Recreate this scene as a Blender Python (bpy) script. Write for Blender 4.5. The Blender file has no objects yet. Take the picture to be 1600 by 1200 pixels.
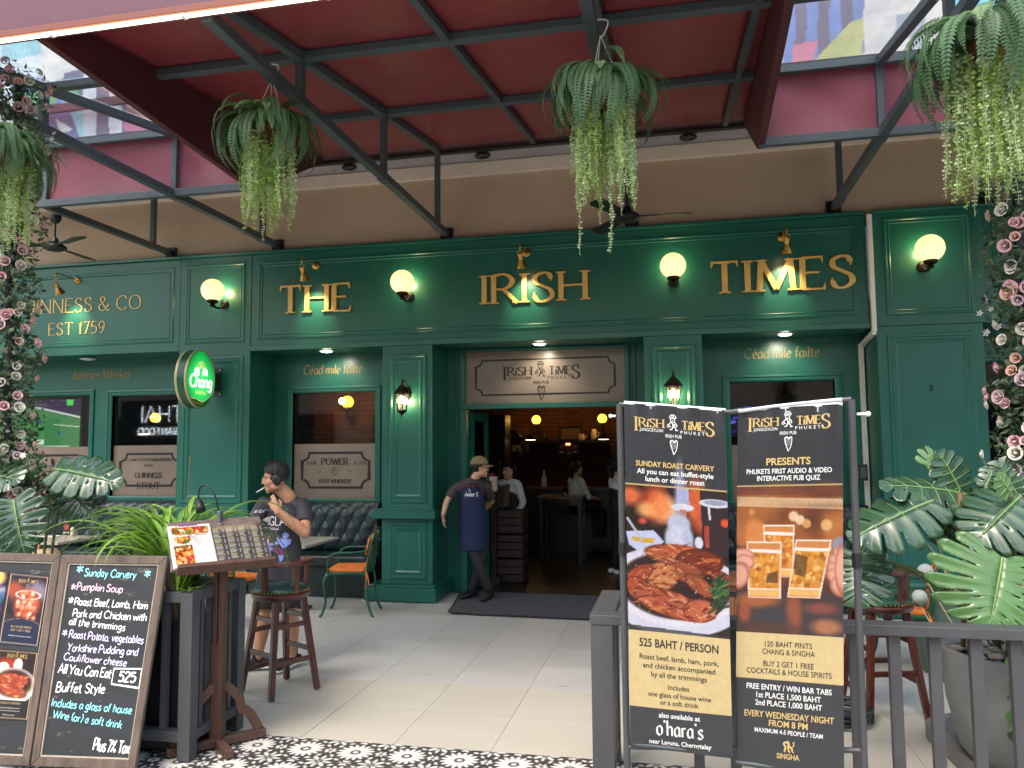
import bpy, math, random
import numpy as np
from math import sin, cos, pi, radians, hypot
from mathutils import Vector, Matrix
random.seed(7); RNG = np.random.RandomState(3)
SC = bpy.context.scene; COL = SC.collection

# ------------------------------------------------------------ camera, sky, sun, exposure
YAW, PIT, ROL, FPX, CAMZ = 0.20836184, 0.08066874, -0.00893312, 1219.86, 1.8
_fw = Vector((-sin(YAW)*cos(PIT), cos(YAW)*cos(PIT), sin(PIT)))
_r0 = Vector((cos(YAW), sin(YAW), 0)); _u0 = _r0.cross(_fw)
_rt = _r0*cos(ROL) + _u0*sin(ROL); _up = _u0*cos(ROL) - _r0*sin(ROL)
cam = bpy.data.cameras.new('camera'); cam.lens = 36*FPX/1600; cam.clip_start = .05; cam.clip_end = 900
camo = bpy.data.objects.new('camera', cam); COL.objects.link(camo); SC.camera = camo
camo.matrix_world = Matrix(((_rt.x,_up.x,-_fw.x,0),(_rt.y,_up.y,-_fw.y,0),(_rt.z,_up.z,-_fw.z,CAMZ),(0,0,0,1)))
SUN_EL, SUN_AZ = radians(58), radians(200)      # azimuth clockwise from +Y
w = bpy.data.worlds.new('World'); SC.world = w; w.use_nodes = True
wn = w.node_tree.nodes; wl = w.node_tree.links
sky = wn.new('ShaderNodeTexSky'); sky.sky_type = 'NISHITA'; sky.sun_disc = False
sky.sun_elevation = SUN_EL; sky.sun_rotation = SUN_AZ; sky.air_density = 1.6; sky.dust_density = 4.0; sky.ozone_density = 1.0
wl.new(sky.outputs[0], wn['Background'].inputs[0]); wn['Background'].inputs[1].default_value = 0.15
sl = bpy.data.lights.new('sun', 'SUN'); sl.energy = 0.55; sl.angle = radians(16); sl.color = (1, .97, .93)
so = bpy.data.objects.new('sun', sl); COL.objects.link(so)
so.rotation_euler = (pi/2 - SUN_EL, 0, pi - SUN_AZ); so.location = (0, -5, 20)
SC.view_settings.view_transform = 'Standard'; SC.view_settings.look = 'None'
SC.view_settings.exposure = 1.58; SC.view_settings.gamma = 1

def ray(px, py):
    return (_rt*(px-800) - _up*(py-600) + _fw*FPX)/FPX
def Q(px, py, Y=None, Z=None, X=None):
    "the point of the place that the photograph shows at px,py, on a known plane"
    d = ray(px, py)
    t = Y/d.y if Y is not None else ((Z-CAMZ)/d.z if Z is not None else X/d.x)
    return Vector((0, 0, CAMZ)) + d*t

# ------------------------------------------------------------ materials
def srgb(*c):
    if len(c) == 1: c = c[0]
    return tuple(((x/255)/12.92 if x/255 <= .04045 else ((x/255+.055)/1.055)**2.4) for x in c)
MATS = {}
def mat(name, col, rough=.5, metal=0., var=None, bump=None, emit=None, estr=1., trans=0., alpha=1., vcol=False,
        stretch=(1,1,1), coat=0., spec=.5, sheen=0., sss=0., col2=None, wear=None, ior=1.45):
    m = bpy.data.materials.new(name); m.use_nodes = True; N = m.node_tree.nodes; L = m.node_tree.links
    b = N['Principled BSDF']; I = b.inputs
    I['Base Color'].default_value = (*col, 1); I['Roughness'].default_value = rough; I['Metallic'].default_value = metal
    I['Coat Weight'].default_value = coat; I['Specular IOR Level'].default_value = spec; I['Sheen Weight'].default_value = sheen
    I['Transmission Weight'].default_value = trans; I['Alpha'].default_value = alpha; I['IOR'].default_value = ior
    if sss: I['Subsurface Weight'].default_value = sss; I['Subsurface Radius'].default_value = (.02,.008,.004)
    tc = N.new('ShaderNodeTexCoord'); mp = N.new('ShaderNodeMapping'); mp.inputs['Scale'].default_value = stretch
    L.new(tc.outputs['Object'], mp.inputs[0]); src = None
    if vcol:
        a = N.new('ShaderNodeVertexColor'); a.layer_name = 'Col'; src = a.outputs[0]
        L.new(src, I['Base Color'])
    if var:
        sc, amt = var[0], var[1]
        nz = N.new('ShaderNodeTexNoise'); nz.inputs['Scale'].default_value = sc; nz.inputs['Detail'].default_value = 6; nz.inputs['Roughness'].default_value = .65
        L.new(mp.outputs[0], nz.inputs['Vector'])
        oi = N.new('ShaderNodeObjectInfo'); ad = N.new('ShaderNodeVectorMath'); ad.operation = 'ADD'
        cm = N.new('ShaderNodeCombineXYZ'); mu = N.new('ShaderNodeMath'); mu.operation = 'MULTIPLY'; mu.inputs[1].default_value = 37.
        L.new(oi.outputs['Random'], mu.inputs[0]); L.new(mu.outputs[0], cm.inputs[0]); L.new(mu.outputs[0], cm.inputs[2])
        L.new(mp.outputs[0], ad.inputs[0]); L.new(cm.outputs[0], ad.inputs[1]); L.new(ad.outputs[0], nz.inputs['Vector'])
        rp = N.new('ShaderNodeValToRGB'); rp.color_ramp.elements[0].position = .3; rp.color_ramp.elements[1].position = .7
        c2 = col2 or tuple(min(1, x*(1+amt)) for x in col); c1 = col if col2 else tuple(x*(1-amt) for x in col)
        rp.color_ramp.elements[0].color = (*c1, 1); rp.color_ramp.elements[1].color = (*c2, 1)
        L.new(nz.outputs['Fac'], rp.inputs[0])
        if src:
            mx = N.new('ShaderNodeMix'); mx.data_type = 'RGBA'; mx.blend_type = 'MULTIPLY'; mx.inputs[0].default_value = 1
            L.new(src, mx.inputs[6]); L.new(rp.outputs[0], mx.inputs[7]); src = mx.outputs[2]
        else: src = rp.outputs[0]
        L.new(src, I['Base Color'])
        # a little change of gloss with the same noise
        mr = N.new('ShaderNodeMapRange'); mr.inputs[3].default_value = max(0, rough-.08); mr.inputs[4].default_value = min(1, rough+.1)
        L.new(nz.outputs['Fac'], mr.inputs[0]); L.new(mr.outputs[0], I['Roughness'])
    if wear:   # (scale, threshold, colour): chips, dust and scuffs with a shape of their own
        n2 = N.new('ShaderNodeTexNoise'); n2.inputs['Scale'].default_value = wear[0]; n2.inputs['Detail'].default_value = 9; n2.inputs['Roughness'].default_value = .75
        L.new(mp.outputs[0], n2.inputs['Vector'])
        r2 = N.new('ShaderNodeValToRGB'); r2.color_ramp.elements[0].position = wear[1]; r2.color_ramp.elements[1].position = wear[1]+.04
        L.new(n2.outputs['Fac'], r2.inputs[0])
        mx = N.new('ShaderNodeMix'); mx.data_type = 'RGBA'; L.new(r2.outputs[0], mx.inputs[0])
        if src: L.new(src, mx.inputs[6])
        else: mx.inputs[6].default_value = (*col, 1)
        mx.inputs[7].default_value = (*wear[2], 1); L.new(mx.outputs[2], I['Base Color']); src = mx.outputs[2]
    if bump:
        n3 = N.new('ShaderNodeTexNoise'); n3.inputs['Scale'].default_value = bump[0]; n3.inputs['Detail'].default_value = 5
        L.new(mp.outputs[0], n3.inputs['Vector'])
        bp = N.new('ShaderNodeBump'); bp.inputs['Strength'].default_value = bump[1]; bp.inputs['Distance'].default_value = bump[2] if len(bump) > 2 else .004
        L.new(n3.outputs['Fac'], bp.inputs['Height']); L.new(bp.outputs[0], I['Normal'])
    if emit: I['Emission Color'].default_value = (*emit, 1); I['Emission Strength'].default_value = estr
    MATS[name] = m; return m

GREEN = srgb(25, 89, 76)
M_green = mat('green_paint', GREEN, .34, var=(1.3,.10), bump=(9,.12,.003), wear=(46,.765,srgb(120,150,136)))
M_green2 = mat('green_moulding', srgb(27,93,79), .3, var=(2,.08), bump=(14,.1,.003))
M_beige = mat('beige_render', srgb(176,155,131), .8, var=(.7,.10), bump=(30,.25,.004), wear=(3.1,.70,srgb(172,150,128)))
M_cream = mat('cream_band', srgb(214,202,184), .7, var=(1.5,.06), bump=(20,.2))
M_whiteband = mat('pale_grey_band', srgb(186,180,176), .7, var=(1.2,.08))
M_white = mat('white_metal', srgb(220,218,212), .45, var=(4,.06))
M_steel = mat('grey_steel', srgb(66,76,80), .5, var=(3,.14), bump=(30,.1), wear=(11,.72,srgb(120,125,125)))
M_maroon = mat('maroon_fabric', srgb(118,50,64), .45, var=(1.1,.16), bump=(2.2,.5,.03), wear=(40,.80,srgb(190,150,150)))
M_maroonf = mat('maroon_board', srgb(94,58,72), .6, var=(1.6,.13), stretch=(3,3,.6), bump=(40,.2), wear=(37,.76,srgb(190,170,170)))
M_maroond = mat('dark_maroon_board', srgb(74,30,38), .55, var=(1.1,.12), bump=(20,.15))
M_glass = mat('window_glass', (.9,.93,.93), .02, trans=1, spec=.6, ior=1.5)
M_roofglass = mat('roof_glass', srgb(225,235,245), .02, trans=1, spec=.5, ior=1.2, wear=(50,.78,srgb(240,240,240)))
M_frost = mat('frosted_glass', srgb(124,110,97), .3, var=(1.4,.16), bump=(5,.1), wear=(17,.74,srgb(150,140,126)))
M_gold = mat('gold_letters', srgb(212,172,96), .4, metal=.05, var=(9,.14))
M_goldpale = mat('faded_gold_leaf', srgb(150,128,74), .45, var=(6,.4))
M_brass = mat('aged_brass', srgb(176,140,72), .28, metal=1, var=(16,.25))
M_black = mat('black_metal', srgb(30,30,32), .4, var=(8,.2))
M_blackp = mat('black_painted_steel', srgb(66,67,70), .45, var=(4,.14), bump=(40,.1), wear=(21,.735,srgb(130,132,135)))
M_darkwood = mat('dark_brown_wood', srgb(70,32,24), .3, var=(3,.35), stretch=(8,8,1), coat=.3)
M_iron = mat('bronze_iron', srgb(40,32,28), .45, metal=.6, var=(20,.2))

# ------------------------------------------------------------ mesh builder
ORG = {}
def tag(o, label=None, cat=None, group=None, kind=None):
    for k, v in (('label',label),('category',cat),('group',group),('kind',kind)):
        if v: o[k] = v
    return o
def thing(name, label, cat, loc=(0,0,0), group=None, rz=0):
    o = bpy.data.objects.new(name, None); COL.objects.link(o); o.location = loc; o.rotation_euler.z = rz
    o.empty_display_size = .1; ORG[o.name] = Vector(loc) if not rz else Vector((0,0,0))
    return tag(o, label, cat, group)
def dup(root, loc=None, rz=None, label=None, group=None, scale=None):
    r = root.copy(); COL.objects.link(r); ORG[r.name] = ORG[root.name]
    if loc is not None: r.location = loc
    if rz is not None: r.rotation_euler.z = rz
    if scale: r.scale = (scale,)*3
    if label: r['label'] = label
    if group: r['group'] = group
    for ch in list(root.children):
        c = ch.copy(); COL.objects.link(c); c.parent = r
        for g in ch.children:
            d = g.copy(); COL.objects.link(d); d.parent = c
    return r
def inst(name, mesh, parent, loc=(0,0,0), rot=(0,0,0), scale=(1,1,1), M=None):
    o = bpy.data.objects.new(name, mesh); COL.objects.link(o)
    og = ORG.get(parent.name, Vector((0,0,0))) if parent else Vector((0,0,0))
    if parent: o.parent = parent; ORG[o.name] = og
    if M is not None: o.matrix_local = Matrix.Translation(-og) @ M
    else:
        o.location = Vector(loc) - og; o.rotation_euler = rot; o.scale = scale
    return o
def catmull(P, n=6, closed=False):
    P = [Vector(p) for p in P]
    if len(P) < 3: return P
    out = []; m = len(P)
    rng = range(m) if closed else range(m-1)
    for i in rng:
        if closed: a,b,c,d = P[i-1],P[i],P[(i+1)%m],P[(i+2)%m]
        else: a,b,c,d = P[max(i-1,0)],P[i],P[i+1],P[min(i+2,m-1)]
        for k in range(n):
            t = k/n
            out.append(.5*((2*b)+(c-a)*t+(2*a-5*b+4*c-d)*t*t+(3*b-a-3*c+d)*t**3))
    if not closed: out.append(P[-1])
    return out
class MB:
    def __init__(s): s.v=[]; s.f=[]; s.m=[]; s.c=None
    def add(s, V, F, mi=0, M=None):
        n = len(s.v)
        s.v += [tuple(M @ Vector(p)) for p in V] if M is not None else [tuple(p) for p in V]
        s.f += [tuple(i+n for i in f) for f in F]; s.m += [mi]*len(F); return s
    def box(s, x0,x1,y0,y1,z0,z1, mi=0, M=None):
        if x0>x1: x0,x1=x1,x0
        if y0>y1: y0,y1=y1,y0
        if z0>z1: z0,z1=z1,z0
        V=[(x0,y0,z0),(x1,y0,z0),(x1,y1,z0),(x0,y1,z0),(x0,y0,z1),(x1,y0,z1),(x1,y1,z1),(x0,y1,z1)]
        return s.add(V,[(0,3,2,1),(4,5,6,7),(0,1,5,4),(1,2,6,5),(2,3,7,6),(3,0,4,7)],mi,M)
    def bar(s, p0, p1, w, h, up=(0,0,1), mi=0, w1=None, h1=None):
        p0=Vector(p0);p1=Vector(p1);d=(p1-p0).normalized();u=Vector(up)
        if abs(d.dot(u))>.98: u=Vector((0,1,0))
        r=d.cross(u).normalized();u=r.cross(d); V=[]
        for p,a,b in ((p0,w/2,h/2),(p1,(w1 or w)/2,(h1 or h)/2)):
            V+=[p-r*a-u*b,p+r*a-u*b,p+r*a+u*b,p-r*a+u*b]
        return s.add(V,[(0,1,2,3),(7,6,5,4),(0,4,5,1),(1,5,6,2),(2,6,7,3),(3,7,4,0)],mi)
    def tube(s, P, r, n=8, mi=0, cap=True, flat=1.):
        P=[Vector(p) for p in P]; R=r if isinstance(r,(list,tuple)) else [r]*len(P)
        V=[];F=[];ref=Vector((.3,.2,1)); prev=None
        for i,p in enumerate(P):
            d=(P[min(i+1,len(P)-1)]-P[max(i-1,0)])
            d=d.normalized() if d.length>1e-9 else Vector((0,0,1))
            if prev is None:
                a=d.cross(ref if abs(d.dot(ref.normalized()))<.95 else Vector((1,0,0))).normalized()
            else: a=(prev-d*prev.dot(d)).normalized()
            prev=a;b=d.cross(a)
            for k in range(n):
                t=2*pi*k/n; V.append(p+(a*cos(t)+b*sin(t)*flat)*R[i])
        for i in range(len(P)-1):
            for k in range(n):
                F.append((i*n+k,i*n+(k+1)%n,(i+1)*n+(k+1)%n,(i+1)*n+k))
        if cap: F+=[tuple(range(n))[::-1],tuple((len(P)-1)*n+k for k in range(n))]
        return s.add(V,F,mi)
    def lathe(s, prof, c=(0,0,0), n=16, mi=0, M=None, cap=True):
        V=[];F=[]
        for r,z in prof:
            for k in range(n):
                t=2*pi*k/n; V.append((c[0]+r*cos(t),c[1]+r*sin(t),c[2]+z))
        for i in range(len(prof)-1):
            for k in range(n): F.append((i*n+k,i*n+(k+1)%n,(i+1)*n+(k+1)%n,(i+1)*n+k))
        if cap: F+=[tuple(range(n))[::-1],tuple((len(prof)-1)*n+k for k in range(n))]
        return s.add(V,F,mi,M)
    def sph(s, c, r, n=12, k=8, mi=0, M=None):
        r=(r,r,r) if not isinstance(r,(tuple,list)) else r
        V=[(c[0],c[1],c[2]-r[2])];F=[]
        for i in range(1,k):
            a=-pi/2+pi*i/k
            for j in range(n):
                t=2*pi*j/n; V.append((c[0]+r[0]*cos(a)*cos(t),c[1]+r[1]*cos(a)*sin(t),c[2]+r[2]*sin(a)))
        V.append((c[0],c[1],c[2]+r[2])); T=len(V)-1
        for j in range(n):
            F.append((0,1+(j+1)%n,1+j)); F.append((T,T-n+j,T-n+(j+1)%n))
            for i in range(k-2): F.append((1+i*n+j,1+i*n+(j+1)%n,1+(i+1)*n+(j+1)%n,1+(i+1)*n+j))
        return s.add(V,F,mi,M)
    def prism(s, pts, d, M, mi=0):
        "2D outline (x,z in the local frame) pushed d along local -y (towards the viewer)"
        n=len(pts)
        ar=sum(pts[i][0]*pts[(i+1)%n][1]-pts[(i+1)%n][0]*pts[i][1] for i in range(n))
        if ar<0: pts=pts[::-1]
        V=[(x,0,z) for x,z in pts]+[(x,-d,z) for x,z in pts]
        F=[tuple(n+i for i in range(n)),tuple(range(n))[::-1]] if d else [tuple(range(n))]
        if d: F+=[(i,(i+1)%n,n+(i+1)%n,n+i) for i in range(n)]
        return s.add(V,F,mi,M)
    def mould(s, x0,x1,z0,z1,y, prof, mi=0):
        "picture-frame moulding on a plane facing -Y: prof = [(inset, height)]"
        V=[];F=[];m=len(prof)
        for d,h in prof: V+=[(x0+d,y-h,z0+d),(x1-d,y-h,z0+d),(x1-d,y-h,z1-d),(x0+d,y-h,z1-d)]
        for i in range(m-1):
            for k in range(4): F.append((i*4+k,i*4+(k+1)%4,(i+1)*4+(k+1)%4,(i+1)*4+k))
        return s.add(V,F,mi)
    def grid(s, fn, nu, nv, mi=0):
        V=[fn(i/nu,j/nv) for j in range(nv+1) for i in range(nu+1)]
        F=[(j*(nu+1)+i,j*(nu+1)+i+1,(j+1)*(nu+1)+i+1,(j+1)*(nu+1)+i) for j in range(nv) for i in range(nu)]
        return s.add(V,F,mi)
    def mesh(s, name, mats, smooth=False):
        me=bpy.data.meshes.new(name); me.from_pydata([tuple(p) for p in s.v],[],s.f)
        if not isinstance(mats,(list,tuple)): mats=[mats]
        for m in mats: me.materials.append(m)
        if len(mats)>1: me.polygons.foreach_set('material_index',s.m)
        if smooth: me.polygons.foreach_set('use_smooth',[True]*len(s.f))
        me.update(); return me
    def build(s, name, mats, parent=None, smooth=False, bevel=0, sub=0, auto=None, seg=2, solid=0):
        og = ORG.get(parent.name, Vector((0,0,0))) if parent else Vector((0,0,0))
        if og.length: s.v=[(p[0]-og.x,p[1]-og.y,p[2]-og.z) for p in s.v]
        me=s.mesh(name,mats,smooth or auto is not None)
        if auto is not None:
            me.set_sharp_from_angle(angle=radians(auto))
        o=bpy.data.objects.new(name,me); COL.objects.link(o); ORG[o.name]=og
        if parent: o.parent=parent
        if solid: k=o.modifiers.new('s','SOLIDIFY'); k.thickness=solid; k.offset=0
        if bevel:
            k=o.modifiers.new('b','BEVEL'); k.width=bevel; k.segments=seg; k.limit_method='ANGLE'; k.angle_limit=radians(35)
        if sub: k=o.modifiers.new('sd','SUBSURF'); k.levels=sub; k.render_levels=sub
        return o
def struct(name, mb, m, **k): return tag(mb.build(name, m, **k), kind='structure')

# ------------------------------------------------------------ writing
G = {}
def _g(s):
    for ln in s.strip().split('\n'):
        c, w_, d = ln.split(' ', 2); S=[]
        for st in d.split(';'):
            sm = st.startswith('~'); st = st.lstrip('~')
            S.append((sm, [tuple(float(q) for q in p.split(',')) for p in st.split()]))
        G[c] = (float(w_), S)
_g('''A 8 0,0 4,10 8,0;1.4,3.5 6.6,3.5
B 6.5 .5,0 .5,10;~.5,10 4,10 5.6,7.8 4,5.4 .5,5.2;~.5,5.2 4.5,5.2 6.4,2.7 4.5,0 .5,0
C 8 ~7.6,8 6,9.7 3.6,9.8 1,7.6 .5,5 1,2.4 3.6,.2 6,.3 7.7,2
D 8 .5,0 .5,10;~.5,10 4.5,10 7.4,7.5 7.6,5 7.4,2.5 4.5,0 .5,0
E 6 .5,0 .5,10;.5,10 5.6,10;.5,5.2 4.6,5.2;.5,0 6,0
F 5.8 .5,0 .5,10;.5,10 5.6,10;.5,5.2 4.4,5.2
G 8.4 ~7.6,8.2 6,9.7 3.6,9.8 1,7.6 .5,5 1,2.4 3.6,.2 6,.3 7.6,1.5;7.6,0 7.6,4.2;5.4,4.2 7.8,4.2
H 8 .7,0 .7,10;7.3,0 7.3,10;.7,5.2 7.3,5.2
I 2 1,0 1,10
J 4.5 ~3.6,10 3.6,3 2.8,.4 .4,.2
K 7 .5,0 .5,10;6.3,10 .6,4.4;2.4,6 6.8,0
L 5.5 .5,0 .5,10;.5,0 5.5,0
M 10 .7,0 1.3,10;1.3,10 5,.6;5,.6 8.7,10;8.7,10 9.3,0
N 8.2 .7,0 .7,10;.7,10 7.5,0;7.5,0 7.5,10
O 8.8 ~4.4,9.9 7.4,8.4 8.4,5 7.4,1.6 4.4,.1 1.4,1.6 .4,5 1.4,8.4 4.4,9.9
P 6.2 .5,0 .5,10;~.5,10 4,10 6,7.5 4,4.8 .5,4.8
Q 8.8 ~4.4,9.9 7.4,8.4 8.4,5 7.4,1.6 4.4,.1 1.4,1.6 .4,5 1.4,8.4 4.4,9.9;5,2 8.6,-1.4
R 7 .5,0 .5,10;~.5,10 4,10 5.8,7.7 4,5.2 .5,5;3.2,5 7.2,0
S 6 ~5.2,8.2 4.4,9.6 2.8,9.9 .9,8.7 1,6.7 3,5.3 5,3.9 5.4,1.7 3.4,.1 1.5,.3 .5,2
T 7.4 3.7,0 3.7,10;.2,10 7.2,10
U 7.8 ~.7,10 .7,3.5 1.6,.9 3.9,.1 6.2,.9 7.1,3.5 7.1,10
V 8 0,10 4,0;4,0 8,10
W 11.5 0,10 3,0;3,0 5.8,9.4;5.8,9.4 8.6,0;8.6,0 11.5,10
X 7.6 0,0 7.6,10;0,10 7.6,0
Y 7.6 0,10 3.8,5;7.6,10 3.8,5;3.8,5 3.8,0
Z 6.6 .2,10 6.4,10;6.4,10 .2,0;.2,0 6.4,0
a 5.6 ~4.6,5 3.3,6.1 1.4,5.4 .4,3 1.2,.6 2.8,.2 4.6,2;4.7,6 4.7,1 5.4,.2
b 5.6 .6,10 .6,0;~.6,4.6 2.4,6.1 4.4,5.3 5,3 4.2,.7 2.3,0 .6,1.2
c 4.8 ~4.4,5 3,6.1 1.2,5.3 .4,3 1.2,.7 3,0 4.5,1.1
d 5.7 ~4.7,4.6 3.3,6.1 1.4,5.4 .4,3 1.2,.6 2.8,.1 4.7,1.6;4.8,10 4.8,.6 5.5,.1
e 5 ~.6,3.1 2.8,3.4 4.5,4 3.8,5.6 2.4,6.1 .9,5 .4,3 1.2,.6 2.9,0 4.6,1.1
f 3.6 ~3.8,9.4 2.8,10 1.8,8.8 1.5,6 1.5,0;.2,6 3.2,6
g 5.6 ~4.7,4.9 3.3,6.1 1.4,5.4 .4,3.3 1.3,1 3,.8 4.7,2.4;~4.7,6 4.7,-1.4 3.4,-3 1.2,-2.9 .4,-2
h 5.6 .6,10 .6,0;~.6,4 2.3,6 4.2,5.6 4.8,4 4.8,0
i 1.8 .8,6 .8,0;.8,8 .8,8.7
j 2.4 ~1.5,6 1.5,-1.6 .6,-2.9 -.6,-2.6;1.5,8 1.5,8.7
k 5 .6,10 .6,0;4.4,6 .8,2.6;2,3.6 4.8,0
l 1.8 .8,10 .8,.8 1.4,.1
m 8.4 .6,6 .6,0;~.6,4 2.1,6 3.7,5.4 4,4 4,0;~4,4 5.6,6 7.2,5.4 7.6,4 7.6,0
n 5.6 .6,6 .6,0;~.6,4 2.3,6 4.2,5.6 4.8,4 4.8,0
o 5.4 ~2.7,6.1 4.6,5 5,3 4.6,1 2.7,0 .8,1 .4,3 .8,5 2.7,6.1
p 5.6 .6,6 .6,-3;~.6,4.6 2.4,6.1 4.4,5.3 5,3 4.2,.7 2.3,0 .6,1.2
q 5.6 ~4.8,4.6 3.3,6.1 1.4,5.4 .4,3 1.2,.6 2.8,0 4.8,1.6;4.8,6 4.8,-3
r 3.8 .6,6 .6,0;~.6,3.8 1.8,5.8 3.6,5.8
s 4.4 ~3.9,5.1 2.6,6.1 .9,5.2 1.2,3.7 3.2,2.7 4,1.4 2.8,.1 1.2,.1 .4,1
t 3.6 ~1.5,8.6 1.5,1.4 2.3,.1 3.5,.5;.2,6 3.2,6
u 5.6 ~.6,6 .6,1.8 1.8,.1 3.4,.4 4.8,2;4.8,6 4.8,0
v 5 .2,6 2.5,0;2.5,0 4.8,6
w 7.4 .2,6 2,0;2,0 3.7,5.4;3.7,5.4 5.4,0;5.4,0 7.2,6
x 4.8 .2,6 4.6,0;4.6,6 .2,0
y 5 .2,6 2.6,.4;4.8,6 1.6,-3
z 4.6 .3,6 4.3,6;4.3,6 .3,0;.3,0 4.4,0
0 5.6 ~2.8,9.9 4.6,8.4 5.2,5 4.6,1.6 2.8,.1 1,1.6 .4,5 1,8.4 2.8,9.9
1 3.4 .5,8.2 2,10 2,0
2 5.6 ~.6,7.8 1.4,9.5 3,9.9 4.7,8.8 4.6,6.6 2.6,3.2 .4,.1;.4,.1 5.2,.1
3 5.4 ~.6,8.6 2.4,9.9 4.5,8.6 4.2,6.2 2.4,5.4;~2.4,5.4 4.7,4.4 4.8,1.6 2.6,.1 .5,1.2
4 5.8 4.2,0 4.2,10 .3,3 5.6,3
5 5.4 4.8,9.9 1.2,9.9 .8,5.6;~.8,5.6 3,6.1 4.9,4.6 4.8,1.8 2.8,.1 .5,.9
6 5.6 ~4.6,9.2 2.4,8.6 .8,5.6 .5,2.8 2.6,.1 4.8,1.6 4.8,4.4 2.8,5.8 .8,4
7 5.2 .4,9.9 5,9.9;5,9.9 1.8,0
8 5.6 ~2.8,5.4 4.6,7 4.2,9.3 2.8,9.9 1.4,9.3 1,7 2.8,5.4 4.9,3.6 4.6,1 2.8,.1 1,1 .7,3.6 2.8,5.4
9 5.6 ~4.8,6 2.8,4.2 .8,5.4 .7,8.2 2.8,9.9 4.8,8.4 5,5.6 3.4,1.4 1.4,.1
& 8.6 ~8,1 6.6,.2 1.6,8 3.2,9.9 4.8,8.4 4,6.4 1,4 .6,2 2.4,.1 5,1 7.6,4.6
. 1.8 .8,0 .8,.7
, 1.8 1,.6 .4,-1.4
' 1.6 .8,8.4 .8,10
/ 5 .4,-.5 4.6,10.4
( 3 ~2.4,10.6 .8,8 .6,4 2.4,-1
) 3 ~.6,10.6 2.2,8 2.4,4 .6,-1
- 4 .6,4 3.4,4
* 6 3,1.5 3,8.5;.4,3 5.6,7;.4,7 5.6,3
% 7 .4,0 6.6,10;~1.6,9.6 2.8,8.4 1.6,7.2 .6,8.4 1.6,9.6;~5.4,2.8 6.6,1.6 5.4,.4 4.4,1.6 5.4,2.8
f2 1 0,0 0,1
1~ 3.4 0,0 0,1''')
G['é'] = (G['e'][0], G['e'][1]+[(False,[(2,7.4),(3.6,9.2)])])
G['í'] = (G['i'][0], [(False,[(.8,6),(.8,0)]),(False,[(.8,7.4),(2.2,9.2)])])
G['ı'] = (G['i'][0], [(False,[(.8,6),(.8,0)])])
THAI = {'ก':(4.6,[(True,[(.6,0),(.6,4),(0,4.6),(2,6),(4,4.6),(4,0)])]),'ค':(5,[(True,[(2,2.6),(3,2),(2.4,3.2),(.8,.4),(.6,4),(2.4,6),(4.4,4.6),(4.4,0)])]),
        'ม':(5,[(True,[(1,6),(.4,5.4),(1.2,5.2),(1.2,.6),(.6,0),(2,.2),(4.4,2)]),(False,[(4.4,6),(4.4,0)])]),'ล':(5,[(True,[(.6,.4),(1.4,0),(1.2,1.6),(.4,2.4),(1,4),(2.6,3),(4.4,2)]),(True,[(.6,5.4),(2.6,6),(4.4,4.6),(4.4,0)])]),
        'อ':(5,[(True,[(1,3),(1.8,2.6),(1,2),(.6,0),(4.4,0),(4.4,4.6),(2.4,6),(.6,5)])]),'เ':(2.2,[(True,[(1,6),(1,1),(1.8,.2),(1.9,1)])]),'ร':(4,[(True,[(.6,0),(1.4,.4),(2.6,0),(2.8,2.6),(.8,4.2),(1.6,6),(3.6,5.6)])]),
        'า':(3.6,[(True,[(.6,5),(1.8,6),(3,5),(3,0)])]),'ี':(0,[(True,[(-4,7),(-2,8.4),(-.6,7.2),(-4,7)])]),'ย':(5,[(True,[(1,6),(.4,5.4),(1.4,4.6),(.4,3.4),(1,0),(4.4,0),(4.4,6)])]),'ต':(5,[(True,[(2,2),(3,1.6),(1,.2),(.6,4),(1.6,6),(2.4,5),(3.4,6),(4.4,4.6),(4.4,0)])])}
G.update(THAI)
def strokes(s, track=1.0):
    x=0; out=[]
    for ch in s:
        if ch == ' ': x += 3.4; continue
        g = G.get(ch) or G.get(ch.upper())
        if not g: x += 3; continue
        for sm, pts in g[1]:
            P=[(a+x,b) for a,b in pts]
            if sm: P=[(q.x,q.y) for q in catmull([(a,b,0) for a,b in P],5)]
            out.append((P, sm))
        x += g[0]+1.2*track
    return out, x-1.2*track
def ribbon(mb, P, wf, M, d=0, mi=0, lift=0):
    n=len(P); Lp=[];Rp=[]
    for i in range(n):
        a=P[max(i-1,0)];b=P[min(i+1,n-1)];dx=b[0]-a[0];dz=b[1]-a[1];l=hypot(dx,dz) or 1;dx/=l;dz/=l
        w_=wf(dx,dz)/2; k=1
        if 0<i<n-1:
            e=(P[i][0]-P[i-1][0],P[i][1]-P[i-1][1]);le=hypot(*e) or 1
            k=min(1.6,1/max(.5,abs(e[0]/le*dx+e[1]/le*dz)))
        Lp.append((P[i][0]-dz*w_*k,P[i][1]+dx*w_*k));Rp.append((P[i][0]+dz*w_*k,P[i][1]-dx*w_*k))
    m=2*n
    V=[(x,-lift,z) for x,z in Lp+Rp]; F=[(i,n+i,n+i+1,i+1) for i in range(n-1)]
    if d:
        V=[(x,-lift-d,z) for x,z in Lp+Rp]+[(x,-lift,z) for x,z in Lp+Rp]
        F+=[(i+1,m+i+1,m+i,i) for i in range(n-1)]+[(n+i,m+n+i,m+n+i+1,n+i+1) for i in range(n-1)]+[(0,m,m+n,n),(n-1,2*n-1,m+2*n-1,m+n-1)]
    mb.add(V,F,mi,M)
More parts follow.
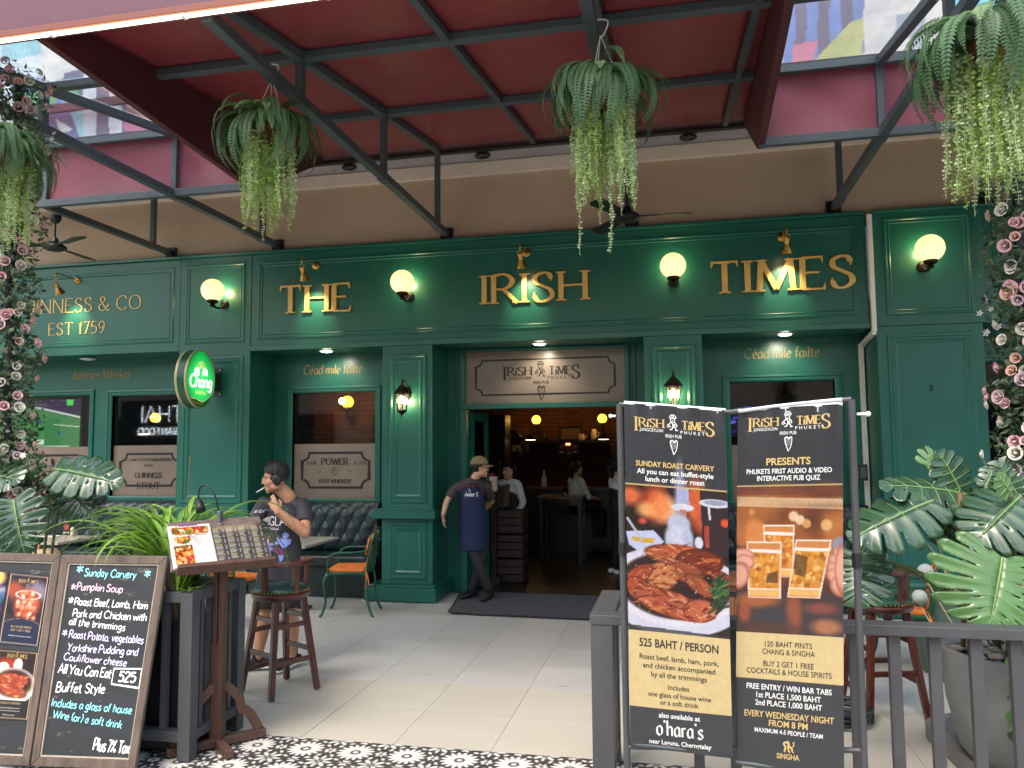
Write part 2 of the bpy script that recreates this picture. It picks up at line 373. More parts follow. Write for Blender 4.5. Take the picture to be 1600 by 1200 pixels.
def write(mb, s, M, size, pen=.1, style='plain', align='C', d=0, mi=0, track=1., jit=0, slant=0, sx=1, lift0=0):
    """strokes turned into flat or raised lettering. size = cap height; M maps local x right, z up, -y towards the reader"""
    S, W = strokes(s, track); k=size/10; x0={'C':-W/2,'L':0,'R':-W}[align]; lift=lift0
    pe=pen*10
    if style=='plain': wf=lambda dx,dz: pe*k
    elif style=='nib': wf=lambda dx,dz: pe*k*(.35+.9*abs(dz*.8+dx*-.6))
    else: wf=lambda dx,dz: pe*k*(.38+.75*abs(dz)**1.3)
    for P,sm in S:
        jx,jz=(random.uniform(-jit,jit),random.uniform(-jit,jit)) if jit else (0,0)
        T=[((x0+a+jx+slant*b)*k*sx,(b+jz)*k) for a,b in P]
        ribbon(mb,T,wf,M,d,mi,lift); lift+=.00012
        if style=='serif':
            for e,(A,B) in ((P[0],(P[0],P[min(2,len(P)-1)])),(P[-1],(P[-1],P[max(-3,-len(P))]))):
                dx=B[0]-A[0];dz=B[1]-A[1];l=hypot(dx,dz) or 1
                X=(x0+e[0]+slant*e[1])*k*sx;Z=e[1]*k;hw=pe*k*1.15;th=pe*k*.30
                if abs(dz)/l>.75 and not sm and (abs(e[1])<.2 or abs(e[1]-10)<.2):
                    zz=(Z,Z+th) if e[1]<5 else (Z-th,Z)
                    mb.prism([(X-hw,zz[0]),(X+hw,zz[0]),(X+hw,zz[1]),(X-hw,zz[1])],d+lift,M,mi); lift+=.00012
                elif abs(dx)/l>.9 and not sm and len(P)<3:
                    q=1 if dx<0 else -1
                    s_=-1 if e[1]>7 else 1
                    if abs(e[1]-5.2)<.3: s_=0
                    mb.prism([(X,Z-pe*k*.25+ (0 if s_>=0 else -pe*k*1.0)),(X,Z+pe*k*.25+(0 if s_<=0 else pe*k*1.0)),(X-q*pe*k*.6,Z)],d+lift,M,mi); lift+=.00012
                elif sm and ch_serif(s):
                    q=-1 if e[1]>5 else 1
                    mb.prism([(X-.12*pe*k,Z-.9*pe*k),(X+.3*pe*k,Z-.2*pe*k),(X+.12*pe*k,Z+.9*pe*k),(X-.3*pe*k,Z+.2*pe*k)],d+lift,M,mi); lift+=.00012
    return W*k*sx
def ch_serif(s): return s in ('S','C','G')
_tc = {}
def printed(mb, s, M, size, mi=0, align='C', sx=1, lift=0, maxw=None, bold=0):
    "lettering in the built-in sans face; size = cap height"
    key=(s,bold)
    if key not in _tc:
        c=bpy.data.curves.new('t','FONT'); c.body=s; c.size=1; c.resolution_u=3; c.offset=bold
        o=bpy.data.objects.new('t',c); COL.objects.link(o); bpy.context.view_layer.update()
        me=bpy.data.meshes.new_from_object(o.evaluated_get(bpy.context.evaluated_depsgraph_get()))
        V=[tuple(v.co) for v in me.vertices]; F=[tuple(p.vertices) for p in me.polygons]
        bpy.data.objects.remove(o); bpy.data.curves.remove(c); bpy.data.meshes.remove(me)
        _tc[key]=(V,F)
    V,F=_tc[key]
    if not V: return 0
    xs=[v[0] for v in V]; x0,x1=min(xs),max(xs); k=size/.69
    if maxw and (x1-x0)*k*sx>maxw: sx=maxw/((x1-x0)*k)
    off={'C':-(x0+x1)/2,'L':-x0,'R':-x1}[align]
    mb.add([((v[0]+off)*k*sx,-lift,v[1]*k) for v in V],F,mi,M); return (x1-x0)*k*sx
def face(loc, right=(1,0,0), up=(0,0,1)):
    r=Vector(right).normalized(); u=Vector(up); n=u.cross(r).normalized()   # n = -viewer side... local +y
    u=r.cross(n)*-1 if False else u.normalized(); y=u.cross(r).normalized()
    return Matrix(((r.x,y.x,u.x,loc[0]),(r.y,y.y,u.y,loc[1]),(r.z,y.z,u.z,loc[2]),(0,0,0,1)))

# ------------------------------------------------------------ painted prints (colour attribute on a fine grid)
class Art:
    def __init__(s,w,h,bg=(40,40,42)):
        s.w,s.h=w,h; s.a=np.zeros((h,w,3))+np.array(bg,float)
        s.X,s.Y=np.meshgrid((np.arange(w)+.5)/w,(np.arange(h)+.5)/h)   # y from the top
        s.asp=h/w
    dim=1.
    def _mix(s,m,col): 
        m=np.clip(m,0,1)[...,None]; s.a=s.a*(1-m)+np.array(col,float)*m; return s
    def ell(s,cx,cy,rx,ry,col,rot=0,soft=.1,op=1):
        dx=s.X-cx; dy=(s.Y-cy)*s.asp; ry*=s.asp; c,n=cos(rot),sin(rot); u=(dx*c+dy*n)/rx; v=(-dx*n+dy*c)/ry
        r=np.sqrt(u*u+v*v); return s._mix(np.clip((1-r)/soft+.5,0,1)*op,col)
    def ring(s,cx,cy,rx,ry,t,col,rot=0,op=1):
        dx=s.X-cx; dy=(s.Y-cy)*s.asp; ry*=s.asp; c,n=cos(rot),sin(rot); u=(dx*c+dy*n)/rx; v=(-dx*n+dy*c)/ry
        r=np.sqrt(u*u+v*v); return s._mix(np.clip(1-abs(r-1)/t,0,1)*op,col)
    def poly(s,P,col,op=1):
        m=np.zeros(s.X.shape,bool); n=len(P)
        for i in range(n):
            (x1,y1),(x2,y2)=P[i],P[(i+1)%n]
            if y1==y2: continue
            c=((y1>s.Y)!=(y2>s.Y))&(s.X<(x2-x1)*(s.Y-y1)/(y2-y1)+x1); m^=c
        return s._mix(m*op,col)
    def line(s,x1,y1,x2,y2,t,col,op=1):
        dx,dy=x2-x1,(y2-y1)*s.asp; L=dx*dx+dy*dy or 1e-9; u=np.clip(((s.X-x1)*dx+(s.Y-y1)*s.asp*dy)/L,0,1)
        d=np.hypot(s.X-x1-u*dx,(s.Y-y1)*s.asp-u*dy); return s._mix(np.clip((t-d)/(.5/s.w)+.5,0,1)*op,col)
    def noise(s,amp,cell=4,mask=None):
        h,w=s.h//cell+2,s.w//cell+2; n=RNG.rand(h,w); yi=np.arange(s.h)/cell; xi=np.arange(s.w)/cell
        y0=yi.astype(int);x0=xi.astype(int);fy=(yi-y0)[:,None];fx=(xi-x0)[None,:]
        v=(n[y0][:,x0]*(1-fy)*(1-fx)+n[y0+1][:,x0]*fy*(1-fx)+n[y0][:,x0+1]*(1-fy)*fx+n[y0+1][:,x0+1]*fy*fx)-.5
        s.a=s.a*(1+v[...,None]*amp*(1 if mask is None else mask[...,None])); return s
    def meat(s,cx,cy,rx,ry,rot,base=(150,62,40),k=26):
        s.ell(cx,cy,rx*1.04,ry*1.06,(60,22,16),rot,.08); s.ell(cx,cy,rx,ry,base,rot,.25)
        for i in range(k):
            a=random.uniform(0,2*pi); q=random.random()**.5; x=cx+(cos(a)*q*rx*cos(rot)-sin(a)*q*ry*s.asp*sin(rot)); y=cy+(cos(a)*q*rx*sin(rot)/s.asp+sin(a)*q*ry*cos(rot))
            c=random.choice([(190,92,52),(214,124,70),(120,44,30),(96,34,26),(232,168,120),(170,74,44),(205,100,60)])
            s.ell(x,y,random.uniform(.02,.07)*rx*4,random.uniform(.015,.05)*ry*2.4,c,rot+random.uniform(-.5,.5),.5,.75)
        return s
    def mesh(s,name,P,m,parent=None):
        "P(u,v)->point, v from the bottom"
        w,h=s.w,s.h; mb=MB(); mb.grid(P,w-1,h-1)
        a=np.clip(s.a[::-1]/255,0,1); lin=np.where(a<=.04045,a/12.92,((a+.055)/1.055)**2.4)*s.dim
        o=mb.build(name,m,parent,smooth=True)
        ca=o.data.color_attributes.new('Col','FLOAT_COLOR','POINT')
        ca.data.foreach_set('color',np.concatenate([lin.reshape(-1,3),np.ones((w*h,1))],1).ravel().astype(np.float32)); return o
M_print = mat('printed_vinyl',(1,1,1),.26,vcol=True,bump=(7,.25,.01))
M_paper = mat('printed_paper',(1,1,1),.45,vcol=True)

# ------------------------------------------------------------ ground
M_grout = mat('grout', srgb(104,100,94), .9)
M_tile = mat('grey_floor_tile', srgb(178,176,171), .3, var=(.9,.09), stretch=(1,3,1), bump=(12,.06,.002), wear=(26,.76,srgb(150,146,138)))
M_tilec = mat('cream_floor_tile', srgb(174,169,157), .36, var=(1.1,.06), stretch=(1,3,1), bump=(12,.06,.002), wear=(24,.75,srgb(164,156,142)))
M_pave = mat('street_paving', srgb(176,172,164), .7, var=(2,.15))
mb = MB(); mb.box(-60,60,-80,3.70,-.06,-.012); struct('pavement', mb, M_pave)
mb = MB(); mb.box(-11.5,6.5,3.70,9.64,-.06,-.004); FLOOR = struct('floor', mb, M_grout)
mb = MB(); mb.box(.0015,.6085,.0015,.6085,0,.01); tA = mb.mesh('floor_tile', M_tile); tB = mb.mesh('floor_tile', M_tilec)
for j in range(8):
    for i in range(-16,9):
        x = -1.135+.61*i; y = 4.66+.61*j
        o = inst('floor_tile', tB if j < 2 else tA, FLOOR, (x,y,-.01 + random.uniform(-.0006,.0006)))
# patterned tiles at the entrance
A = Art(64,64,(62,60,60))
def flower(a,cx,cy,R,n,c=(204,201,194)):
    for k in range(n):
        t=2*pi*k/n+.1; a.ell(cx+cos(t)*R*.62,cy+sin(t)*R*.62,R*.36,R*(.115 if n>12 else .15),c,t,.25)
    a.ell(cx,cy,R*.14,R*.14,c,0,.3)
for k in range(12):
    t=2*pi*k/12; A.ell(.5+cos(t)*.43,.5+sin(t)*.43,.055,.032,(200,197,190),t+pi/2,.3)
flower(A,.5,.5,.36,16)
for cx in (0,1):
    for cy in (0,1): flower(A,cx,cy,.27,8)
for cx,cy in ((.5,0),(0,.5),(1,.5),(.5,1)): flower(A,cx,cy,.13,6)
for e in (0,1): A.line(e,0,e,1,.006,(90,88,84)); A.line(0,e,1,e,.006,(90,88,84))
M_ptile = mat('patterned_tile',(1,1,1),.35,vcol=True,wear=(9,.71,srgb(120,116,108)))
tm = A.mesh('patterned_tile', lambda u,v:(u*.318,v*.318,0), M_ptile, FLOOR); PT = tm.data
tm.location = (-5.6,4.66-.32,.001)
for j in range(3):
    for i in range(27):
        if i==0 and j==0: continue
        inst('patterned_tile', PT, FLOOR, (-5.6+.32*i, 4.66-.32*(j+1), .001))

# ------------------------------------------------------------ the pub
PUB = thing('pub_building', 'dark green painted pub front with raised gold lettering, panelled pilasters and a wide open doorway', 'pub', (-1.6,9.6,0))
F = 9.0; BK = 9.6
def wbox(name, x0,x1,y0,y1,z0,z1, m=M_green, parent=PUB, bevel=.004):
    mb=MB(); mb.box(x0,x1,y0,y1,z0,z1); return mb.build(name,m,parent,bevel=bevel)
def panel(x0,x1,z0,z1,y,parent,name='panel_moulding',big=False):
    mb=MB()
    if big: pr=[(0,0),(.008,.016),(.03,.018),(.042,.006),(.062,.006),(.072,.014),(.085,.013),(.105,.0015)]
    else: pr=[(0,0),(.006,.011),(.022,.012),(.032,.003),(.05,.003),(.056,.008),(.066,.0015)]
    mb.mould(x0,x1,z0,z1,y-.001,pr); return mb.build(name,M_green2,parent)
# sign boards and the beam over the bays
board=wbox('sign_board',-5.309,2.065,F,9.55,3.05,4.30)
panel(-5.22,1.97,3.19,4.2,F,board)
sb2=wbox('sign_board',-10.6,-6.34,F,9.55,3.085,4.30); panel(-10.4,-6.43,3.2,4.2,F,sb2)
pA=wbox('pilaster',-6.335,-5.313,F-.004,9.598,0,4.30)
panel(-6.26,-5.40,3.17,4.21,F-.004,pA); panel(-6.26,-5.40,1.12,3.0,F-.004,pA,big=True); panel(-6.26,-5.40,.3,.9,F-.004,pA,big=True)
for x0,x1 in ((-3.522,-2.883),(-.358,.293)):
    p=wbox('pilaster',x0,x1,F-.006,9.598,0,3.049)
    panel(x0+.09,x1-.07,1.14,2.94,F-.006,p,big=True); panel(x0+.09,x1-.07,.24,.91,F-.006,p,big=True)
    mb=MB(); mb.box(x0-.09,x1+.06,8.88,9.3,.965,1.055); mb.box(x0-.06,x1+.04,8.92,9.3,1.056,1.075); mb.build('ledge',M_green,p,bevel=.004)
    mb=MB(); mb.box(x0-.15,x1+.09,8.82,9.58,.011,.165); mb.box(x0-.12,x1+.06,8.86,9.57,.1651,.19); mb.build('plinth',M_green,p,bevel=.005)
pD=wbox('pilaster',2.125,3.165,F-.02,9.598,0,3.06)
pD2=wbox('upper_panel',2.125,3.205,F-.03,9.598,3.062,4.30); panel(2.23,3.09,3.17,4.24,F-.03,pD2)
panel(2.22,3.07,1.14,2.97,F-.02,pD,big=True); panel(2.22,3.07,.24,.91,F-.02,pD,big=True)
mb=MB(); mb.box(2.05,3.22,8.87,9.3,.965,1.055); mb.build('ledge',M_green,pD,bevel=.004)
mb=MB(); mb.box(2.0,3.28,8.82,9.5,.011,.165); mb.build('plinth',M_green,pD,bevel=.004)
sb3=wbox('sign_board',3.21,6.4,F,9.55,3.06,4.30); panel(3.3,6.2,3.17,4.21,F,sb3)
# top rail along the boards
mb=MB(); mb.box(-10.6,2.06,8.955,9.08,4.302,4.335); mb.box(2.13,6.4,8.94,9.08,4.302,4.33); mb.build('top_rail',M_green2,PUB,bevel=.003)
mb=MB(); mb.box(-5.31,2.062,8.975,8.999,3.05,3.11); mb.build('lower_rail',M_green2,PUB,bevel=.004)
# white corner strip between the centre and the right pilaster
mb=MB(); mb.box(2.072,2.118,8.93,8.99,3.0,4.29); mb.bar((2.095,8.96,3.0),(2.095,9.56,2.93),.045,.05); mb.box(2.06,2.112,9.54,9.595,0,2.95)
mb.build('white_corner_strip',M_white,PUB,bevel=.004)
# recessed wall with its openings
def bay(x0,x1,top,ops,bottom=0):
    "solid wall between x0..x1, openings [(xa,xb,za,zb)]"
    mb=MB(); cur=x0
    for xa,xb,za,zb in sorted(ops):
        mb.box(cur,xa,BK,BK+.14,bottom,top); mb.box(xa,xb,BK,BK+.14,zb,top)
        if za>bottom+.01: mb.box(xa,xb,BK,BK+.14,bottom,za)
        cur=xb
    mb.box(cur,x1,BK,BK+.14,bottom,top); mb.build('recessed_wall',M_green,PUB)
W1=(-9.95,-8.17,1.17,2.59); W2=(-7.80,-6.66,1.17,2.57); W3=(-5.03,-3.86,1.15,2.545); W4=(.616,1.793,1.15,2.545); W5=(3.32,4.6,.9,2.7)
DO=(-2.69,-.56,0,3.04)
bay(-10.6,-6.336,3.5,[W1,W2]); bay(-5.312,-3.523,3.5,[W3]); bay(-2.882,-.359,3.5,[DO]); bay(.294,2.12,3.5,[W4]); bay(3.17,6.4,3.5,[W5])
# soffits of the bays (recess ceilings)
mb=MB()
for x0,x1 in ((-10.6,-6.336),(-5.308,-3.523),(-2.882,-.359),(.294,2.06)): mb.box(x0,x1,9.0,9.598,3.062,3.085 if x0>-9 else 3.083)
SOFF=None
M_lamp = mat('downlight_glow', (1,.9,.75), .5, emit=(1,.88,.7), estr=14)
def orn(mb, x0,x1,z0,z1, y, cut=.13, t=.032, mi=0):
    "notched border strip of clear glass"
    M=face((0,y,0)); c=cut; pts=[]
    def arc(cx,cz,a0,a1): return [(cx+c*.8*cos(a0+(a1-a0)*k/5),cz+c*.8*sin(a0+(a1-a0)*k/5)) for k in range(6)]
    P=[(x0+c,z0)]+[(x1-c,z0)]+arc(x1,z0,pi,pi/2)+arc(x1,z1,3*pi/2,pi)+[(x1-c,z1)]+[(x0+c,z1)]+arc(x0,z1,0,-pi/2)+arc(x0,z0,pi/2,0)
    ribbon(mb,P+[P[0]],lambda a,b:t,M,0,mi)
M_print_black = mat('dark_print', srgb(26,22,22), .4)
M_thaig = mat('dull_green_print', srgb(70,120,96), .5)
def window(op, label=None, frost=None, words=(), border=True, name='window', mull=()):
    xa,xb,za,zb=op
    w_=MB(); pr=[(-.085,0),(-.08,.02),(-.055,.024),(-.045,.012),(-.02,.012),(-.008,.004),(0,-.0),(0,-.06)]
    w_.mould(xa,xb,za,zb,BK-.001,pr); wf=w_.build(name,M_green2,PUB)
    if label: wf['label']=label
    mb=MB(); mb.box(xa,xb,9.66,9.668,za,zb); mb.build('pane',M_glass,wf)
    if frost:
        mb=MB(); mb.box(xa+.002,xb-.002,9.654,9.6585,frost[0],frost[1]); mb.build('frosted_film',M_frost,wf)
        mb=MB()
        if border: orn(mb,xa+.12,xb-.1,frost[0]+.14,frost[1]-.12,9.6525)
        for s,z,size,st,pen in words:
            write(mb,s,face(((xa+xb)/2,9.6525,z)),size,pen,st,lift0=.0002)
        if mb.v: mb.build('window_lettering',M_print_black,wf)
    return wf
window(W1,'wide left window, a television with a green pitch behind it',(1.17,1.86),[('GUINNESS',1.5,.06,'serif',.16),('DRAUGHT',1.36,.06,'serif',.16)])
window(W2,None,(1.17,1.87),[("ST. JAMES'S GATE POWER BREWERY",1.655,.034,'serif',.14),('DUBLIN',1.575,.03,'serif',.14),('GUINNESS',1.42,.07,'serif',.2),('STOUT',1.27,.085,'serif',.2)])
w3=window(W3,None,(1.15,1.865),[('POWER',1.59,.085,'serif',.2),('IRISH WHISKEY',1.35,.05,'serif',.17)])
mb=MB(); Mx=face((-4.445,9.6523,0))
write(mb,'JOHN',face((-4.78,9.6522,1.59)),.045,.15,'serif'); write(mb,'& SON',face((-4.08,9.6522,1.59)),.045,.13,'serif')
write(mb,'Est.',face((-4.66,9.6522,1.49)),.025,.12,'serif'); write(mb,'1791',face((-4.23,9.6522,1.49)),.025,.12,'serif'); write(mb,'P',face((-4.445,9.6522,1.485)),.045,.18,'serif')
d=.055; ribbon(mb,[(0,1.506-d),(d,1.506),(0,1.506+d),(-d,1.506),(0,1.506-d)],lambda a,b:.006,Mx); mb.build('window_lettering',M_print_black,w3)
window(W4,None,(1.15,1.80),[('GUINNESS',1.55,.06,'serif',.16)])
window(W5)
# doorway: frame, transom, side leaf
mb=MB()
mb.box(-2.69,-2.61,9.54,9.7,0,2.28); mb.box(-.63,-.56,9.54,9.7,0,2.28); mb.box(-2.69,-.56,9.535,9.7,2.282,2.345)
mb.box(-2.69,-2.632,9.54,9.7,2.346,3.04); mb.box(-.618,-.56,9.54,9.7,2.346,3.04); mb.box(-2.63,-.62,9.54,9.7,3.01,3.04)
mb.mould(-2.70,-.55,-.3,3.045,9.6,[(-.07,0),(-.065,.03),(-.03,.034),(-.02,.02),(0,.02),(0,-.02)])
dfr=mb.build('door_frame',M_green2,PUB,bevel=.004)
mb=MB(); mb.box(-2.631,-.619,9.61,9.618,2.346,3.009); tr=mb.build('transom_light',M_frost,PUB); tr['label']='frosted fanlight with the pub logo over the doorway'
mb=MB(); orn(mb,-2.50,-.74,2.46,2.90,9.6075,.1,.022); mb.build('border_strip',M_print_black,tr)

def jester(mb, M, s, mi=0):
    "small figure in a cap between the two words: an outline emblem of strokes"
    k=s
    def st(P,w=.05,sm=True):
        P=[(a*k,b*k) for a,b in P]
        if sm: P=[(q.x,q.y) for q in catmull([(a,b,0) for a,b in P],4)]
        ribbon(mb,P,lambda a,b:w*k,M,0,mi,st.l); st.l+=.0001
    st.l=0.0003
    st([(-.5,1.5),(-.35,1.95),(.2,2.05),(.55,1.6),(.1,1.5),(-.5,1.5)],.16); st([(-.2,1.7),(.2,1.75)],.22); st([(-.3,1.4),(-.36,1.1),(-.1,.9),(.25,1),(.35,1.4)],.13)
    st([(-.1,1.2),(0,1.15),(.1,1.22)],.08); st([(-.2,.85),(-.55,.6),(-.6,.2),(-.3,.1)],.15); st([(.25,.9),(.6,.5),(.65,.1)],.16)
    st([(-.1,.8),(.05,.2),(-.2,-.3)],.2); st([(.3,.6),(.35,0),(.6,-.4)],.17); st([(-.65,.5),(-.9,.3),(-.85,0),(-.6,.05)],.12); st([(-.55,-.4),(-.1,-.35)],.14); st([(.4,-.5),(.85,-.42)],.14); st([(0,.5),(.3,.3),(.1,0)],.1)
def harp(mb, M, s, mi=0):
    def st(P,w=.07,sm=True,l=[.0003]):
        P=[(a*s,b*s) for a,b in P]
        if sm: P=[(q.x,q.y) for q in catmull([(a,b,0) for a,b in P],5)]
        ribbon(mb,P,lambda a,b:w*s,M,0,mi,l[0]); l[0]=.0003+(l[0]+.0001)%.002
    st([(-.42,.8),(-.38,.3),(-.2,-.3),(0,-.95)],.13); st([(0,-.95),(.3,-.45),(.46,.2),(.5,.82)],.1); st([(-.42,.8),(-.15,.92),(.1,.66),(.3,.9),(.5,.82)],.15); st([(-.5,.62),(-.28,.72)],.1)
    for i in range(5): x=-.24+i*.13; st([(x,.74-.05*(i%2)),(x-.0+.02,-.35-.1*i+.16*i)],.025,False)
def logo(mb_gold, mb_white, c, w, y=None, M=None, gm=0, wm=0):
    "the pub's two-word logo, centred; w = overall width"
    Mf=M
    def at(x,z): return Mf @ Matrix.Translation((x,-.0006,z))
    h=w*.135
    def fit(mb,s,x0,x1,z,size,pen,mi):
        k=(x1-x0)*w/(strokes(s,.8)[1]*size/10); write(mb,s,at((x0+x1)/2*w,z),size,pen,'serif','C',0,mi,.8,sx=k)
    fit(mb_gold,'RíSH',-.435,-.115,0,h*.8,.17,gm); write(mb_gold,'I',at(-w*.475,-h*.42),h*1.3,.14,'serif','C',0,gm,1,sx=1)
    fit(mb_gold,'TíME',.105,.385,0,h*.8,.17,gm); fit(mb_gold,'S',.395,.5,-h*.42,h*1.3,.15,gm)
    printed(mb_white,'JUNGCEYLON',at(-w*.28,-h*.40),h*.28,wm,'C',1,.0002,w*.3,.01)
    printed(mb_white,'P H U K E T',at(w*.235,-h*.42),h*.30,wm,'C',1,.0002,w*.3,.01)
    printed(mb_white,'IRISH PUB',at(0,-h*.85),h*.30,wm,'C',1,.0002,w*.2,.01)
    jester(mb_white,at(-.005*w,h*.12),h*.56,wm); harp(mb_white,at(0,-h*1.72),h*.70,wm)
mb=MB(); logo(mb,mb,None,.98,M=face((-1.66,9.607,2.70))); mb.build('logo',M_print_black,tr)
# glazed door leaf folded inwards at the left
mb=MB()
for x0,x1,z0,z1 in ((0,.07,.02,2.26),(.36,.43,.02,2.26),(.07,.36,.02,.2),(.07,.36,2.14,2.26)): mb.box(x0,x1,0,.045,z0,z1)
D=thing('door', 'narrow green glazed door leaf folded inwards at the left of the doorway', 'door', (0,0,0)); mb.build('door_frame',M_green2,D,bevel=.004)
mb=MB(); mb.box(.07,.36,.018,.024,.2,2.14); mb.build('pane',M_glass,D)
mb=MB(); mb.tube([(.39,-.05,1.0),(.39,-.05,1.25)],.012); mb.bar((.39,-.05,1.02),(.39,0,1.02),.015,.015); mb.bar((.39,-.05,1.23),(.39,0,1.23),.015,.015); mb.build('handle',M_brass,D)
D.location=(-2.585,9.72,0); D.rotation_euler.z=radians(74)

# letters, each raised from the board
def sign(words, z, cap, pen=.155, y=F, name='letter', d=.028):
    for s,x0,x1 in words:
        tot=strokes(s)[1]*cap/10; k=(x1-x0)/tot; x=x0
        for ch in s:
            wd=G[ch][0]*cap/10*k
            mb=MB(); write(mb,ch,face((x,y-.008,z)),cap,pen,'serif','L',d,0,1,sx=k)
            mb.build('letter_'+ch.lower() if ch.isalpha() else 'letter',M_gold,PUB); x+=wd+.12*cap*k
            
sign([('THE',-4.905,-3.94)],3.512,.345); sign([('IRISH',-2.27,-.985)],3.508,.345); sign([('TIMES',.405,1.925)],3.502,.355)
_xr=Q(221,480,Y=F).x; _w=strokes('INNESS & CO',1.)[1]*.019; mb=MB(); write(mb,'GUINNESS & CO',face((_xr,F-.004,3.672)),.19,.09,'serif','R',0,0,1.0,sx=(_xr-Q(57,488,Y=F).x)/_w); mb.build('painted_lettering',M_gold,sb2)
mb=MB(); write(mb,'EST 1759',face((-7.46,F-.004,3.37)),.165,.10,'serif','R',0,0,1.2,sx=1.05); mb.build('painted_lettering',M_gold,sb2)
mb=MB(); write(mb,'Jameson Whiskey',face((-7.99,BK-.004,2.83)),.115,.10,'nib','C',0,0,.8,slant=.12,sx=.9)
write(mb,'Céad mıle failte',face((-4.46,BK-.004,2.79)),.125,.10,'nib','C',0,0,.8,slant=.08,sx=.82)
write(mb,'Céad mıle failte',face((1.215,BK-.004,2.82)),.125,.10,'nib','C',0,0,.8,slant=.08,sx=.82); mb.build('painted_lettering',M_goldpale,PUB)
mb=MB()
for x,z in ((-4.06,2.99),(1.62,3.0),(-6.75,2.97)): write(mb,'เคต มีล ฟอลตา'.replace('ฟ','ก'),face((x,BK-.004,z)),.055,.12,'plain','C',0,0,1.1,sx=.7)
write(mb,'เดอะ ไอริช'.replace('ด','ต').replace('ะ','').replace('ไ','เ').replace('ช','ย'),face((1.72,F-.003,4.1)),.07,.13,'plain'); mb.build('thai_lettering',M_thaig,PUB)

# ------------------------------------------------------------ wall above, mural, roof behind the valances
wbox('upper_wall',-12,9,9.1,9.4,4.28,5.13,M_beige,bevel=0)
wbox('cream_band',-12,9,9.04,9.39,5.132,5.29,M_cream,bevel=.004)
mb=MB()
for i in range(16): mb.box(-12+i*1.3,-12+i*1.3+1.296,9.07,9.39,5.292,5.49)
mb.build('grey_band',M_whiteband,PUB)
wbox('upper_storey_wall',-12,9,9.12,9.45,5.6,11,mat('mural_base',srgb(205,198,186),.8,var=(.8,.08)),bevel=0)
A=Art(840,240,(203,196,184)); MX0,MX1,MZ0,MZ1=-12,6,5.62,9.3
def mp_(px,py): p=Q(px,py,Y=9.08); return ((p.x-MX0)/(MX1-MX0),1-(p.z-MZ0)/(MZ1-MZ0))
def mpoly(P,c): A.poly([mp_(*p) for p in P],c)
mpoly([(-40,0),(62,0),(62,200),(-40,200)],(196,204,206)); mpoly([(0,60),(60,52),(62,82),(0,96)],(120,176,186))
mpoly([(60,120),(330,60),(330,260),(60,260)],(60,54,80))
mpoly([(20,130),(120,130),(120,185),(20,180)],(30,140,66)); mpoly([(12,128),(60,118),(54,140),(16,148)],(30,60,150))
mpoly([(55,175),(120,168),(150,215),(60,222)],(66,58,110)); mpoly([(84,182),(112,200),(92,206)],(214,214,204)); mpoly([(108,174),(128,170),(150,215),(122,212)],(120,190,200))
mpoly([(88,152),(112,148),(122,162),(80,166)],(40,80,170)); mpoly([(100,148),(118,156),(120,164),(88,164)],(90,180,220))
for i,x in enumerate(range(128,300,20)): mpoly([(x,60),(x+20,56),(x+20,230),(x,230)],(196,200,206) if i%2==0 else (66,58,76))
mpoly([(196,160),(240,190),(220,208),(190,200)],(170,70,110)); mpoly([(100,90),(112,90),(250,190),(240,196)],(214,170,130)); mpoly([(60,60),(90,70),(98,120),(70,128)],(214,208,196))
mpoly([(1190,0),(1222,-4),(1224,120),(1190,120)],(190,196,204))
for i,x in enumerate(range(1224,1348,18)): mpoly([(x,-60),(x+18,-60),(x+18,120),(x,120)],(70,100,160) if i%2==0 else (66,60,78))
mpoly([(1240,66),(1278,60),(1270,96),(1236,98)],(190,90,110)); mpoly([(1330,30),(1348,24),(1350,90),(1268,96)],(164,168,80)); mpoly([(1224,-80),(1262,-80),(1224,-10)],(60,160,180))
mpoly([(1402,20),(1450,10),(1440,56),(1398,60)],(130,140,150)); mpoly([(1420,60),(1440,58),(1440,96),(1420,96)],(170,174,176)); mpoly([(1480,-60),(1640,-60),(1640,30),(1480,10)],(80,190,220)); mpoly([(1500,30),(1640,20),(1640,90),(1520,100)],(60,150,120))
A.noise(.25,9).noise(.12,3); A.a=A.a*.66+np.array((196,198,206.))*.34; A.mesh('mural',lambda u,v:(MX0+(MX1-MX0)*u,9.115,MZ0+(MZ1-MZ0)*v),mat('hazed_mural_paint',(1,1,1),.7,vcol=True),PUB)  # haze of the dusty roof glass is blended into the mural colours
mb=MB(); mb.add([(-9.6,6.97,5.13),(9,6.97,5.13),(9,9.1,5.50),(-9.6,9.1,5.50)],[(0,1,2,3)]); mb.build('low_shading_roof_sheet',M_maroond,PUB,solid=.03)  # unseen roof sheet; its left stretch is added to shade the wall
mb=MB(); mb.box(-12,9,9.02,9.3,5.62,5.70); mb.build('gutter',M_maroond,PUB)

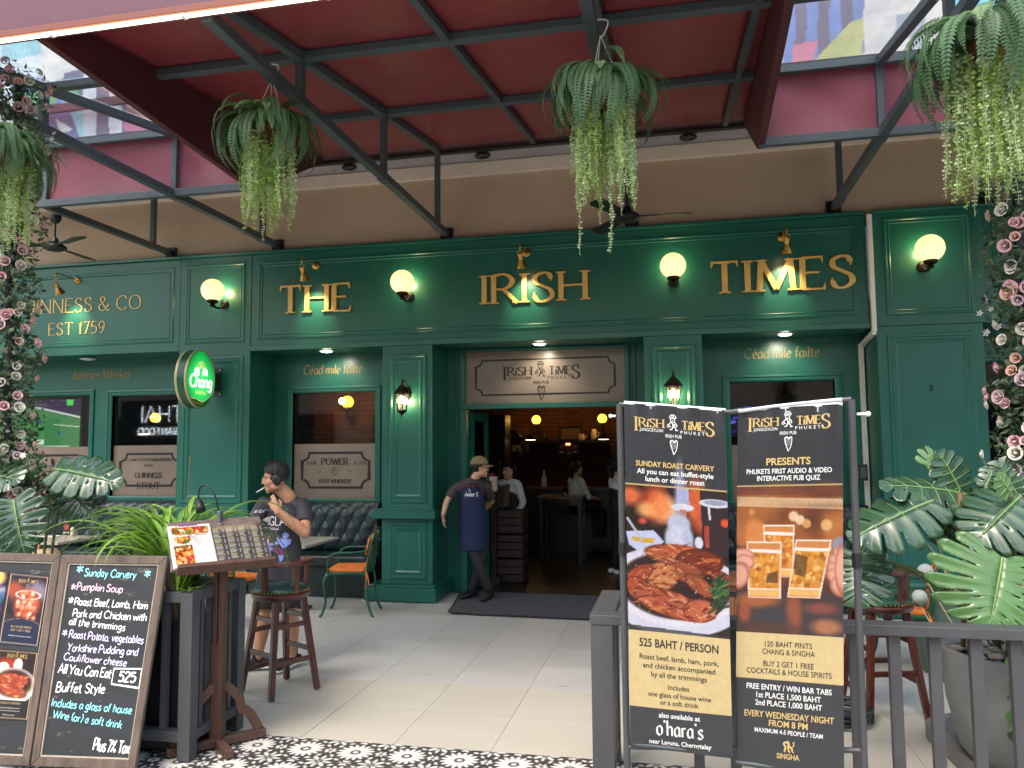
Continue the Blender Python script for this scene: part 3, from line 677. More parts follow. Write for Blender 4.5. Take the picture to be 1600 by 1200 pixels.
# ------------------------------------------------------------ awning of steel trusses
AW = thing('awning', 'large maroon awning on grey steel trusses with glass side bays, over the pub entrance', 'awning', (-1.7,6.5,4.4))
def tz(y): return 4.76+.171*(y-5.25)
CL=lambda y:-3.86-(y-4.05)*.079   # inner faces of the two side boards drift outwards a little
CR=lambda y:.66+(y-4.05)*.03
TR=[-5.0,-2.725,-.465,1.76]
M_soff = mat('maroon_soffit', srgb(122,48,55), .36, var=(.8,.14), bump=(1.6,.5,.04), wear=(33,.8,srgb(150,90,90)))
for X in TR:
    y0=4.1 if -4.2<X<.8 or 1 else 4.1
    mb=MB(); mb.bar((X,4.05,4.42),(X,9.06,4.42),.075,.075); mb.build('bottom_chord',M_steel,AW,bevel=.004)
    mb=MB(); y1=8.72 if -4.2<X<.8 else 6.93; mb.bar((X,4.05,tz(4.05)),(X,y1,tz(y1)),.07,.07); mb.build('top_chord',M_steel,AW,bevel=.004)
    for y in (8.7,6.96,5.25,4.12):
        top=tz(y)-.035 if not (y>8 and not(-4.2<X<.8)) else 5.3
        mb=MB(); mb.bar((X,y,4.458),(X,y,top),.06,.06); mb.build('strut',M_steel,AW,bevel=.003)
    mb=MB(); mb.box(X-.08,X+.08,9.06,9.098,4.36,4.5); mb.build('foot_plate',M_black,AW,bevel=.01)
for X in (-6.553,3.316):
    mb=MB(); mb.bar((X,6.97 if X<0 else 5.3,4.42),(X,9.06,4.42),.07,.07); mb.build('bottom_chord',M_steel,AW,bevel=.004)
    mb=MB(); mb.bar((X,6.96,4.458),(X,6.96,5.05),.06,.06); mb.build('strut',M_steel,AW,bevel=.003)
    mb=MB(); mb.bar((X,8.71,4.458),(X,8.71,5.3),.06,.06); mb.build('strut',M_steel,AW,bevel=.003)
    mb=MB(); mb.box(X-.08,X+.08,9.06,9.098,4.37,4.49); mb.build('foot_plate',M_black,AW,bevel=.01)
for X in (-1.56,.60):
    mb=MB(); mb.bar((X,4.1,tz(4.1)),(X,8.7,tz(8.7)),.055,.06); mb.build('rafter',M_steel,AW,bevel=.003)
for y in (5.25,6.96):
    mb=MB(); mb.bar((CL(y)+.01,y,tz(y)-.001),(CR(y)-.01,y,tz(y)-.001),.078,.062); mb.build('purlin',M_steel,AW,bevel=.004)
mb=MB(); mb.bar((-4.4,8.75,5.33),(.9,8.75,5.33),.07,.05); mb.build('rear_beam',M_black,AW,bevel=.004)
for x in (-3.9,-2.2,.2): 
    mb=MB(); mb.sph((x,8.82,5.28),(.1,.06,.045)); mb.build('bracket',M_black,AW,smooth=True)
# side bays: purlins and beams
for x0,x1 in ((-4.96,-4.10),(.80,4.8)):
    mb=MB(); mb.bar((x0,5.25,tz(5.25)+.001),(x1,5.25,tz(5.25)+.001),.07,.06); mb.build('purlin',M_steel,AW,bevel=.004)
for x0,x1 in ((-6.6,-4.22),(.75,4.8)):
    for z in (5.065,4.425):
        mb=MB(); mb.bar((x0,6.93,z),(x1,6.93,z),.06,.075); mb.build('valance_beam',M_steel,AW,bevel=.004)
# maroon valance panels with slack fabric
def fabric(x0,x1,z0,z1,y,name='valance_panel'):
    mb=MB()
    def f(u,v):
        s=sin(pi*u)*sin(pi*v)
        return (x0+(x1-x0)*u, y+.025*s+.008*sin(u*9+v*5)*s, z0+(z1-z0)*v)
    mb.grid(f,24,10); return mb.build(name,M_maroon,AW,smooth=True)
for x0,x1 in ((-6.52,-5.02),(-4.98,-4.24),(.76,1.74),(1.78,3.3),(3.33,4.8)): fabric(x0,x1,4.45,5.04,6.975)
mb=MB(); mb.bar((-9.2,9.0,6.55),(-6.1,9.0,6.60),.05,.12); mb.build('far_gutter',M_maroond,AW)
# glass roof panes
def pane(x0,x1,y0,y1):
    mb=MB(); z=.045; mb.add([(x0,y0,tz(y0)+z),(x1,y0,tz(y0)+z),(x1,y1,tz(y1)+z),(x0,y1,tz(y1)+z)],[(0,1,2,3)])
    mb.build('glass_pane',M_roofglass,AW,solid=.006)
for x0,x1 in ((-6.58,-5.02),(-4.98,-4.24),(.80,1.74),(1.78,3.98)):
    pane(x0,x1,5.27,6.95)
for x0,x1 in ((-4.98,-4.05),(.78,1.74),(1.78,3.98)): pane(x0,x1,4.1,5.23)
# soffit panels of the centre, slightly bellied fabric between the rafters
xs=[None,-2.725,-1.56,-.465,.60]; ys=[4.02,5.25,6.96,8.76]
for j in range(3):
    for i in range(5):
        y0,y1=ys[j]+.004,ys[j+1]-.004
        def f(u,v):
            y=y0+(y1-y0)*v; a=CL(y) if i==0 else xs[i]; b=CR(y) if i==4 else xs[i+1]
            if i==4: b=CR(y)
            s=sin(pi*u)*sin(pi*v); return (a+(b-a)*u, y, tz(y)+.04-.022*s+.005*s*sin(u*7+j+i*2))
        mb=MB(); mb.grid(f,14,12); mb.build('soffit_panel',M_soff,AW,smooth=True,solid=.004)
# side boards and front fascia
for nm,fx,s in (('side_board',CL,-1),('side_board',CR,1)):
    mb=MB(); ya,yb=4.0,6.93+(1.85 if 0 else 0)
    V=[]
    for y in (ya,7.0):
        x=fx(y); zt=tz(y)+.06; zb=4.40
        V+=[(x,y,zb),(x+s*.06,y,zb),(x+s*.06,y,zt),(x,y,zt)]
    mb.add(V,[(0,1,2,3),(7,6,5,4),(0,4,5,1),(1,5,6,2),(2,6,7,3),(3,7,4,0)]); o=mb.build(nm,M_maroond,AW,bevel=.004)
    mb=MB(); V=[]
    for y,zb in ((7.0,4.40),(8.76,tz(8.76)-.02)):
        x=fx(y); zt=tz(y)+.06
        V+=[(x,y,zb),(x+s*.05,y,zb),(x+s*.05,y,zt),(x,y,zt)]
    mb.add(V,[(0,1,2,3),(7,6,5,4),(0,4,5,1),(1,5,6,2),(2,6,7,3),(3,7,4,0)]); mb.build(nm,M_maroond,AW)
mb=MB(); V=[(-7.5,3.98,4.40),(5,3.98,4.40),(5,3.98,6.2),(-7.5,3.98,6.2),(-7.5,4.04,4.40),(5,4.04,4.40),(5,4.04,6.2),(-7.5,4.04,6.2)]
mb.add(V,[(0,1,2,3),(7,6,5,4),(0,4,5,1),(1,5,6,2),(2,6,7,3),(3,7,4,0)]); fas=mb.build('front_fascia',M_maroonf,AW,bevel=.004)
mb=MB(); mb.box(-7.5,5,3.93,3.979,4.385,4.425); mb.build('edge_trim',mat('orange_trim',srgb(120,62,46),.5),fas,bevel=.003)
M_led=mat('led_strip',(1,.8,.55),.5,emit=(1,.72,.42),estr=2.6)
for i in range(13):
    x=-7.4+i*.92; mb=MB(); mb.bar((x,3.955,4.372),(x+.9,3.955,4.374),.022,.015); mb.build('led_strip',M_led,AW,bevel=0)
    mb=MB(); mb.box(x+.9,x+.92,3.935,3.975,4.36,4.385); mb.build('led_clip',M_white,AW)

# ------------------------------------------------------------ wall lamps
M_globe = mat('opal_globe',(1,.86,.55),.3,emit=(1,.72,.30),estr=.46)
M_lanternglow = mat('lantern_bulb',(1,.86,.55),.3,emit=(1,.80,.45),estr=9)
M_lglass = mat('lantern_glass',(.95,.88,.7),.25,trans=.85,alpha=.6)
def globe():
    r=thing('globe_lamp','x','wall lamp')
    mb=MB(); mb.sph((0,-.27,.105),.143,28,18); mb.build('globe',M_globe,r,smooth=True)
    mb=MB(); mb.lathe([(.045,0),(.066,.01),(.07,.035),(.06,.05)],(0,-.27,-.06),18); mb.lathe([(.02,-.05),(.036,-.03),(.022,0)],(0,-.27,-.06),12); mb.build('cup',M_iron,r,auto=40)
    mb=MB(); mb.tube(catmull([(0,-.01,-.03),(0,-.1,-.09),(0,-.2,-.1),(0,-.27,-.07)],6),.014); mb.build('arm',M_iron,r,smooth=True)
    mb=MB(); mb.lathe([(.062,0),(.062,.012),(.045,.03),(.02,.034)],n=20,M=Matrix.Translation((0,-.001,-.03))@Matrix.Rotation(pi/2,4,'X')); mb.build('wall_rose',M_iron,r,auto=40)
    return r
g0=globe(); first=True; lamps_later=[]
for x,z,y,l in ((-5.69,3.70,F-.004,'lit round wall lamp on the narrow left panel above the oval beer sign'),(-3.175,3.675,F,'lit round wall lamp between the words THE and IRISH'),
              (-.006,3.69,F,'lit round wall lamp between the words IRISH and TIMES'),(2.61,3.715,F-.03,'lit round wall lamp on the right panel beside the white strip')):
    o=g0 if first else dup(g0); first=False; o.location=(x,y,z); o['label']=l; o['group']='globe wall lamps on the green fascia'
    lamps_later.append((x,y-.10,z+.13))
def picture_lamp():
    r=thing('picture_lamp','x','spot lamp')
    mb=MB(); mb.lathe([(.05,0),(.05,.01),(.03,.022),(.03,.034),(.014,.04)],n=20,M=Matrix.Rotation(pi/2,4,'X')); mb.build('wall_rose',M_brass,r,auto=40)
    mb=MB(); mb.tube([(0,-.03,0),(0,-.36,.02),(0,-.385,.005),(0,-.39,-.06)],.0075); mb.build('arm',M_brass,r,smooth=True)
    mb=MB(); mb.tube([(-.028,-.37,-.13),(-.028,-.388,-.075),(0,-.39,-.06),(.028,-.388,-.075),(.028,-.37,-.13)],.0045,6); mb.build('yoke',M_brass,r,smooth=True)
    Mx=Matrix.Translation((0,-.375,-.12))@Matrix.Rotation(radians(33),4,'X')@Matrix.Scale(.82,4)
    mb=MB(); mb.lathe([(.012,.02),(.03,.018),(.032,-.07),(.04,-.08),(.078,-.175),(.076,-.176),(.036,-.08),(.028,-.07)],n=22,M=Mx,cap=False); mb.build('shade',M_brass,r,auto=45)
    mb=MB(); mb.sph((0,0,-.12),.026,12,8,M=Mx); mb.build('bulb',mat('warm_bulb',(1,.9,.7),.5,emit=(1,.82,.5),estr=10),r,smooth=True)
    return r,Mx
p0,PLM=picture_lamp(); first=True
def spot(name,loc,target,e,size=1.1,blend=.7,col=(1,.82,.52),r=.02):
    l=bpy.data.lights.new(name,'SPOT'); l.energy=e; l.spot_size=size; l.spot_blend=blend; l.color=col; l.shadow_soft_size=r
    o=bpy.data.objects.new(name,l); COL.objects.link(o); o.location=loc
    d=Vector(target)-Vector(loc); o.rotation_euler=d.to_track_quat('-Z','Y').to_euler(); return o
for x,l in ((-4.42,'brass swan-neck lamp over the word THE'),(-1.712,'brass swan-neck lamp over the word IRISH'),(1.191,'brass swan-neck lamp over the word TIMES'),(-7.91,'brass swan-neck lamp over the painted brewery lettering at the left')):
    o=p0 if first else dup(p0); first=False; o.location=(x,F,4.11); o['label']=l; o['group']='brass picture lamps'
    a=Vector((x,F,4.11))+(PLM@Vector((0,0,-.17))); spot('lamp_light',a,(x,F,3.52),17,1.2,.95)
def lantern():
    r=thing('wall_lantern','x','wall lantern'); c=(0,-.2,0)
    mb=MB()
    for k in range(6):
        t=2*pi*k/6; mb.bar((.052*cos(t),-.2+.052*sin(t),-.115),(.088*cos(t),-.2+.088*sin(t),.085),.008,.008)
    mb.lathe([(.1,.083),(.108,.09),(.104,.1),(.05,.165),(.03,.178),(.016,.2),(.0,.225)],c,6,cap=False); mb.lathe([(0,-.2),(.012,-.18),(.008,-.165),(.03,-.15),(.06,-.125),(.06,-.112)],c,12,cap=False)
    mb.build('frame',M_iron,r)
    mb=MB(); mb.lathe([(.047,-.112),(.083,.083)],c,6,cap=False); mb.build('glass',M_lglass,r)
    mb=MB(); mb.sph((0,-.2,.01),(.032,.032,.05),14,10); mb.build('bulb',M_lanternglow,r,smooth=True)
    mb=MB(); mb.lathe([(.02,-.11),(.02,-.03)],c,10); mb.build('candle_tube',M_white,r)
    mb=MB(); mb.tube(catmull([(0,-.01,.1),(0,-.06,.17),(0,-.13,.24),(0,-.19,.25),(0,-.2,.215)],6),.010); mb.tube(catmull([(0,-.01,.08),(0,-.05,.02),(0,-.08,.06),(0,-.06,.1)],5),.007); mb.build('arm',M_iron,r,smooth=True)
    mb=MB(); mb.sph((0,-.008,.1),(.05,.014,.085),14,8); mb.build('wall_plate',M_iron,r,smooth=True)
    return r
l0=lantern(); l0.location=(-3.2,F-.006,2.36); l0['label']='lit six-sided lantern on the pilaster left of the doorway'; l0['group']='wall lanterns by the door'
l1=dup(l0,(-.035,F-.006,2.37),label='lit six-sided lantern on the pilaster right of the doorway, partly behind the roast banner')
def ptl(loc,e,r=.05,col=(1,.75,.4)):
    l=bpy.data.lights.new('lamp_light','POINT'); l.energy=e; l.color=col; l.shadow_soft_size=r
    o=bpy.data.objects.new('lamp_light',l); COL.objects.link(o); o.location=loc; return o
for q_ in lamps_later: ptl(q_,2.2,.05,(1,.8,.42))
for x in (-3.2,-.035): ptl((x,F-.1,2.36),2.4,.02)
# recessed downlights in the bay soffits
for x,y,l in ((-4.363,9.2,'recessed downlight over the small window left of the doorway'),(-1.609,9.25,'recessed downlight over the doorway'),(1.21,9.18,'recessed downlight over the window right of the doorway'),(-7.84,9.15,'unlit recessed downlight over the left windows')):
    r=thing('downlight',l,'downlight',(x,y,3.05),'recessed downlights under the fascia')
    mb=MB(); mb.lathe([(.095,0),(.1,-.006),(.075,-.012),(.07,-.004)],(x,y,3.05),22); mb.build('rim',M_white,r,auto=40)
    mb=MB(); mb.lathe([(.066,-.014),(.05,-.02),(.001,-.022)],(x,y,3.05),18); mb.build('lens',M_lamp if 'unlit' not in l else M_white,r)
    if 'unlit' not in l: spot('downlight_light',(x,y,3.02),(x,BK+.02,2.5),12,1.9,.8,(1,.9,.72),.04)

# ------------------------------------------------------------ inside the pub
M_brick = mat('dim_brick', srgb(120,66,44), .8)
def _brick(m):
    N=m.node_tree.nodes; L=m.node_tree.links; b=N['Principled BSDF']; t=N.new('ShaderNodeTexBrick'); tc=N.new('ShaderNodeTexCoord'); mp=N.new('ShaderNodeMapping')
    mp.inputs['Rotation'].default_value=(pi/2,0,0); L.new(tc.outputs['Object'],mp.inputs[0]); L.new(mp.outputs[0],t.inputs[0])
    t.inputs['Scale'].default_value=1; t.inputs['Brick Width'].default_value=.23; t.inputs['Row Height'].default_value=.075; t.inputs['Mortar Size'].default_value=.006
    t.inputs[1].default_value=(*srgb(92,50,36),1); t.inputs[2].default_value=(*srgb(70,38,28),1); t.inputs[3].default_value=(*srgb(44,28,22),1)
    L.new(t.outputs[0],b.inputs['Base Color']); bp=N.new('ShaderNodeBump'); bp.inputs['Distance'].default_value=.01; L.new(t.outputs[1],bp.inputs['Height']); bp.invert=True; L.new(bp.outputs[0],b.inputs['Normal'])
_brick(M_brick)
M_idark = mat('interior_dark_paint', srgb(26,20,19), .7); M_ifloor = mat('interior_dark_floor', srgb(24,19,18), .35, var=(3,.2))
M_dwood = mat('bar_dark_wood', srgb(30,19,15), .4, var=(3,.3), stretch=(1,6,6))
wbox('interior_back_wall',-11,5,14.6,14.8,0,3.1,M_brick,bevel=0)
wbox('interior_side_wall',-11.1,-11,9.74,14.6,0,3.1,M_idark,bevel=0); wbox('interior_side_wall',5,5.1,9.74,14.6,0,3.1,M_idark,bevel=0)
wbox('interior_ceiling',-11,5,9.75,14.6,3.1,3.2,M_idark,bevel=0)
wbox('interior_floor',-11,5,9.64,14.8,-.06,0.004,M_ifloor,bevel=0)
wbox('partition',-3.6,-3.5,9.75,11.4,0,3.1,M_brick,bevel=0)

M_orange = mat('amber_globe',(1,.6,.05),.4,emit=(1,.50,.03),estr=1.6)
def iglobe(loc,r,label,wall=None):
    t=thing('globe_lamp',label,'wall lamp',loc,'amber globe lamps inside the pub')
    mb=MB(); mb.sph(loc,r,20,14); mb.build('globe',M_orange,t,smooth=True)
    mb=MB(); x,y,z=loc; mb.lathe([(r*.3,-r*1.6),(r*.55,-r*1.1),(r*.5,-r*.85)],loc,12); mb.tube(catmull([(x,y,z-r*1.4),(x,y+.05,z-r*2.6),(x,y+.16,z-r*2.2)],5),.015); mb.build('bracket',M_black,t,smooth=True); return t
q=Q(838,656,Y=14.3); iglobe(tuple(q),.085,'amber globe lamp above the left end of the shelf inside the doorway'); ptl((q.x,q.y-.16,q.z),1.6,.05,(1,.55,.15))
q=Q(941,654,Y=14.3); iglobe(tuple(q),.085,'amber globe lamp above the right end of the shelf inside the doorway'); ptl((q.x,q.y-.16,q.z),1.6,.05,(1,.55,.15))
q=Q(543,628,Y=11.4); iglobe(tuple(q),.095,'amber globe lamp seen through the window left of the doorway'); 
wbox('inner_brick_pier',-5.7,-3.62,11.6,11.7,0,3.1,M_brick,bevel=0); ptl((q.x,q.y-.2,q.z),3,.05,(1,.5,.15))
q=Q(243,653,Y=12); iglobe(tuple(q),.085,'amber globe lamp seen through the second window from the left')
SH=thing('wall_shelf','dark shelf on the brick wall inside, carrying jugs and a frame','shelf',tuple(Q(890,690,Y=14.4)))
mb=MB(); a=Q(818,689,Y=14.4); b=Q(950,686,Y=14.4); mb.box(a.x,b.x,14.3,14.6,a.z-.05,a.z); mb.build('board',M_dwood,SH)
for x in (a.x+.3,b.x-.3): mb=MB(); mb.bar((x,14.58,a.z-.35),(x,14.58,a.z-.05),.03,.03); mb.bar((x,14.58,a.z-.3),(x,14.34,a.z-.06),.02,.02); mb.build('bracket',M_black,SH)
zs=a.z
M_framepic=mat('dim_framed_print',srgb(120,92,60),.5); M_cer=mat('cream_ceramic',srgb(200,186,160),.3)
t=thing('framed_picture','wide brown framed picture standing on the shelf inside','picture',tuple(Q(892,676,Y=14.42))); p=Q(892,686,Y=14.42)
mb=MB(); mb.box(p.x-.2,p.x+.2,14.42,14.44,zs+.02,zs+.24); mb.build('picture',M_framepic,t); mb=MB(); mb.mould(p.x-.22,p.x+.22,zs+.001,zs+.26,14.42,[(0,0),(0,.02),(.025,.02),(.025,0)]); mb.build('frame',M_black,t)
def jug(px,lab,h=.16,m=M_cer):
    p=Q(px,688,Y=14.42); t=thing('jug',lab,'jug',(p.x,14.42,zs)); mb=MB(); mb.lathe([(.045,.001),(.06,.02),(.055,h*.6),(.042,h*.8),(.05,h),(.046,h),(.04,h*.8)],(p.x,14.42,zs),14,cap=False); mb.build('body',m,t,smooth=True)
    mb=MB(); mb.tube(catmull([(p.x+.05,14.42,zs+h*.8),(p.x+.1,14.42,zs+h*.6),(p.x+.055,14.42,zs+h*.25)],5),.008); mb.build('handle',m,t,smooth=True)
jug(928,'cream jug at the right end of the shelf inside',.2); jug(909,'small cream mug beside the frame on the shelf inside',.12); jug(852,'small dark mug at the left part of the shelf inside',.13,M_black)
# lit number panel / clock on the wall
p=Q(888,698,Y=14.55); t=thing('wall_panel','dark framed panel with a red lit centre and small pale labels on the brick wall','wall panel',tuple(p))
mb=MB(); mb.box(p.x-.2,p.x+.2,14.56,14.6,p.z-.15,p.z+.15); mb.build('board',mat('panel_red_brown',srgb(110,50,34),.4),t)
mb=MB(); mb.mould(p.x-.22,p.x+.22,p.z-.17,p.z+.17,14.56,[(0,0),(0,.02),(.03,.02),(.03,0)]); mb.build('frame',M_black,t)
mb=MB(); mb.box(p.x-.045,p.x+.035,14.552,14.5595,p.z+.03,p.z+.11); mb.build('lit_number',mat('red_glow',(1,.2,.1),.5,emit=(1,.12,.05),estr=5),t)
for dx,dz in ((-.13,.0),(-.13,-.1),(.12,0),(.12,-.1),(0,-.12)): mb=MB(); mb.box(p.x+dx-.035,p.x+dx+.035,14.553,14.559,p.z+dz-.012,p.z+dz+.016); mb.build('paper_label',M_cer,t)
ptl((p.x,14.4,p.z+.1),.6,.03,(1,.2,.08))
def pendant(x,y,z,lab,rr=.17):
    t=thing('pendant_lamp',lab,'pendant lamp',(x,y,z),'black pendant lamps inside the pub')
    mb=MB(); mb.lathe([(.03,.09),(.035,.05),(rr*.6,.035),(rr,.0),(rr*.97,-.002),(rr*.5,.025)],(x,y,z),20,cap=False); mb.build('shade',M_black,t,smooth=True)
    mb=MB(); mb.lathe([(rr*.5,.012),(rr*.5,-.008),(.01,-.012)],(x,y,z),14); mb.build('bulb',mat('pendant_bulb',(1,.8,.6),.5,emit=(1,.72,.42),estr=1.6),t)
    mb=MB(); mb.tube([(x,y,z+.08),(x,y,3.1)],.006,5); mb.build('cord',M_black,t)
for px,py,Y,l in ((829,687,13,'pendant lamp below the left shelf end inside the doorway'),(943,686,13,'pendant lamp below the right shelf end inside the doorway'),(52,676,11,'pendant lamp in front of the television in the far left window'),(225,678,11.5,'pendant lamp in the second window from the left')):
    q=Q(px,py,Y=Y); pendant(q.x,q.y,q.z,l)
q=Q(52,676,Y=11); 
# round wooden sign with carved words
q=Q(792,702,Y=13.1); t=thing('round_wall_sign','dark round plaque with pale carved words inside, half behind the cabinet','sign',(q.x,13.12,q.z))
mb=MB(); mb.lathe([(.33,0),(.33,.02),(.30,.024),(.001,.024)],n=36,M=Matrix.Translation((q.x-.03,13.14,q.z+.03))@Matrix.Rotation(pi/2,4,'X')); mb.build('disc',M_dwood,t)
mb=MB(); Mf=face((q.x-.05,13.112,q.z-.015))
for s,dz,sz in (('TIMES OF',.20,.07),('YOUR',.115,.08),('FRIENDSHIPS',-.02,.10),('GROW',-.12,.07),('TY',-.21,.07)): write(mb,s,Mf@Matrix.Translation((0,0,dz)),sz,.16,'serif',track=.6,sx=.8)
mb.build('carved_words',mat('dull_gold',srgb(176,150,104),.6),t)
mb=MB(); mb.box(q.x-.40,q.x+.38,13.118,13.13,q.z-.05,q.z+.10); mb.build('banner_strip',M_dwood,t)
# cabinet left of the doorway opening and bar
t=thing('tall_cabinet','tall dark cabinet just inside the doorway on the left','cabinet',(-2.95,11.2,0))
mb=MB(); mb.box(-3.4,-2.72,12.3,12.7,0,2.32); mb.build('carcass',M_dwood,t); mb=MB(); mb.box(-2.83,-2.80,12.27,12.3,1.3,1.6); mb.build('handle',M_brass,t)
t=thing('bar_counter','long dark bar counter across the room','bar',(-1.6,13,0))
mb=MB(); mb.box(-2.6,1.5,13.4,13.9,0,1.06); mb.build('front',M_dwood,t); mb=MB(); mb.box(-2.65,1.5,13.3,13.95,1.062,1.1); mb.build('counter_top',mat('counter_wood',srgb(70,46,32),.3,var=(3,.3)),t)
q=Q(850,762,Y=12.3); t=thing('high_table','dark high table with a glass, in the middle of the room','table',(q.x,12.3,0))
mb=MB(); mb.box(-2.15,-1.45,12.0,12.6,1.0,1.035); mb.build('table_top',MATS['counter_wood'],t)
for x in (-2.1,-1.5):
    for y in (12.05,12.55): mb=MB(); mb.bar((x,y,0),(x,y,1),.05,.05); mb.build('leg',M_dwood,t)
t=thing('drinking_glass','clear glass on the high table','glass',(-1.75,12.2,1.035)); mb=MB(); mb.lathe([(.03,.001),(.036,.13),(.033,.13),(.027,.01)],(-1.75,12.2,1.036),14,cap=False); mb.build('bowl',M_glass,t,smooth=True)
t=thing('bottle','pale bottle standing on the bar counter','bottle',(-2.3,13.5,1.1)); mb=MB(); mb.lathe([(.04,.002),(.05,.03),(.05,.14),(.015,.22),(.015,.30)],(-2.3,13.5,1.1),14); mb.build('body',M_cer,t,smooth=True)
# televisions behind the glass
A=Art(120,70,(66,124,74)); A.poly([(0,0),(1,0),(1,.32),(.6,.14),(0,.11)],(50,40,70)); A.line(0,.12,.6,.15,.008,(220,220,220)); A.line(.6,.15,1,.33,.008,(220,220,220)); A.line(0,.8,.9,.84,.004,(200,220,200)); A.line(.75,.45,1,.5,.004,(210,220,210))
for i in range(60): A.ell(random.random(),random.uniform(0,.12),.006,.01,random.choice([(150,130,160),(90,80,110),(190,120,110)]))
for x,y in ((.3,.5),(.45,.7),(.62,.4),(.8,.6),(.2,.35)): A.ell(x,y,.01,.03,(40,60,170))
A.poly([(.86,.02),(.93,.02),(.92,.12),(.87,.12)],(80,220,90)); A.poly([(.44,.72),(.66,.72),(.66,.80),(.44,.80)],(220,220,220)); A.ring(.55,.62,.09,.18,.15,(70,170,80))
M_screen=mat('lit_screen',(0,0,0),.3,vcol=True); _n=M_screen.node_tree; _n.links.new([n for n in _n.nodes if n.type=='VERTEX_COLOR'][0].outputs[0],_n.nodes['Principled BSDF'].inputs['Emission Color']); _n.nodes['Principled BSDF'].inputs['Emission Strength'].default_value=.30
a=Q(0,640,Y=10.4); b=Q(126,628,Y=10.4); c=Q(60,688,Y=10.4)
t=thing('television','wall television showing a green football pitch in the far left window','television',((a.x+b.x)/2,10.4,c.z))
x0=a.x-.4; mb=MB(); mb.box(x0-.02,b.x+.02,10.41,10.46,1.72,2.62); mb.build('casing',M_black,t)
A.mesh('screen',lambda u,v:(x0+(b.x-x0)*u,10.405,1.74+.86*v),M_screen,t)
A=Art(60,40,(16,14,30))
for i in range(22): x,y=random.random(),random.random(); A.poly([(x,y),(x+.18,y-.02),(x+.17,y+.06),(x,y+.07)],random.choice([(70,60,190),(110,90,230),(40,36,120),(30,90,50),(20,18,50)]))
a=Q(1135,640,Y=10.3); t=thing('television','small screen with purple shapes low in the window right of the doorway','television',(a.x,10.3,2.0)); mb=MB(); mb.box(a.x-.16,a.x+.42,10.31,10.35,1.9,2.3); mb.build('casing',M_black,t); A.mesh('screen',lambda u,v:(a.x-.15+.56*u,10.305,1.91+.38*v),M_screen,t)

# lit restaurant signs across the street behind the camera: they show mirrored in the panes
M_neon=mat('white_sign_tubes',(1,1,1),.5,emit=(.85,.92,1),estr=4.5)
def rear_sign(px,py,words,lab,Ys=-7.,size=1.):
    "placed where the mirror image in the pane plane (Y=9.66) stands at px,py"
    v=Q(px,py,Y=2*9.66-Ys); t=thing('lit_sign',lab,'sign',(v.x,Ys,v.z)); mb=MB(); Mf=face((v.x,Ys,v.z),(-1,0,0))
    for s,dz,sz,pen in words: write(mb,s,Mf@Matrix.Translation((0,0,dz)),sz,pen,'plain')
    mb.build('sign_letters',M_neon,t)
    mb=MB(); mb.box(v.x-1.8,v.x+1.8,Ys-.25,Ys-.05,v.z-.8,v.z+.9); mb.build('sign_board',M_black,t)
t=thing('unseen_arcade_building','plain beige arcade block on the other side of the lane, seen only in reflections, added to darken them','building',(0,-8,0))
mb=MB(); mb.box(-30,30,-9,-8,0,5.2); mb.build('wall',M_beige,t)  # out-of-view block, added to cut bright sky reflections in the panes
for i in range(14): mb=MB(); mb.box(-27+i*4,-24.6+i*4,-7.99,-7.9,.1,3.1); mb.build('shop_front',M_black,t)
rear_sign(252,662,[('THAI',.05,.62,.055),('ASIAN FOOD',-.42,.26,.13)],'white lit sign across the street, mirrored in the second window from the left')

# ------------------------------------------------------------ door mat, crates
t=thing('door_mat','large charcoal ribbed mat with a curled corner in front of the doorway','door mat',(-1.6,8.9,.01))
mb=MB()
def mf(u,v):
    x=(-2.50+.02*(1-v))+(1.75)*u + (-.20*v); y=8.26+1.29*v; z=.014+.018*max(0,1-hypot(u*6,v*5)); return (x,y-.06*(u-.5),z)
mb.grid(mf,60,44); mb.build('carpet',mat('charcoal_carpet',srgb(66,68,74),.95,var=(60,.25),bump=(300,.6,.004)),t,solid=.008)
mb=MB(); e=[mf(0,v/10) for v in range(10,-1,-1)]+[mf(u/20,0) for u in range(1,21)]; mb.tube([(p[0],p[1],p[2]+.001) for p in e],.008,6); mb.build('rubber_edge',M_black,t)
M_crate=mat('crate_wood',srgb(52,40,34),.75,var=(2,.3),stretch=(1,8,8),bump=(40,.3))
def crate(z,lab):
    q=Q(792,870,Y=10.5); x=q.x; t=thing('wooden_crate',lab,'crate',(x,10.5,z),'crates stacked inside the doorway')
    for k in range(3):
        for y in (10.3,10.68): mb=MB(); mb.box(x-.25,x+.25,y,y+.015,z+.015+k*.1,z+.10+k*.1); mb.build('slat',M_crate,t,bevel=.003)
        for xx in (x-.265,x+.25): mb=MB(); mb.box(xx,xx+.014,10.317,10.678,z+.015+k*.1,z+.10+k*.1); mb.build('slat',M_crate,t,bevel=.003)
    for xx in (x-.235,x+.2):
        for y in (10.32,10.64): mb=MB(); mb.box(xx,xx+.035,y,y+.035,z+.005,z+.315); mb.build('corner_post',M_crate,t)
    mb=MB(); mb.box(x-.25,x+.25,10.32,10.67,z+.003,z+.013); mb.build('bottom',M_crate,t)
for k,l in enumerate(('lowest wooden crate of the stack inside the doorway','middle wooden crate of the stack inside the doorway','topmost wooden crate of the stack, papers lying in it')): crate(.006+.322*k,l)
t=thing('paper_bag','pale folded bag on the topmost crate','bag',(-2.3,10.45,1.0)); mb=MB(); mb.grid(lambda u,v:(-2.46+.2*u,10.42+.02*sin(u*7)+.05*v,.98+.3*v+.02*sin(9*u)),10,8); mb.build('sheet',mat('brown_paper',srgb(66,54,44),.8),t,smooth=True,solid=.006)

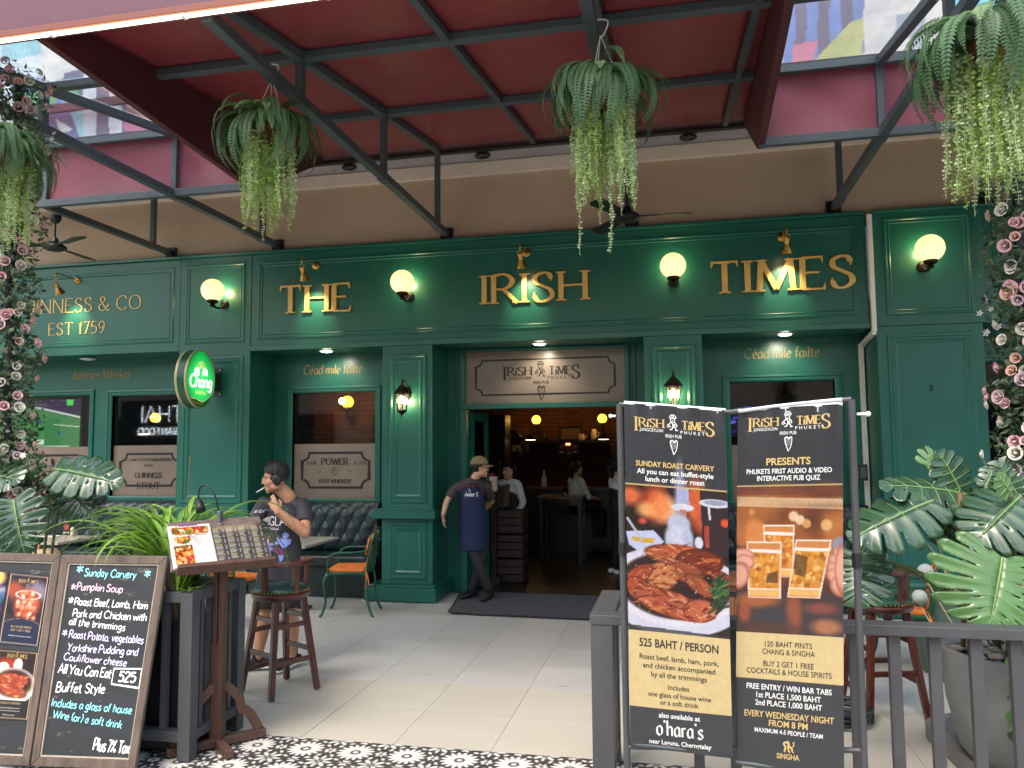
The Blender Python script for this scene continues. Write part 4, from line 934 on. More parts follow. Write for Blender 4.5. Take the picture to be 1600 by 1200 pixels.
# ------------------------------------------------------------ tufted benches under the windows
M_leather = mat('dark_green_leather', srgb(24,40,42), .38, var=(4,.18), bump=(60,.2,.002))
def bench(x0,x1,lab,y0=8.95,y1=9.58):
    t=thing('banquette',lab,'bench seat',((x0+x1)/2,(y0+y1)/2,0),'tufted benches along the front')
    mb=MB(); mb.box(x0,x1,y0+.04,y1,.01,.36); mb.build('base',mat('bench_base',srgb(20,34,34),.5),t,bevel=.004)
    n=int((x1-x0)/.17); rows=4; H=.62; z0=.5; bt=[]
    for r in range(rows):
        for i in range(n+1):
            x=x0+(i+(.5 if r%2 else 0))*(x1-x0)/n
            if x0+.03<x<x1-.03: bt.append((x,z0+.09+r*.155))
    yb=9.37
    P=np.array(bt)
    def f(u,v):
        x=x0+(x1-x0)*u; z=z0+H*v; d=np.min(np.hypot(P[:,0]-x,P[:,1]-z)); e=min(1,d/.1)
        k=(1-min(1,abs(v-.5)*2)**6)
        # diagonal folds
        a=((x-x0)*n/(x1-x0)); b=(z-z0-.09)/.155*.5; g=min(abs(((a+b+.5)%1)-.5),abs(((a-b+.5)%1)-.5))*2
        return (x,yb-.03*e**.6*k-.02*min(1,g*3)*k-.05*k+.10*(1-v)*0,z)
    mb=MB(); mb.grid(f,min(220,n*12),44); mb.build('back_cushion',M_leather,t,smooth=True)
    mb=MB(); mb.box(x0,x1,yb,y1,.36,z0+H); mb.build('back_frame',M_leather,t,bevel=.01)
    bm=MB(); bm.sph((0,0,0),(.012,.008,.012),8,6); me=bm.mesh('button',M_leather,True)
    for x,z in bt: inst('button',me,t,(x,yb-.052,z))
    w=(x1-x0)/max(1,round((x1-x0)/.7))
    for i in range(max(1,round((x1-x0)/.7))):
        mb=MB(); mb.box(x0+i*w+.004,x0+(i+1)*w-.004,y0,9.33,.365,.50); mb.build('seat_cushion',M_leather,t,bevel=.03,seg=4)
bench(-5.28,-3.70,'dark tufted bench under the small window left of the doorway')
bench(-10.2,-6.42,'long dark tufted bench under the left windows',8.9)
bench(.46,2.04,'dark tufted bench under the window right of the doorway')

# ------------------------------------------------------------ tables
M_stone = mat('speckled_table_top', srgb(150,146,134), .35, var=(60,.25)); 
def table(x0,x1,y0,y1,lab,rz=0,z=.76):
    t=thing('cafe_table',lab,'table',((x0+x1)/2,(y0+y1)/2,0)); mb=MB(); mb.box(x0,x1,y0,y1,z-.03,z); mb.build('table_top',M_stone,t,bevel=.005)
    cx,cy=(x0+x1)/2,(y0+y1)/2; mb=MB(); mb.lathe([(.03,.04),(.03,z-.03)],(cx,cy,0),12); mb.build('pedestal',M_black,t)
    mb=MB(); mb.bar((cx-.25,cy,.03),(cx+.25,cy,.03),.05,.03); mb.bar((cx,cy-.25,.0301),(cx,cy+.25,.0301),.05,.03); mb.build('base',M_black,t); return t
T2=table(-4.72,-3.95,7.85,8.72,'speckled square table behind the smoking man')
T1=table(-7.9,-6.95,7.75,8.45,'speckled table at the left, a small menu card standing on it'); table(-10.2,-8.6,7.8,8.5,'speckled table at the far left behind the big leaves')
q=Q(103,835,Z=.76); t=thing('menu_card','small upright menu card with a food picture on the left table','menu card',(q.x,q.y,.76))
A=Art(24,40,(40,36,36)); A.meat(.5,.5,.35,.2,.2,k=8); A.poly([(.1,.85),(.9,.85),(.9,.92),(.1,.92)],(220,200,160)); A.poly([(.2,.08),(.8,.08),(.8,.14),(.2,.14)],(220,200,160))
A.mesh('card',lambda u,v:(q.x-.05+.1*u,q.y,.765+.17*v),M_paper,t); mb=MB(); mb.box(q.x-.053,q.x+.053,q.y+.003,q.y+.009,.7605,.94); mb.build('holder',M_glass,t)
q=Q(113,838,Z=.76); t=thing('salt_cellar','small pale pot beside the menu card','pot',(q.x,q.y,.76)); mb=MB(); mb.lathe([(.02,.001),(.025,.02),(.022,.09),(.012,.11)],(q.x,q.y,.76),12); mb.build('body',M_cer,t,smooth=True)
q=Q(75,838,Z=.76); t=thing('cutlery_tray','pale napkin with cutlery lying on the left table','napkin',(q.x,q.y,.76)); mb=MB(); mb.box(q.x-.15,q.x+.15,q.y-.06,q.y+.06,.7605,.768); mb.build('napkin',M_white,t,bevel=.003); mb=MB(); mb.bar((q.x-.12,q.y-.02,.772),(q.x+.1,q.y+.0,.772),.012,.004); mb.build('knife',M_steel,t)
# bag hanging at the left and a dark backpack on a chair
M_tan=mat('tan_leather',srgb(178,146,112),.55,var=(5,.15)); q=Q(72,868,Y=6.6)
t=thing('handbag','beige leather handbag with a curved strap behind the poster board','handbag',(q.x,6.6,q.z))
mb=MB(); mb.lathe([(.10,-.12),(.13,-.10),(.13,.02),(.09,.06)],(q.x,6.6,q.z),16); mb.build('bag_body',M_tan,t,auto=50); mb=MB(); mb.tube(catmull([(q.x-.09,6.6,q.z+.04),(q.x-.05,6.58,q.z+.16),(q.x+.05,6.58,q.z+.16),(q.x+.1,6.6,q.z+.04)],6),.01,6); mb.build('strap',M_tan,t,smooth=True)
q=Q(195,830,Y=7.0); t=thing('backpack','black rounded backpack hanging on a seat behind the spider plant','backpack',(q.x,7,q.z))
mb=MB(); mb.sph((q.x,7,q.z-.08),(.17,.1,.25),18,12); mb.build('bag_body',mat('black_nylon',srgb(28,29,33),.6,bump=(90,.3)),t,smooth=True); mb=MB(); mb.tube(catmull([(q.x-.1,6.93,q.z+.08),(q.x-.12,6.88,q.z-.08),(q.x-.1,6.91,q.z-.24)],6),.02,8,flat=.4); mb.build('strap',MATS['black_nylon'],t,smooth=True)

# ------------------------------------------------------------ iron garden chairs with orange cushions
M_iron2 = mat('green_cast_iron', srgb(22,78,58), .38, var=(14,.3), metal=.2); M_cush = mat('orange_cushion', srgb(206,112,44), .8, var=(20,.12), bump=(200,.3,.002))
def garden_chair():
    r=thing('garden_chair','x','chair'); s=.45
    for sx in (-1,1):
        mb=MB(); mb.tube(catmull([(sx*.2,-.2,s),(sx*.235,-.235,s*.8),(sx*.21,-.22,s*.35),(sx*.22,-.26,.02),(sx*.22,-.285,.012)],6),[.018]*6+[.013]*19,8); mb.build('leg',M_iron2,r,smooth=True)
        mb=MB(); mb.tube(catmull([(sx*.18,.2,s),(sx*.21,.225,s*.8),(sx*.2,.23,s*.35),(sx*.22,.28,.02),(sx*.22,.3,.012)],6),.014,8); mb.build('leg',M_iron2,r,smooth=True)
        mb=MB(); mb.tube(catmull([(sx*.19,.24,s+.24),(sx*.25,.08,s+.23),(sx*.26,-.12,s+.22),(sx*.23,-.2,s+.14),(sx*.21,-.19,s)],6),.012,8); mb.build('arm_rest',M_iron2,r,smooth=True)
    mb=MB(); mb.tube([(-.21,-.21,s),(.21,-.21,s),(.19,.21,s),(-.19,.21,s),(-.21,-.21,s)],.014,8)
    for k in range(7): x=-.16+k*.053; mb.bar((x,-.2,s),(x,.2,s),.014,.008)
    mb.build('seat_frame',M_iron2,r)
    mb=MB(); mb.tube(catmull([(-.19,.21,s),(-.2,.25,s+.25),(-.16,.29,s+.40),(0,.3,s+.47),(.16,.29,s+.40),(.2,.25,s+.25),(.19,.21,s)],6),.013,8)
    for x in (-.12,-.04,.04,.12):
        mb.tube(catmull([(x,.215,s),(x+.03,.245,s+.15),(x-.03,.27,s+.28),(x,.29,s+.42-.4*x*x)],5),.007,6)
    mb.tube([(-.19,.235,s+.12),(.19,.235,s+.12)],.007,6); mb.tube([(-.18,.27,s+.3),(.18,.27,s+.3)],.007,6)
    for k in range(5): mb.sph((-.12+.06*k,.292,s+.36-abs(k-2)*.02),.018,8,6)
    mb.build('back_scrolls',M_iron2,r,smooth=True)
    mb=MB(); mb.box(-.2,.2,-.2,.19,s+.012,s+.06); mb.build('seat_cushion',M_cush,r,bevel=.02,seg=3)
    mb=MB(); mb.grid(lambda u,v:(-.20+.4*u,.205+.04*v-.015*sin(pi*u),s+.20+.17*v),8,5); o=mb.build('back_strap',M_cush,r,smooth=True,solid=.02)
    mb=MB(); mb.grid(lambda u,v:(-.16+.10*u,.20+.08*v,s+.06+.36*v),3,6); mb.grid(lambda u,v:(.06+.10*u,.20+.08*v,s+.06+.36*v),3,6); mb.build('back_cushion_side',M_cush,r,smooth=True,solid=.02)
    mb=MB(); mb.tube(catmull([(.19,.2,s+.05),(.215,.22,s-.02),(.21,.21,s-.16)],5),.006,6); mb.tube(catmull([(.19,.2,s+.05),(.22,.24,s-.05),(.235,.25,s-.12)],5),.006,6); mb.build('cushion_tie',M_cush,r)
    return r
c0=garden_chair(); c0.location=(-3.55,8.15,.012); c0.rotation_euler.z=radians(-80); c0['label']='green iron chair with orange cushion at the speckled table left of the doorway'; c0['group']='green garden chairs with orange cushions'
dup(c0,(-4.45,7.35,.012),radians(165),'green iron chair with orange cushion behind the legs of the smoking man')
dup(c0,(.15,6.6,.012),radians(70),'green iron chair with orange cushion between the two banners'); dup(c0,(1.72,6.9,.012),radians(-110),'green iron chair with orange cushion behind the right bar stool'); dup(c0,(1.05,7.35,.012),radians(150),'green iron chair with orange cushion behind the quiz banner, its edge showing at the right')
# barrel table between the banners
t=thing('barrel_table','wooden barrel table showing between the two banners','table',(.62,6.55,0)); mb=MB()
for k in range(22):
    a=2*pi*k/22; b=2*pi*(k+.94)/22; V=[]
    for z,rr in ((.02,.30),(.2,.345),(.38,.36),(.56,.345),(.72,.30)): V+=[(.62+rr*cos(a),6.55+rr*sin(a),z),(.62+rr*cos(b),6.55+rr*sin(b),z)]
    m2=MB(); m2.add(V,[(2*i,2*i+1,2*i+3,2*i+2) for i in range(4)]); m2.build('stave',mat('barrel_oak',srgb(120,78,48),.5,var=(3,.25),stretch=(8,8,1)) if k==0 else MATS['barrel_oak'],t,solid=.02)
for z,rr in ((.12,.335),(.3,.362),(.48,.362),(.66,.33)): mb=MB(); mb.lathe([(rr,-.018),(rr+.008,-.018),(rr+.008,.018),(rr,.018)],(.62,6.55,z),26,cap=False); mb.build('hoop',M_black,t)
mb=MB(); mb.lathe([(.36,0),(.38,.01),(.38,.03),(.36,.035)],(.62,6.55,.725),30); mb.build('table_top',MATS['barrel_oak'],t,auto=40)

# ------------------------------------------------------------ bar stools
def stool(name):
    r=thing(name,'x','bar stool'); S=.76
    mb=MB(); mb.lathe([(.19,S-.07),(.215,S-.055),(.22,S-.03),(.205,S-.015)],n=32); mb.build('seat_ring',M_darkwood,r,auto=50)
    mb=MB(); mb.lathe([(.207,S-.014),(.205,S+.005),(.17,S+.028),(.1,S+.04),(.001,S+.043)],n=32); mb.build('seat_cushion',mat('green_leather_seat',srgb(22,62,50),.33,bump=(80,.15,.002)) if 'green_leather_seat' not in MATS else MATS['green_leather_seat'],r,smooth=True)
    sm=MB(); sm.sph((0,0,0),.006,6,4); me=sm.mesh('stud',M_brass,True)
    for k in range(48): a=2*pi*k/48; inst('stud',me,r,(.209*cos(a),.209*sin(a),S-.008))
    L=[]
    for sx in (-1,1):
        for sy in (-1,1):
            p0=(sx*.12,sy*.12,S-.07); p1=(sx*.20,sy*.20,0); L.append((p0,p1))
            mb=MB(); mb.bar(p0,p1,.045,.045,(0,1,0),w1=.04,h1=.04); mb.build('leg',M_darkwood,r,bevel=.005)
    def at(i,z): (a,b)=L[i]; u=(a[2]-z)/(a[2]-b[2]); return (a[0]+(b[0]-a[0])*u,a[1]+(b[1]-a[1])*u,z)
    for i,j,z in ((0,2,.16),(0,2,.45),(1,3,.24),(1,3,.50),(0,1,.30),(2,3,.30),(0,1,.55),(2,3,.55)):
        mb=MB(); mb.bar(at(i,z),at(j,z),.022,.035); mb.build('rung',M_darkwood,r,bevel=.003)
    for a in (radians(20),radians(90),radians(160)):
        x,y=.19*cos(a),.19*sin(a); mb=MB(); mb.bar((x,y,S-.03),(x*1.08,y*1.08,S+.19),.05,.03,(x,y,0)); mb.build('back_post',M_darkwood,r,bevel=.005)
    P=[(.21*cos(radians(a)),.21*sin(radians(a)),S+.205) for a in range(-5,186,10)]
    V=[];F=[]
    for i,p in enumerate(P):
        d=Vector((p[0],p[1],0)).normalized(); 
        for k,h in ((-.03,-.018),(.03,-.018),(.03,.018),(-.03,.018)): V.append((p[0]+d.x*k,p[1]+d.y*k,p[2]+h))
    n=len(P); F=[(i*4+k,i*4+(k+1)%4,(i+1)*4+(k+1)%4,(i+1)*4+k) for i in range(n-1) for k in range(4)]+[(3,2,1,0),((n-1)*4,(n-1)*4+1,(n-1)*4+2,(n-1)*4+3)]
    mb=MB(); mb.add(V,F); mb.build('back_rail',M_darkwood,r,bevel=.008)
    return r
s0=stool('bar_stool'); s0.location=(-2.96,5.5,.01); s0.rotation_euler.z=radians(-118); s0.scale=(.98,)*3; s0['label']='dark red-brown bar stool with green seat in front of the smoking man'; s0['group']='wooden bar stools with green seats'
dup(s0,(1.30,5.78,.01),radians(-75),'dark bar stool with green seat behind the railing on the right')
# base ring of a floor fan behind the right banner
t=thing('floor_coil','black corrugated ring lying on the floor behind the quiz banner','cable coil',(1.0,5.6,.02)); mb=MB()
for k in range(3): mb.tube([(.98+(.17+.01*k)*cos(a*.2),5.55+(.17+.01*k)*sin(a*.2),.035+.035*k) for a in range(32)],.016,8)
mb.build('coil',M_black,t,smooth=True)

# ceiling fans under the awning
def fan(c,drop,angs,lab,R=.6):
    t=thing('ceiling_fan',lab,'ceiling fan',c,'black ceiling fans under the awning'); x,y,z=c
    mb=MB(); mb.lathe([(.05,.035),(.09,.03),(.13,-.005),(.13,-.02),(.09,-.045),(.03,-.055)],c,24); mb.build('motor',M_black,t,auto=50)
    mb=MB(); mb.tube([(x,y,z+.03),(x,y,z+drop)],.012,8); mb.lathe([(.02,.03),(.05,.05),(.03,.1)],c,14); mb.lathe([(.03,-.09),(.06,-.05),(.065,0)],(x,y,z+drop),14); mb.build('down_rod',M_black,t)
    for a in angs:
        d=Vector((cos(a),sin(a),0)); n=Vector((-sin(a),cos(a),0)); P=Vector(c)
        mb=MB(); pts=[(.10,.02),(.18,.03),(.22,.06),(R-.05,.075),(R,.05)]; V=[]
        for r_,w_ in pts: V+=[P+d*r_+n*w_+Vector((0,0,.012)),P+d*r_-n*w_+Vector((0,0,-.012))]
        mb.add(V,[(2*i,2*i+1,2*i+3,2*i+2) for i in range(4)]); mb.build('blade',M_black,t,solid=.008)
q=Q(85,385,Y=7.5); fan(tuple(q),.36,(radians(-25),radians(95),radians(215)),'black ceiling fan at the left beside the flowers',.66)
q=Q(980,338,Y=7.5); fan(tuple(q),.38,(radians(5),radians(125),radians(245)),'black ceiling fan in the middle behind the hanging fern',.62)

# ------------------------------------------------------------ plants
def leafmat(name,c,rough=.45,v=.3,coat=0.,tr=.25):
    m=mat(name,c,rough,var=(5,v),coat=coat)
    N=m.node_tree.nodes; L=m.node_tree.links; b=N['Principled BSDF']; out=N['Material Output']
    if tr:
        t=N.new('ShaderNodeBsdfTranslucent'); t.inputs[0].default_value=(c[0]*1.5,c[1]*1.6,c[2]*.8,1); mx=N.new('ShaderNodeMixShader'); mx.inputs[0].default_value=tr
        L.new(b.outputs[0],mx.inputs[1]); L.new(t.outputs[0],mx.inputs[2]); L.new(mx.outputs[0],out.inputs[0])
    return m
M_fern=leafmat('fern_green',srgb(98,128,84)); M_fern2=leafmat('fern_dark_green',srgb(76,108,74)); M_bead=leafmat('bead_leaf_green',srgb(138,164,84)); M_bead2=leafmat('bead_leaf_pale',srgb(160,176,132))
M_gleaf=leafmat('rose_leaf',srgb(66,84,58),.5); M_spider=leafmat('spider_leaf',srgb(122,160,66),.35); M_mon=leafmat('monstera_leaf',srgb(50,78,56),.2,.35,.5,.12); M_monl=leafmat('young_monstera_leaf',srgb(88,126,74),.22,.25,.3,.25)
M_rib=mat('pale_leaf_rib',srgb(112,142,84),.4); M_stalk=mat('green_stalk',srgb(96,110,66),.5,var=(9,.2)); M_stem=mat('brown_stem',srgb(104,84,58),.8,var=(12,.3)); M_terra=mat('terracotta',srgb(104,62,46),.8,var=(9,.2))
def frond_mesh(L,droop,n=26,wid=.05,m=M_fern,seed=0):
    R=random.Random(seed); mb=MB(); P=[]; x=z=0; a=radians(R.uniform(30,60)); 
    for i in range(n+1):
        P.append((x,z)); x+=L/n*cos(a); z+=L/n*sin(a); a-=radians(droop)/n*(1.5-.6*i/n)
    side=R.uniform(-.1,.1); Q3=[Vector((p[0],side*(i/n)**2*L,p[1])) for i,p in enumerate(P)]
    mb.tube(Q3,[.0028*(1-.7*i/n) for i in range(n+1)],3,mi=0,cap=False)
    k=L/.0185/n
    for i in range(1,int(n*k)):
        u=i/(n*k); j=int(u*n); p=Q3[j].lerp(Q3[j+1],u*n-j); d=(Q3[j+1]-Q3[j]).normalized(); s=Vector((0,1,0)); s=(s-d*s.dot(d)).normalized(); nn=d.cross(s)
        w=wid*(sin(pi*min(1,u*1.02+.02)**.75))**.6*R.uniform(.85,1.1)
        for sg in (-1,1):
            b=s*sg; t=p+b*w+d*w*.25-nn*w*-.0-Vector((0,0,w*.3)); h=d*.0052
            mb.add([p-h*.6,p+b*w*.5-h+Vector((0,0,.004)),t,p+b*w*.5+h+Vector((0,0,.004)),p+h*.6],[(0,1,2),(0,2,3,4)])
    return mb.mesh('frond',[m])
def vine_mesh(L,m,seed=0,r=.0115):
    R=random.Random(seed); mb=MB(); n=int(L/.017); x=y=0; P=[]
    for i in range(n+1):
        P.append(Vector((x,y,-i*L/n))); x+=R.uniform(-.0035,.0035); y+=R.uniform(-.0035,.0035)
    mb.tube(P,.0016,3,cap=False)
    for i in range(1,n):
        a=R.uniform(0,6.28)
        for q in (0,pi):
            rr=r*R.uniform(.7,1.15)*(1-.35*i/n); c=P[i]+Vector((cos(a+q),sin(a+q),0))*rr*1.3
            u=Vector((cos(a+q),sin(a+q),R.uniform(-.5,.2))).normalized(); v=u.cross(Vector((R.uniform(-1,1),R.uniform(-1,1),.3))).normalized()
            mb.add([c+u*rr*cos(t*pi/3)+v*rr*.85*sin(t*pi/3) for t in range(6)],[(0,1,2,3,4,5)])
    return mb.mesh('vine',[m])
FR=[frond_mesh(.48,112,wid=.042,m=M_fern,seed=1),frond_mesh(.56,138,wid=.040,m=M_fern2,seed=2),frond_mesh(.44,85,wid=.040,m=M_fern,seed=3),frond_mesh(.62,150,wid=.042,m=M_fern2,seed=4),frond_mesh(.27,50,wid=.032,m=M_fern2,seed=5)]
VN=[vine_mesh(l,m,k) for k,(l,m) in enumerate(((.46,M_bead),(.60,M_bead),(.68,M_bead2),(.54,M_bead2),(.98,M_bead2)))]
def hanging_fern(c,lab,s=1.,hook=None,nf=104,nv=70,long=0,seed=0):
    R=random.Random(seed); t=thing('hanging_fern',lab,'hanging plant',c,'hanging fern baskets under the awning'); c=Vector(c)
    mb=MB(); mb.lathe([(.04,-.15),(.07,-.14),(.09,-.04),(.095,-.01),(.08,-.01),(.07,-.05)],c,20,cap=False); mb.build('pot',M_terra,t,smooth=True)
    if hook:
        mb=MB(); 
        for a in range(3): mb.tube([c+Vector((.12*cos(a*2.1),.12*sin(a*2.1),0)),Vector(hook)],.003,4)
        mb.tube(catmull([Vector(hook)+Vector((0,0,-.02)),Vector(hook)+Vector((.03,0,.02)),Vector(hook)+Vector((.045,0,.09)),Vector(hook)+Vector((-.045,0,.1)),Vector(hook)+Vector((-.04,0,.06))],5),.005,6); mb.build('hook',M_white,t)
    for i in range(nf):
        k=R.choice([0,1,2,3,3,1]) if i>7 else 4; a=6.283*i/nf*3.0+R.uniform(-.3,.3); tilt=R.uniform(-.35,.25) if k!=4 else -R.uniform(.3,.7)
        M=Matrix.Translation(c+Vector((.04*cos(a),.04*sin(a),.0)))@Matrix.Rotation(a,4,'Z')@Matrix.Rotation(tilt,4,'Y')@Matrix.Scale(s*R.uniform(.75,1.1),4)
        inst('frond',FR[k],t,M=M)
    for i in range(nv):
        a=R.uniform(0,6.28); rr=.2*R.random()**.5*s; k=R.choice([0,1,1,2,3,3]) if not(i<long) else 4
        M=Matrix.Translation(c+Vector((rr*cos(a),rr*sin(a),-.06-.06*R.random())))@Matrix.Rotation(R.uniform(-.06,.06),4,'X')@Matrix.Rotation(a,4,'Z')@Matrix.Scale(s*R.uniform(.8,1.12),4)
        inst('vine',VN[k],t,M=M)
    return t
hanging_fern(Q(420,196,Y=4.9),'hanging fern with pale trailing beads left of the centre, hooked to a grey strut',1.0,Q(425,122,Y=4.9),nv=78,seed=11)
hanging_fern(Q(942,138,Y=4.7),'hanging fern with long white-tipped trailing beads in the middle of the awning',.98,Q(938,55,Y=4.7),nv=84,long=2,seed=12)
hanging_fern(Q(1545,62,Y=4.1),'large hanging fern in daylight at the upper right corner',1.06,None,nf=112,nv=90,seed=13)
hanging_fern(Q(2,232,Y=4.25),'hanging fern at the left edge above the roses',.92,None,nv=44,seed=14)
FRB=frond_mesh(.44,150,wid=.03,m=mat('dry_frond',srgb(132,104,66),.8,var=(6,.2)),seed=9)
for t in [o for o in COL.objects if o.name.startswith('hanging_fern')]:
    for i in range(4): inst('frond',FRB,t,M=Matrix.Translation(t.location+Vector((0,0,-.03)))@Matrix.Rotation(random.uniform(0,6.28),4,'Z')@Matrix.Rotation(random.uniform(.1,.5),4,'Y'))
# rose garlands
def petal_mesh():
    out=[]
    for sd in range(3):
        R=random.Random(sd+40); mb=MB()
        for ring,(n,r,h,op) in enumerate(((3,.010,.020,.15),(5,.018,.020,.5),(6,.027,.016,.95))):
            for k in range(n):
                a=2*pi*k/n+ring*.5+R.uniform(-.2,.2); w=r*1.25; V=[]
                for (u,v) in ((-1,0),(1,0),(-1.1,.6),(1.1,.6),(-.6,1),(.6,1)):
                    rad=r*.4+(r*(.5+op*v*.6)); x=rad*cos(a)-u*w*.55*sin(a); y=rad*sin(a)+u*w*.55*cos(a); V.append((x,y,h*v*1.1-(.008 if v==1 and op>.6 else 0)+R.uniform(-.002,.002)))
                mb.add(V,[(0,1,3,2),(2,3,5,4)])
        mb.sph((0,0,.01),(.009,.009,.014),6,5); out.append(mb)
    return out
_pm=petal_mesh(); ROSE=[]
for nm,c in (('pink_petals',(216,170,176)),('peach_petals',(220,172,156)),('cream_petals',(214,206,192)),('dusty_mauve_petals',(196,168,174))):
    m=mat(nm,srgb(c),.6,var=(30,.12)); ROSE.append([p.mesh('rose',m,True) for p in _pm])
mb=MB()
for k in range(5): a=2*pi*k/5; mb.add([(0,0,0),(.012*cos(a-.4),.012*sin(a-.4),.004),(.022*cos(a),.022*sin(a),.002),(.012*cos(a+.4),.012*sin(a+.4),.004)],[(0,1,2,3)])
BLOS=mb.mesh('blossom',mat('white_blossom',srgb(216,206,204),.6))
def garland(path,rad,lab,nr,nl,seed,sprays):
    R=random.Random(seed); P=catmull(path,12); n=len(P); c=P[0]
    t=thing('rose_garland',lab,'flower garland',tuple(P[-1]),'artificial rose garlands at the two sides')
    mb=MB(); mb.tube(P,.03,8); mb.build('post',M_black,t)
    def rp(k=1.):
        i=R.randrange(n-1); p=P[i].lerp(P[i+1],R.random()); a=R.uniform(0,6.28); f=rad*(1+.22*sin(i*.55+seed)) * k; return p,Vector((cos(a),sin(a),R.uniform(-.3,.3))),f
    mb=MB()
    for _ in range(nl):
        p,d,f=rp(R.random()**.45*1.08); q=p+d*f; L=R.uniform(.03,.055); u=Vector((R.uniform(-1,1),R.uniform(-1,1),R.uniform(-1,.6))).normalized(); v=u.cross(d+Vector((.1,.2,R.random()))).normalized()*L*.34; w_=u.cross(v).normalized()*L*.12
        mb.add([q-u*L*.5,q+v+w_,q+u*L*.6,q-v+w_],[(0,1,2),(0,2,3)],R.randrange(3))
    f=mb.build('foliage',[M_gleaf,leafmat('rose_leaf_dark',srgb(44,62,44),.5) if seed==1 else MATS['rose_leaf_dark'],leafmat('rose_leaf_grey',srgb(98,112,88),.5) if seed==1 else MATS['rose_leaf_grey']],t); f['kind']='stuff'
    for i in range(nr):
        p,d,ff=rp(1.02); 
        if d.y>.35: d.y=-d.y
        col=R.choice([0,0,1,2,2,3]); M=Matrix.Translation(p+d*ff)@d.to_track_quat('Z','Y').to_matrix().to_4x4()@Matrix.Scale(R.uniform(.6,1.0),4)
        inst('rose',R.choice(ROSE[col]),t,M=M)
    for k in range(sprays):
        p,d,ff=rp(1.0); d=(d+Vector((.8 if seed==1 else -.8,-.2,.2))).normalized(); e=p+d*(ff+R.uniform(.02,.07)); mb=MB(); mb.tube(catmull([p+d*ff*.7,(p+d*ff*.7).lerp(e,.6)+Vector((0,0,.02)),e],4),.002,4); mb.build('twig',M_stalk,t)
        for j in range(R.randrange(2,5)): inst('blossom',BLOS,t,M=Matrix.Translation(e+Vector((R.uniform(-.03,.03),R.uniform(-.03,.03),R.uniform(-.03,.03))))@Matrix.Rotation(R.uniform(.8,2.),4,'X')@Matrix.Rotation(R.uniform(0,3),4,'Z')@Matrix.Scale(R.uniform(.8,1.2),4))
    return t
gl=[tuple(Q(x,y,Y=4.75)) for x,y in ((30,120),(28,230),(22,360),(14,460),(16,560),(10,660),(30,740),(50,800))]
garland(gl,.19,'pink and cream rose garland hanging down the left edge',170,4200,1,9)
gr=[tuple(Q(x,y,Y=4.75)) for x,y in ((1590,200),(1590,290),(1594,400),(1606,480),(1612,560),(1608,640),(1606,740),(1596,840),(1588,900))]
garland(gr,.17,'pink and cream rose garland hanging down the right edge beside the big leaves',140,3200,2,7)

# monstera
def monstera_leaf(parent,joint,tip,normal,width,m,lobes=7,droop=.25,fold=.25,seed=0,curl=.0):
    R=random.Random(seed); J=Vector(joint);T=Vector(tip);L=(T-J).length;d=(T-J).normalized();n=Vector(normal);n=(n-d*n.dot(d)).normalized();s=d.cross(n).normalized()
    mb=MB(); W=width/2
    def pt(u,v,sg):   # u along the margin 0..1, v from the rib 0..1
        root=-.02+.92*u**1.05; 
        ang=radians(128-100*u) # direction of the lobe measured from the rib
        prof=(sin(pi*min(1,(u*.82+.16)))**.75); rr=W*prof*1.12
        x=root*L+cos(ang)*rr*v*.75; y=sg*sin(ang)**.6*rr*v
        if u>.93: y*= max(0,(1-u)/.07)*.7+.3*0
        x=min(x,L*1.0+rr*.0)
        h=-droop*L*(x/L)**2*(.6)-fold*abs(y)**1.5/W**.5*.6*(1 if fold>0 else 1) + .02*L*sin(u*lobes*6.283)*v*1.0 +curl*L*sin(3*u)*v*v
        return J+d*x+s*y+n*h
    per=8; NU=lobes*per; NV=9
    for sg in (-1,1):
        cut=[R.uniform(.24,.5) for _ in range(lobes+1)]
        idx={}
        base=len(mb.v)
        for j in range(NV+1):
            for i in range(NU+1):
                u=i/NU; v=j/NV; k=u*lobes; ph=k%1
                # slits taper toward the rib: squeeze the columns of one lobe towards its middle near the margin
                if 0<i<NU:
                    c=cut[int(k+.5)] if abs(ph-round(ph))<.5 else .5; g=max(0,(v-c)/(1-c))*.19 if int(k+.5)>0 and int(k+.5)<lobes else 0
                    mid=.5; ph2=mid+(ph-mid)*(1-2*g) if 0<ph<1 else ph
                    uu=(int(k)+ph2)/lobes
                else: uu=u
                mb.v.append(tuple(pt(uu,v*(1-.16*(abs((ph if ph else (0 if i==0 else 1))-.5)*2)**3*(v>.7)),sg)))
        def vid(i,j): return base+j*(NU+1)+i
        for j in range(NV):
            for i in range(NU):
                lo=i//per; ph=i%per; nx=(ph==per-1); v=(j+.5)/NV
                if ph in (0,) and 0<lo and v>cut[lo]: continue      # the slit itself
                if ph==3 and j==2 and R.random()<.55 and 1<lo<lobes-1: continue   # holes beside the rib
                q=(vid(i,j),vid(i+1,j),vid(i+1,j+1),vid(i,j+1)); mb.f.append(q if sg>0 else q[::-1]); mb.m.append(0)
    o=mb.build('leaf',m,parent,smooth=True,solid=.002)
    rb=MB(); rb.tube([pt(0,0,1)+n*.002]+[J+d*L*q+n*(.003-droop*L*q*q*.6) for q in (.15,.35,.6,.9)],[.006,.0055,.0045,.003,.0015],6); 
    for k in range(lobes):
        for sg in (-1,1): rb.tube([pt((k+.5)/lobes*.96,v,sg)+n*.0015 for v in (0,.3,.6,.85)],[.0022,.0018,.0013,.0006],4,cap=False)
    rb.build('leaf_rib',M_rib,o)
    return o
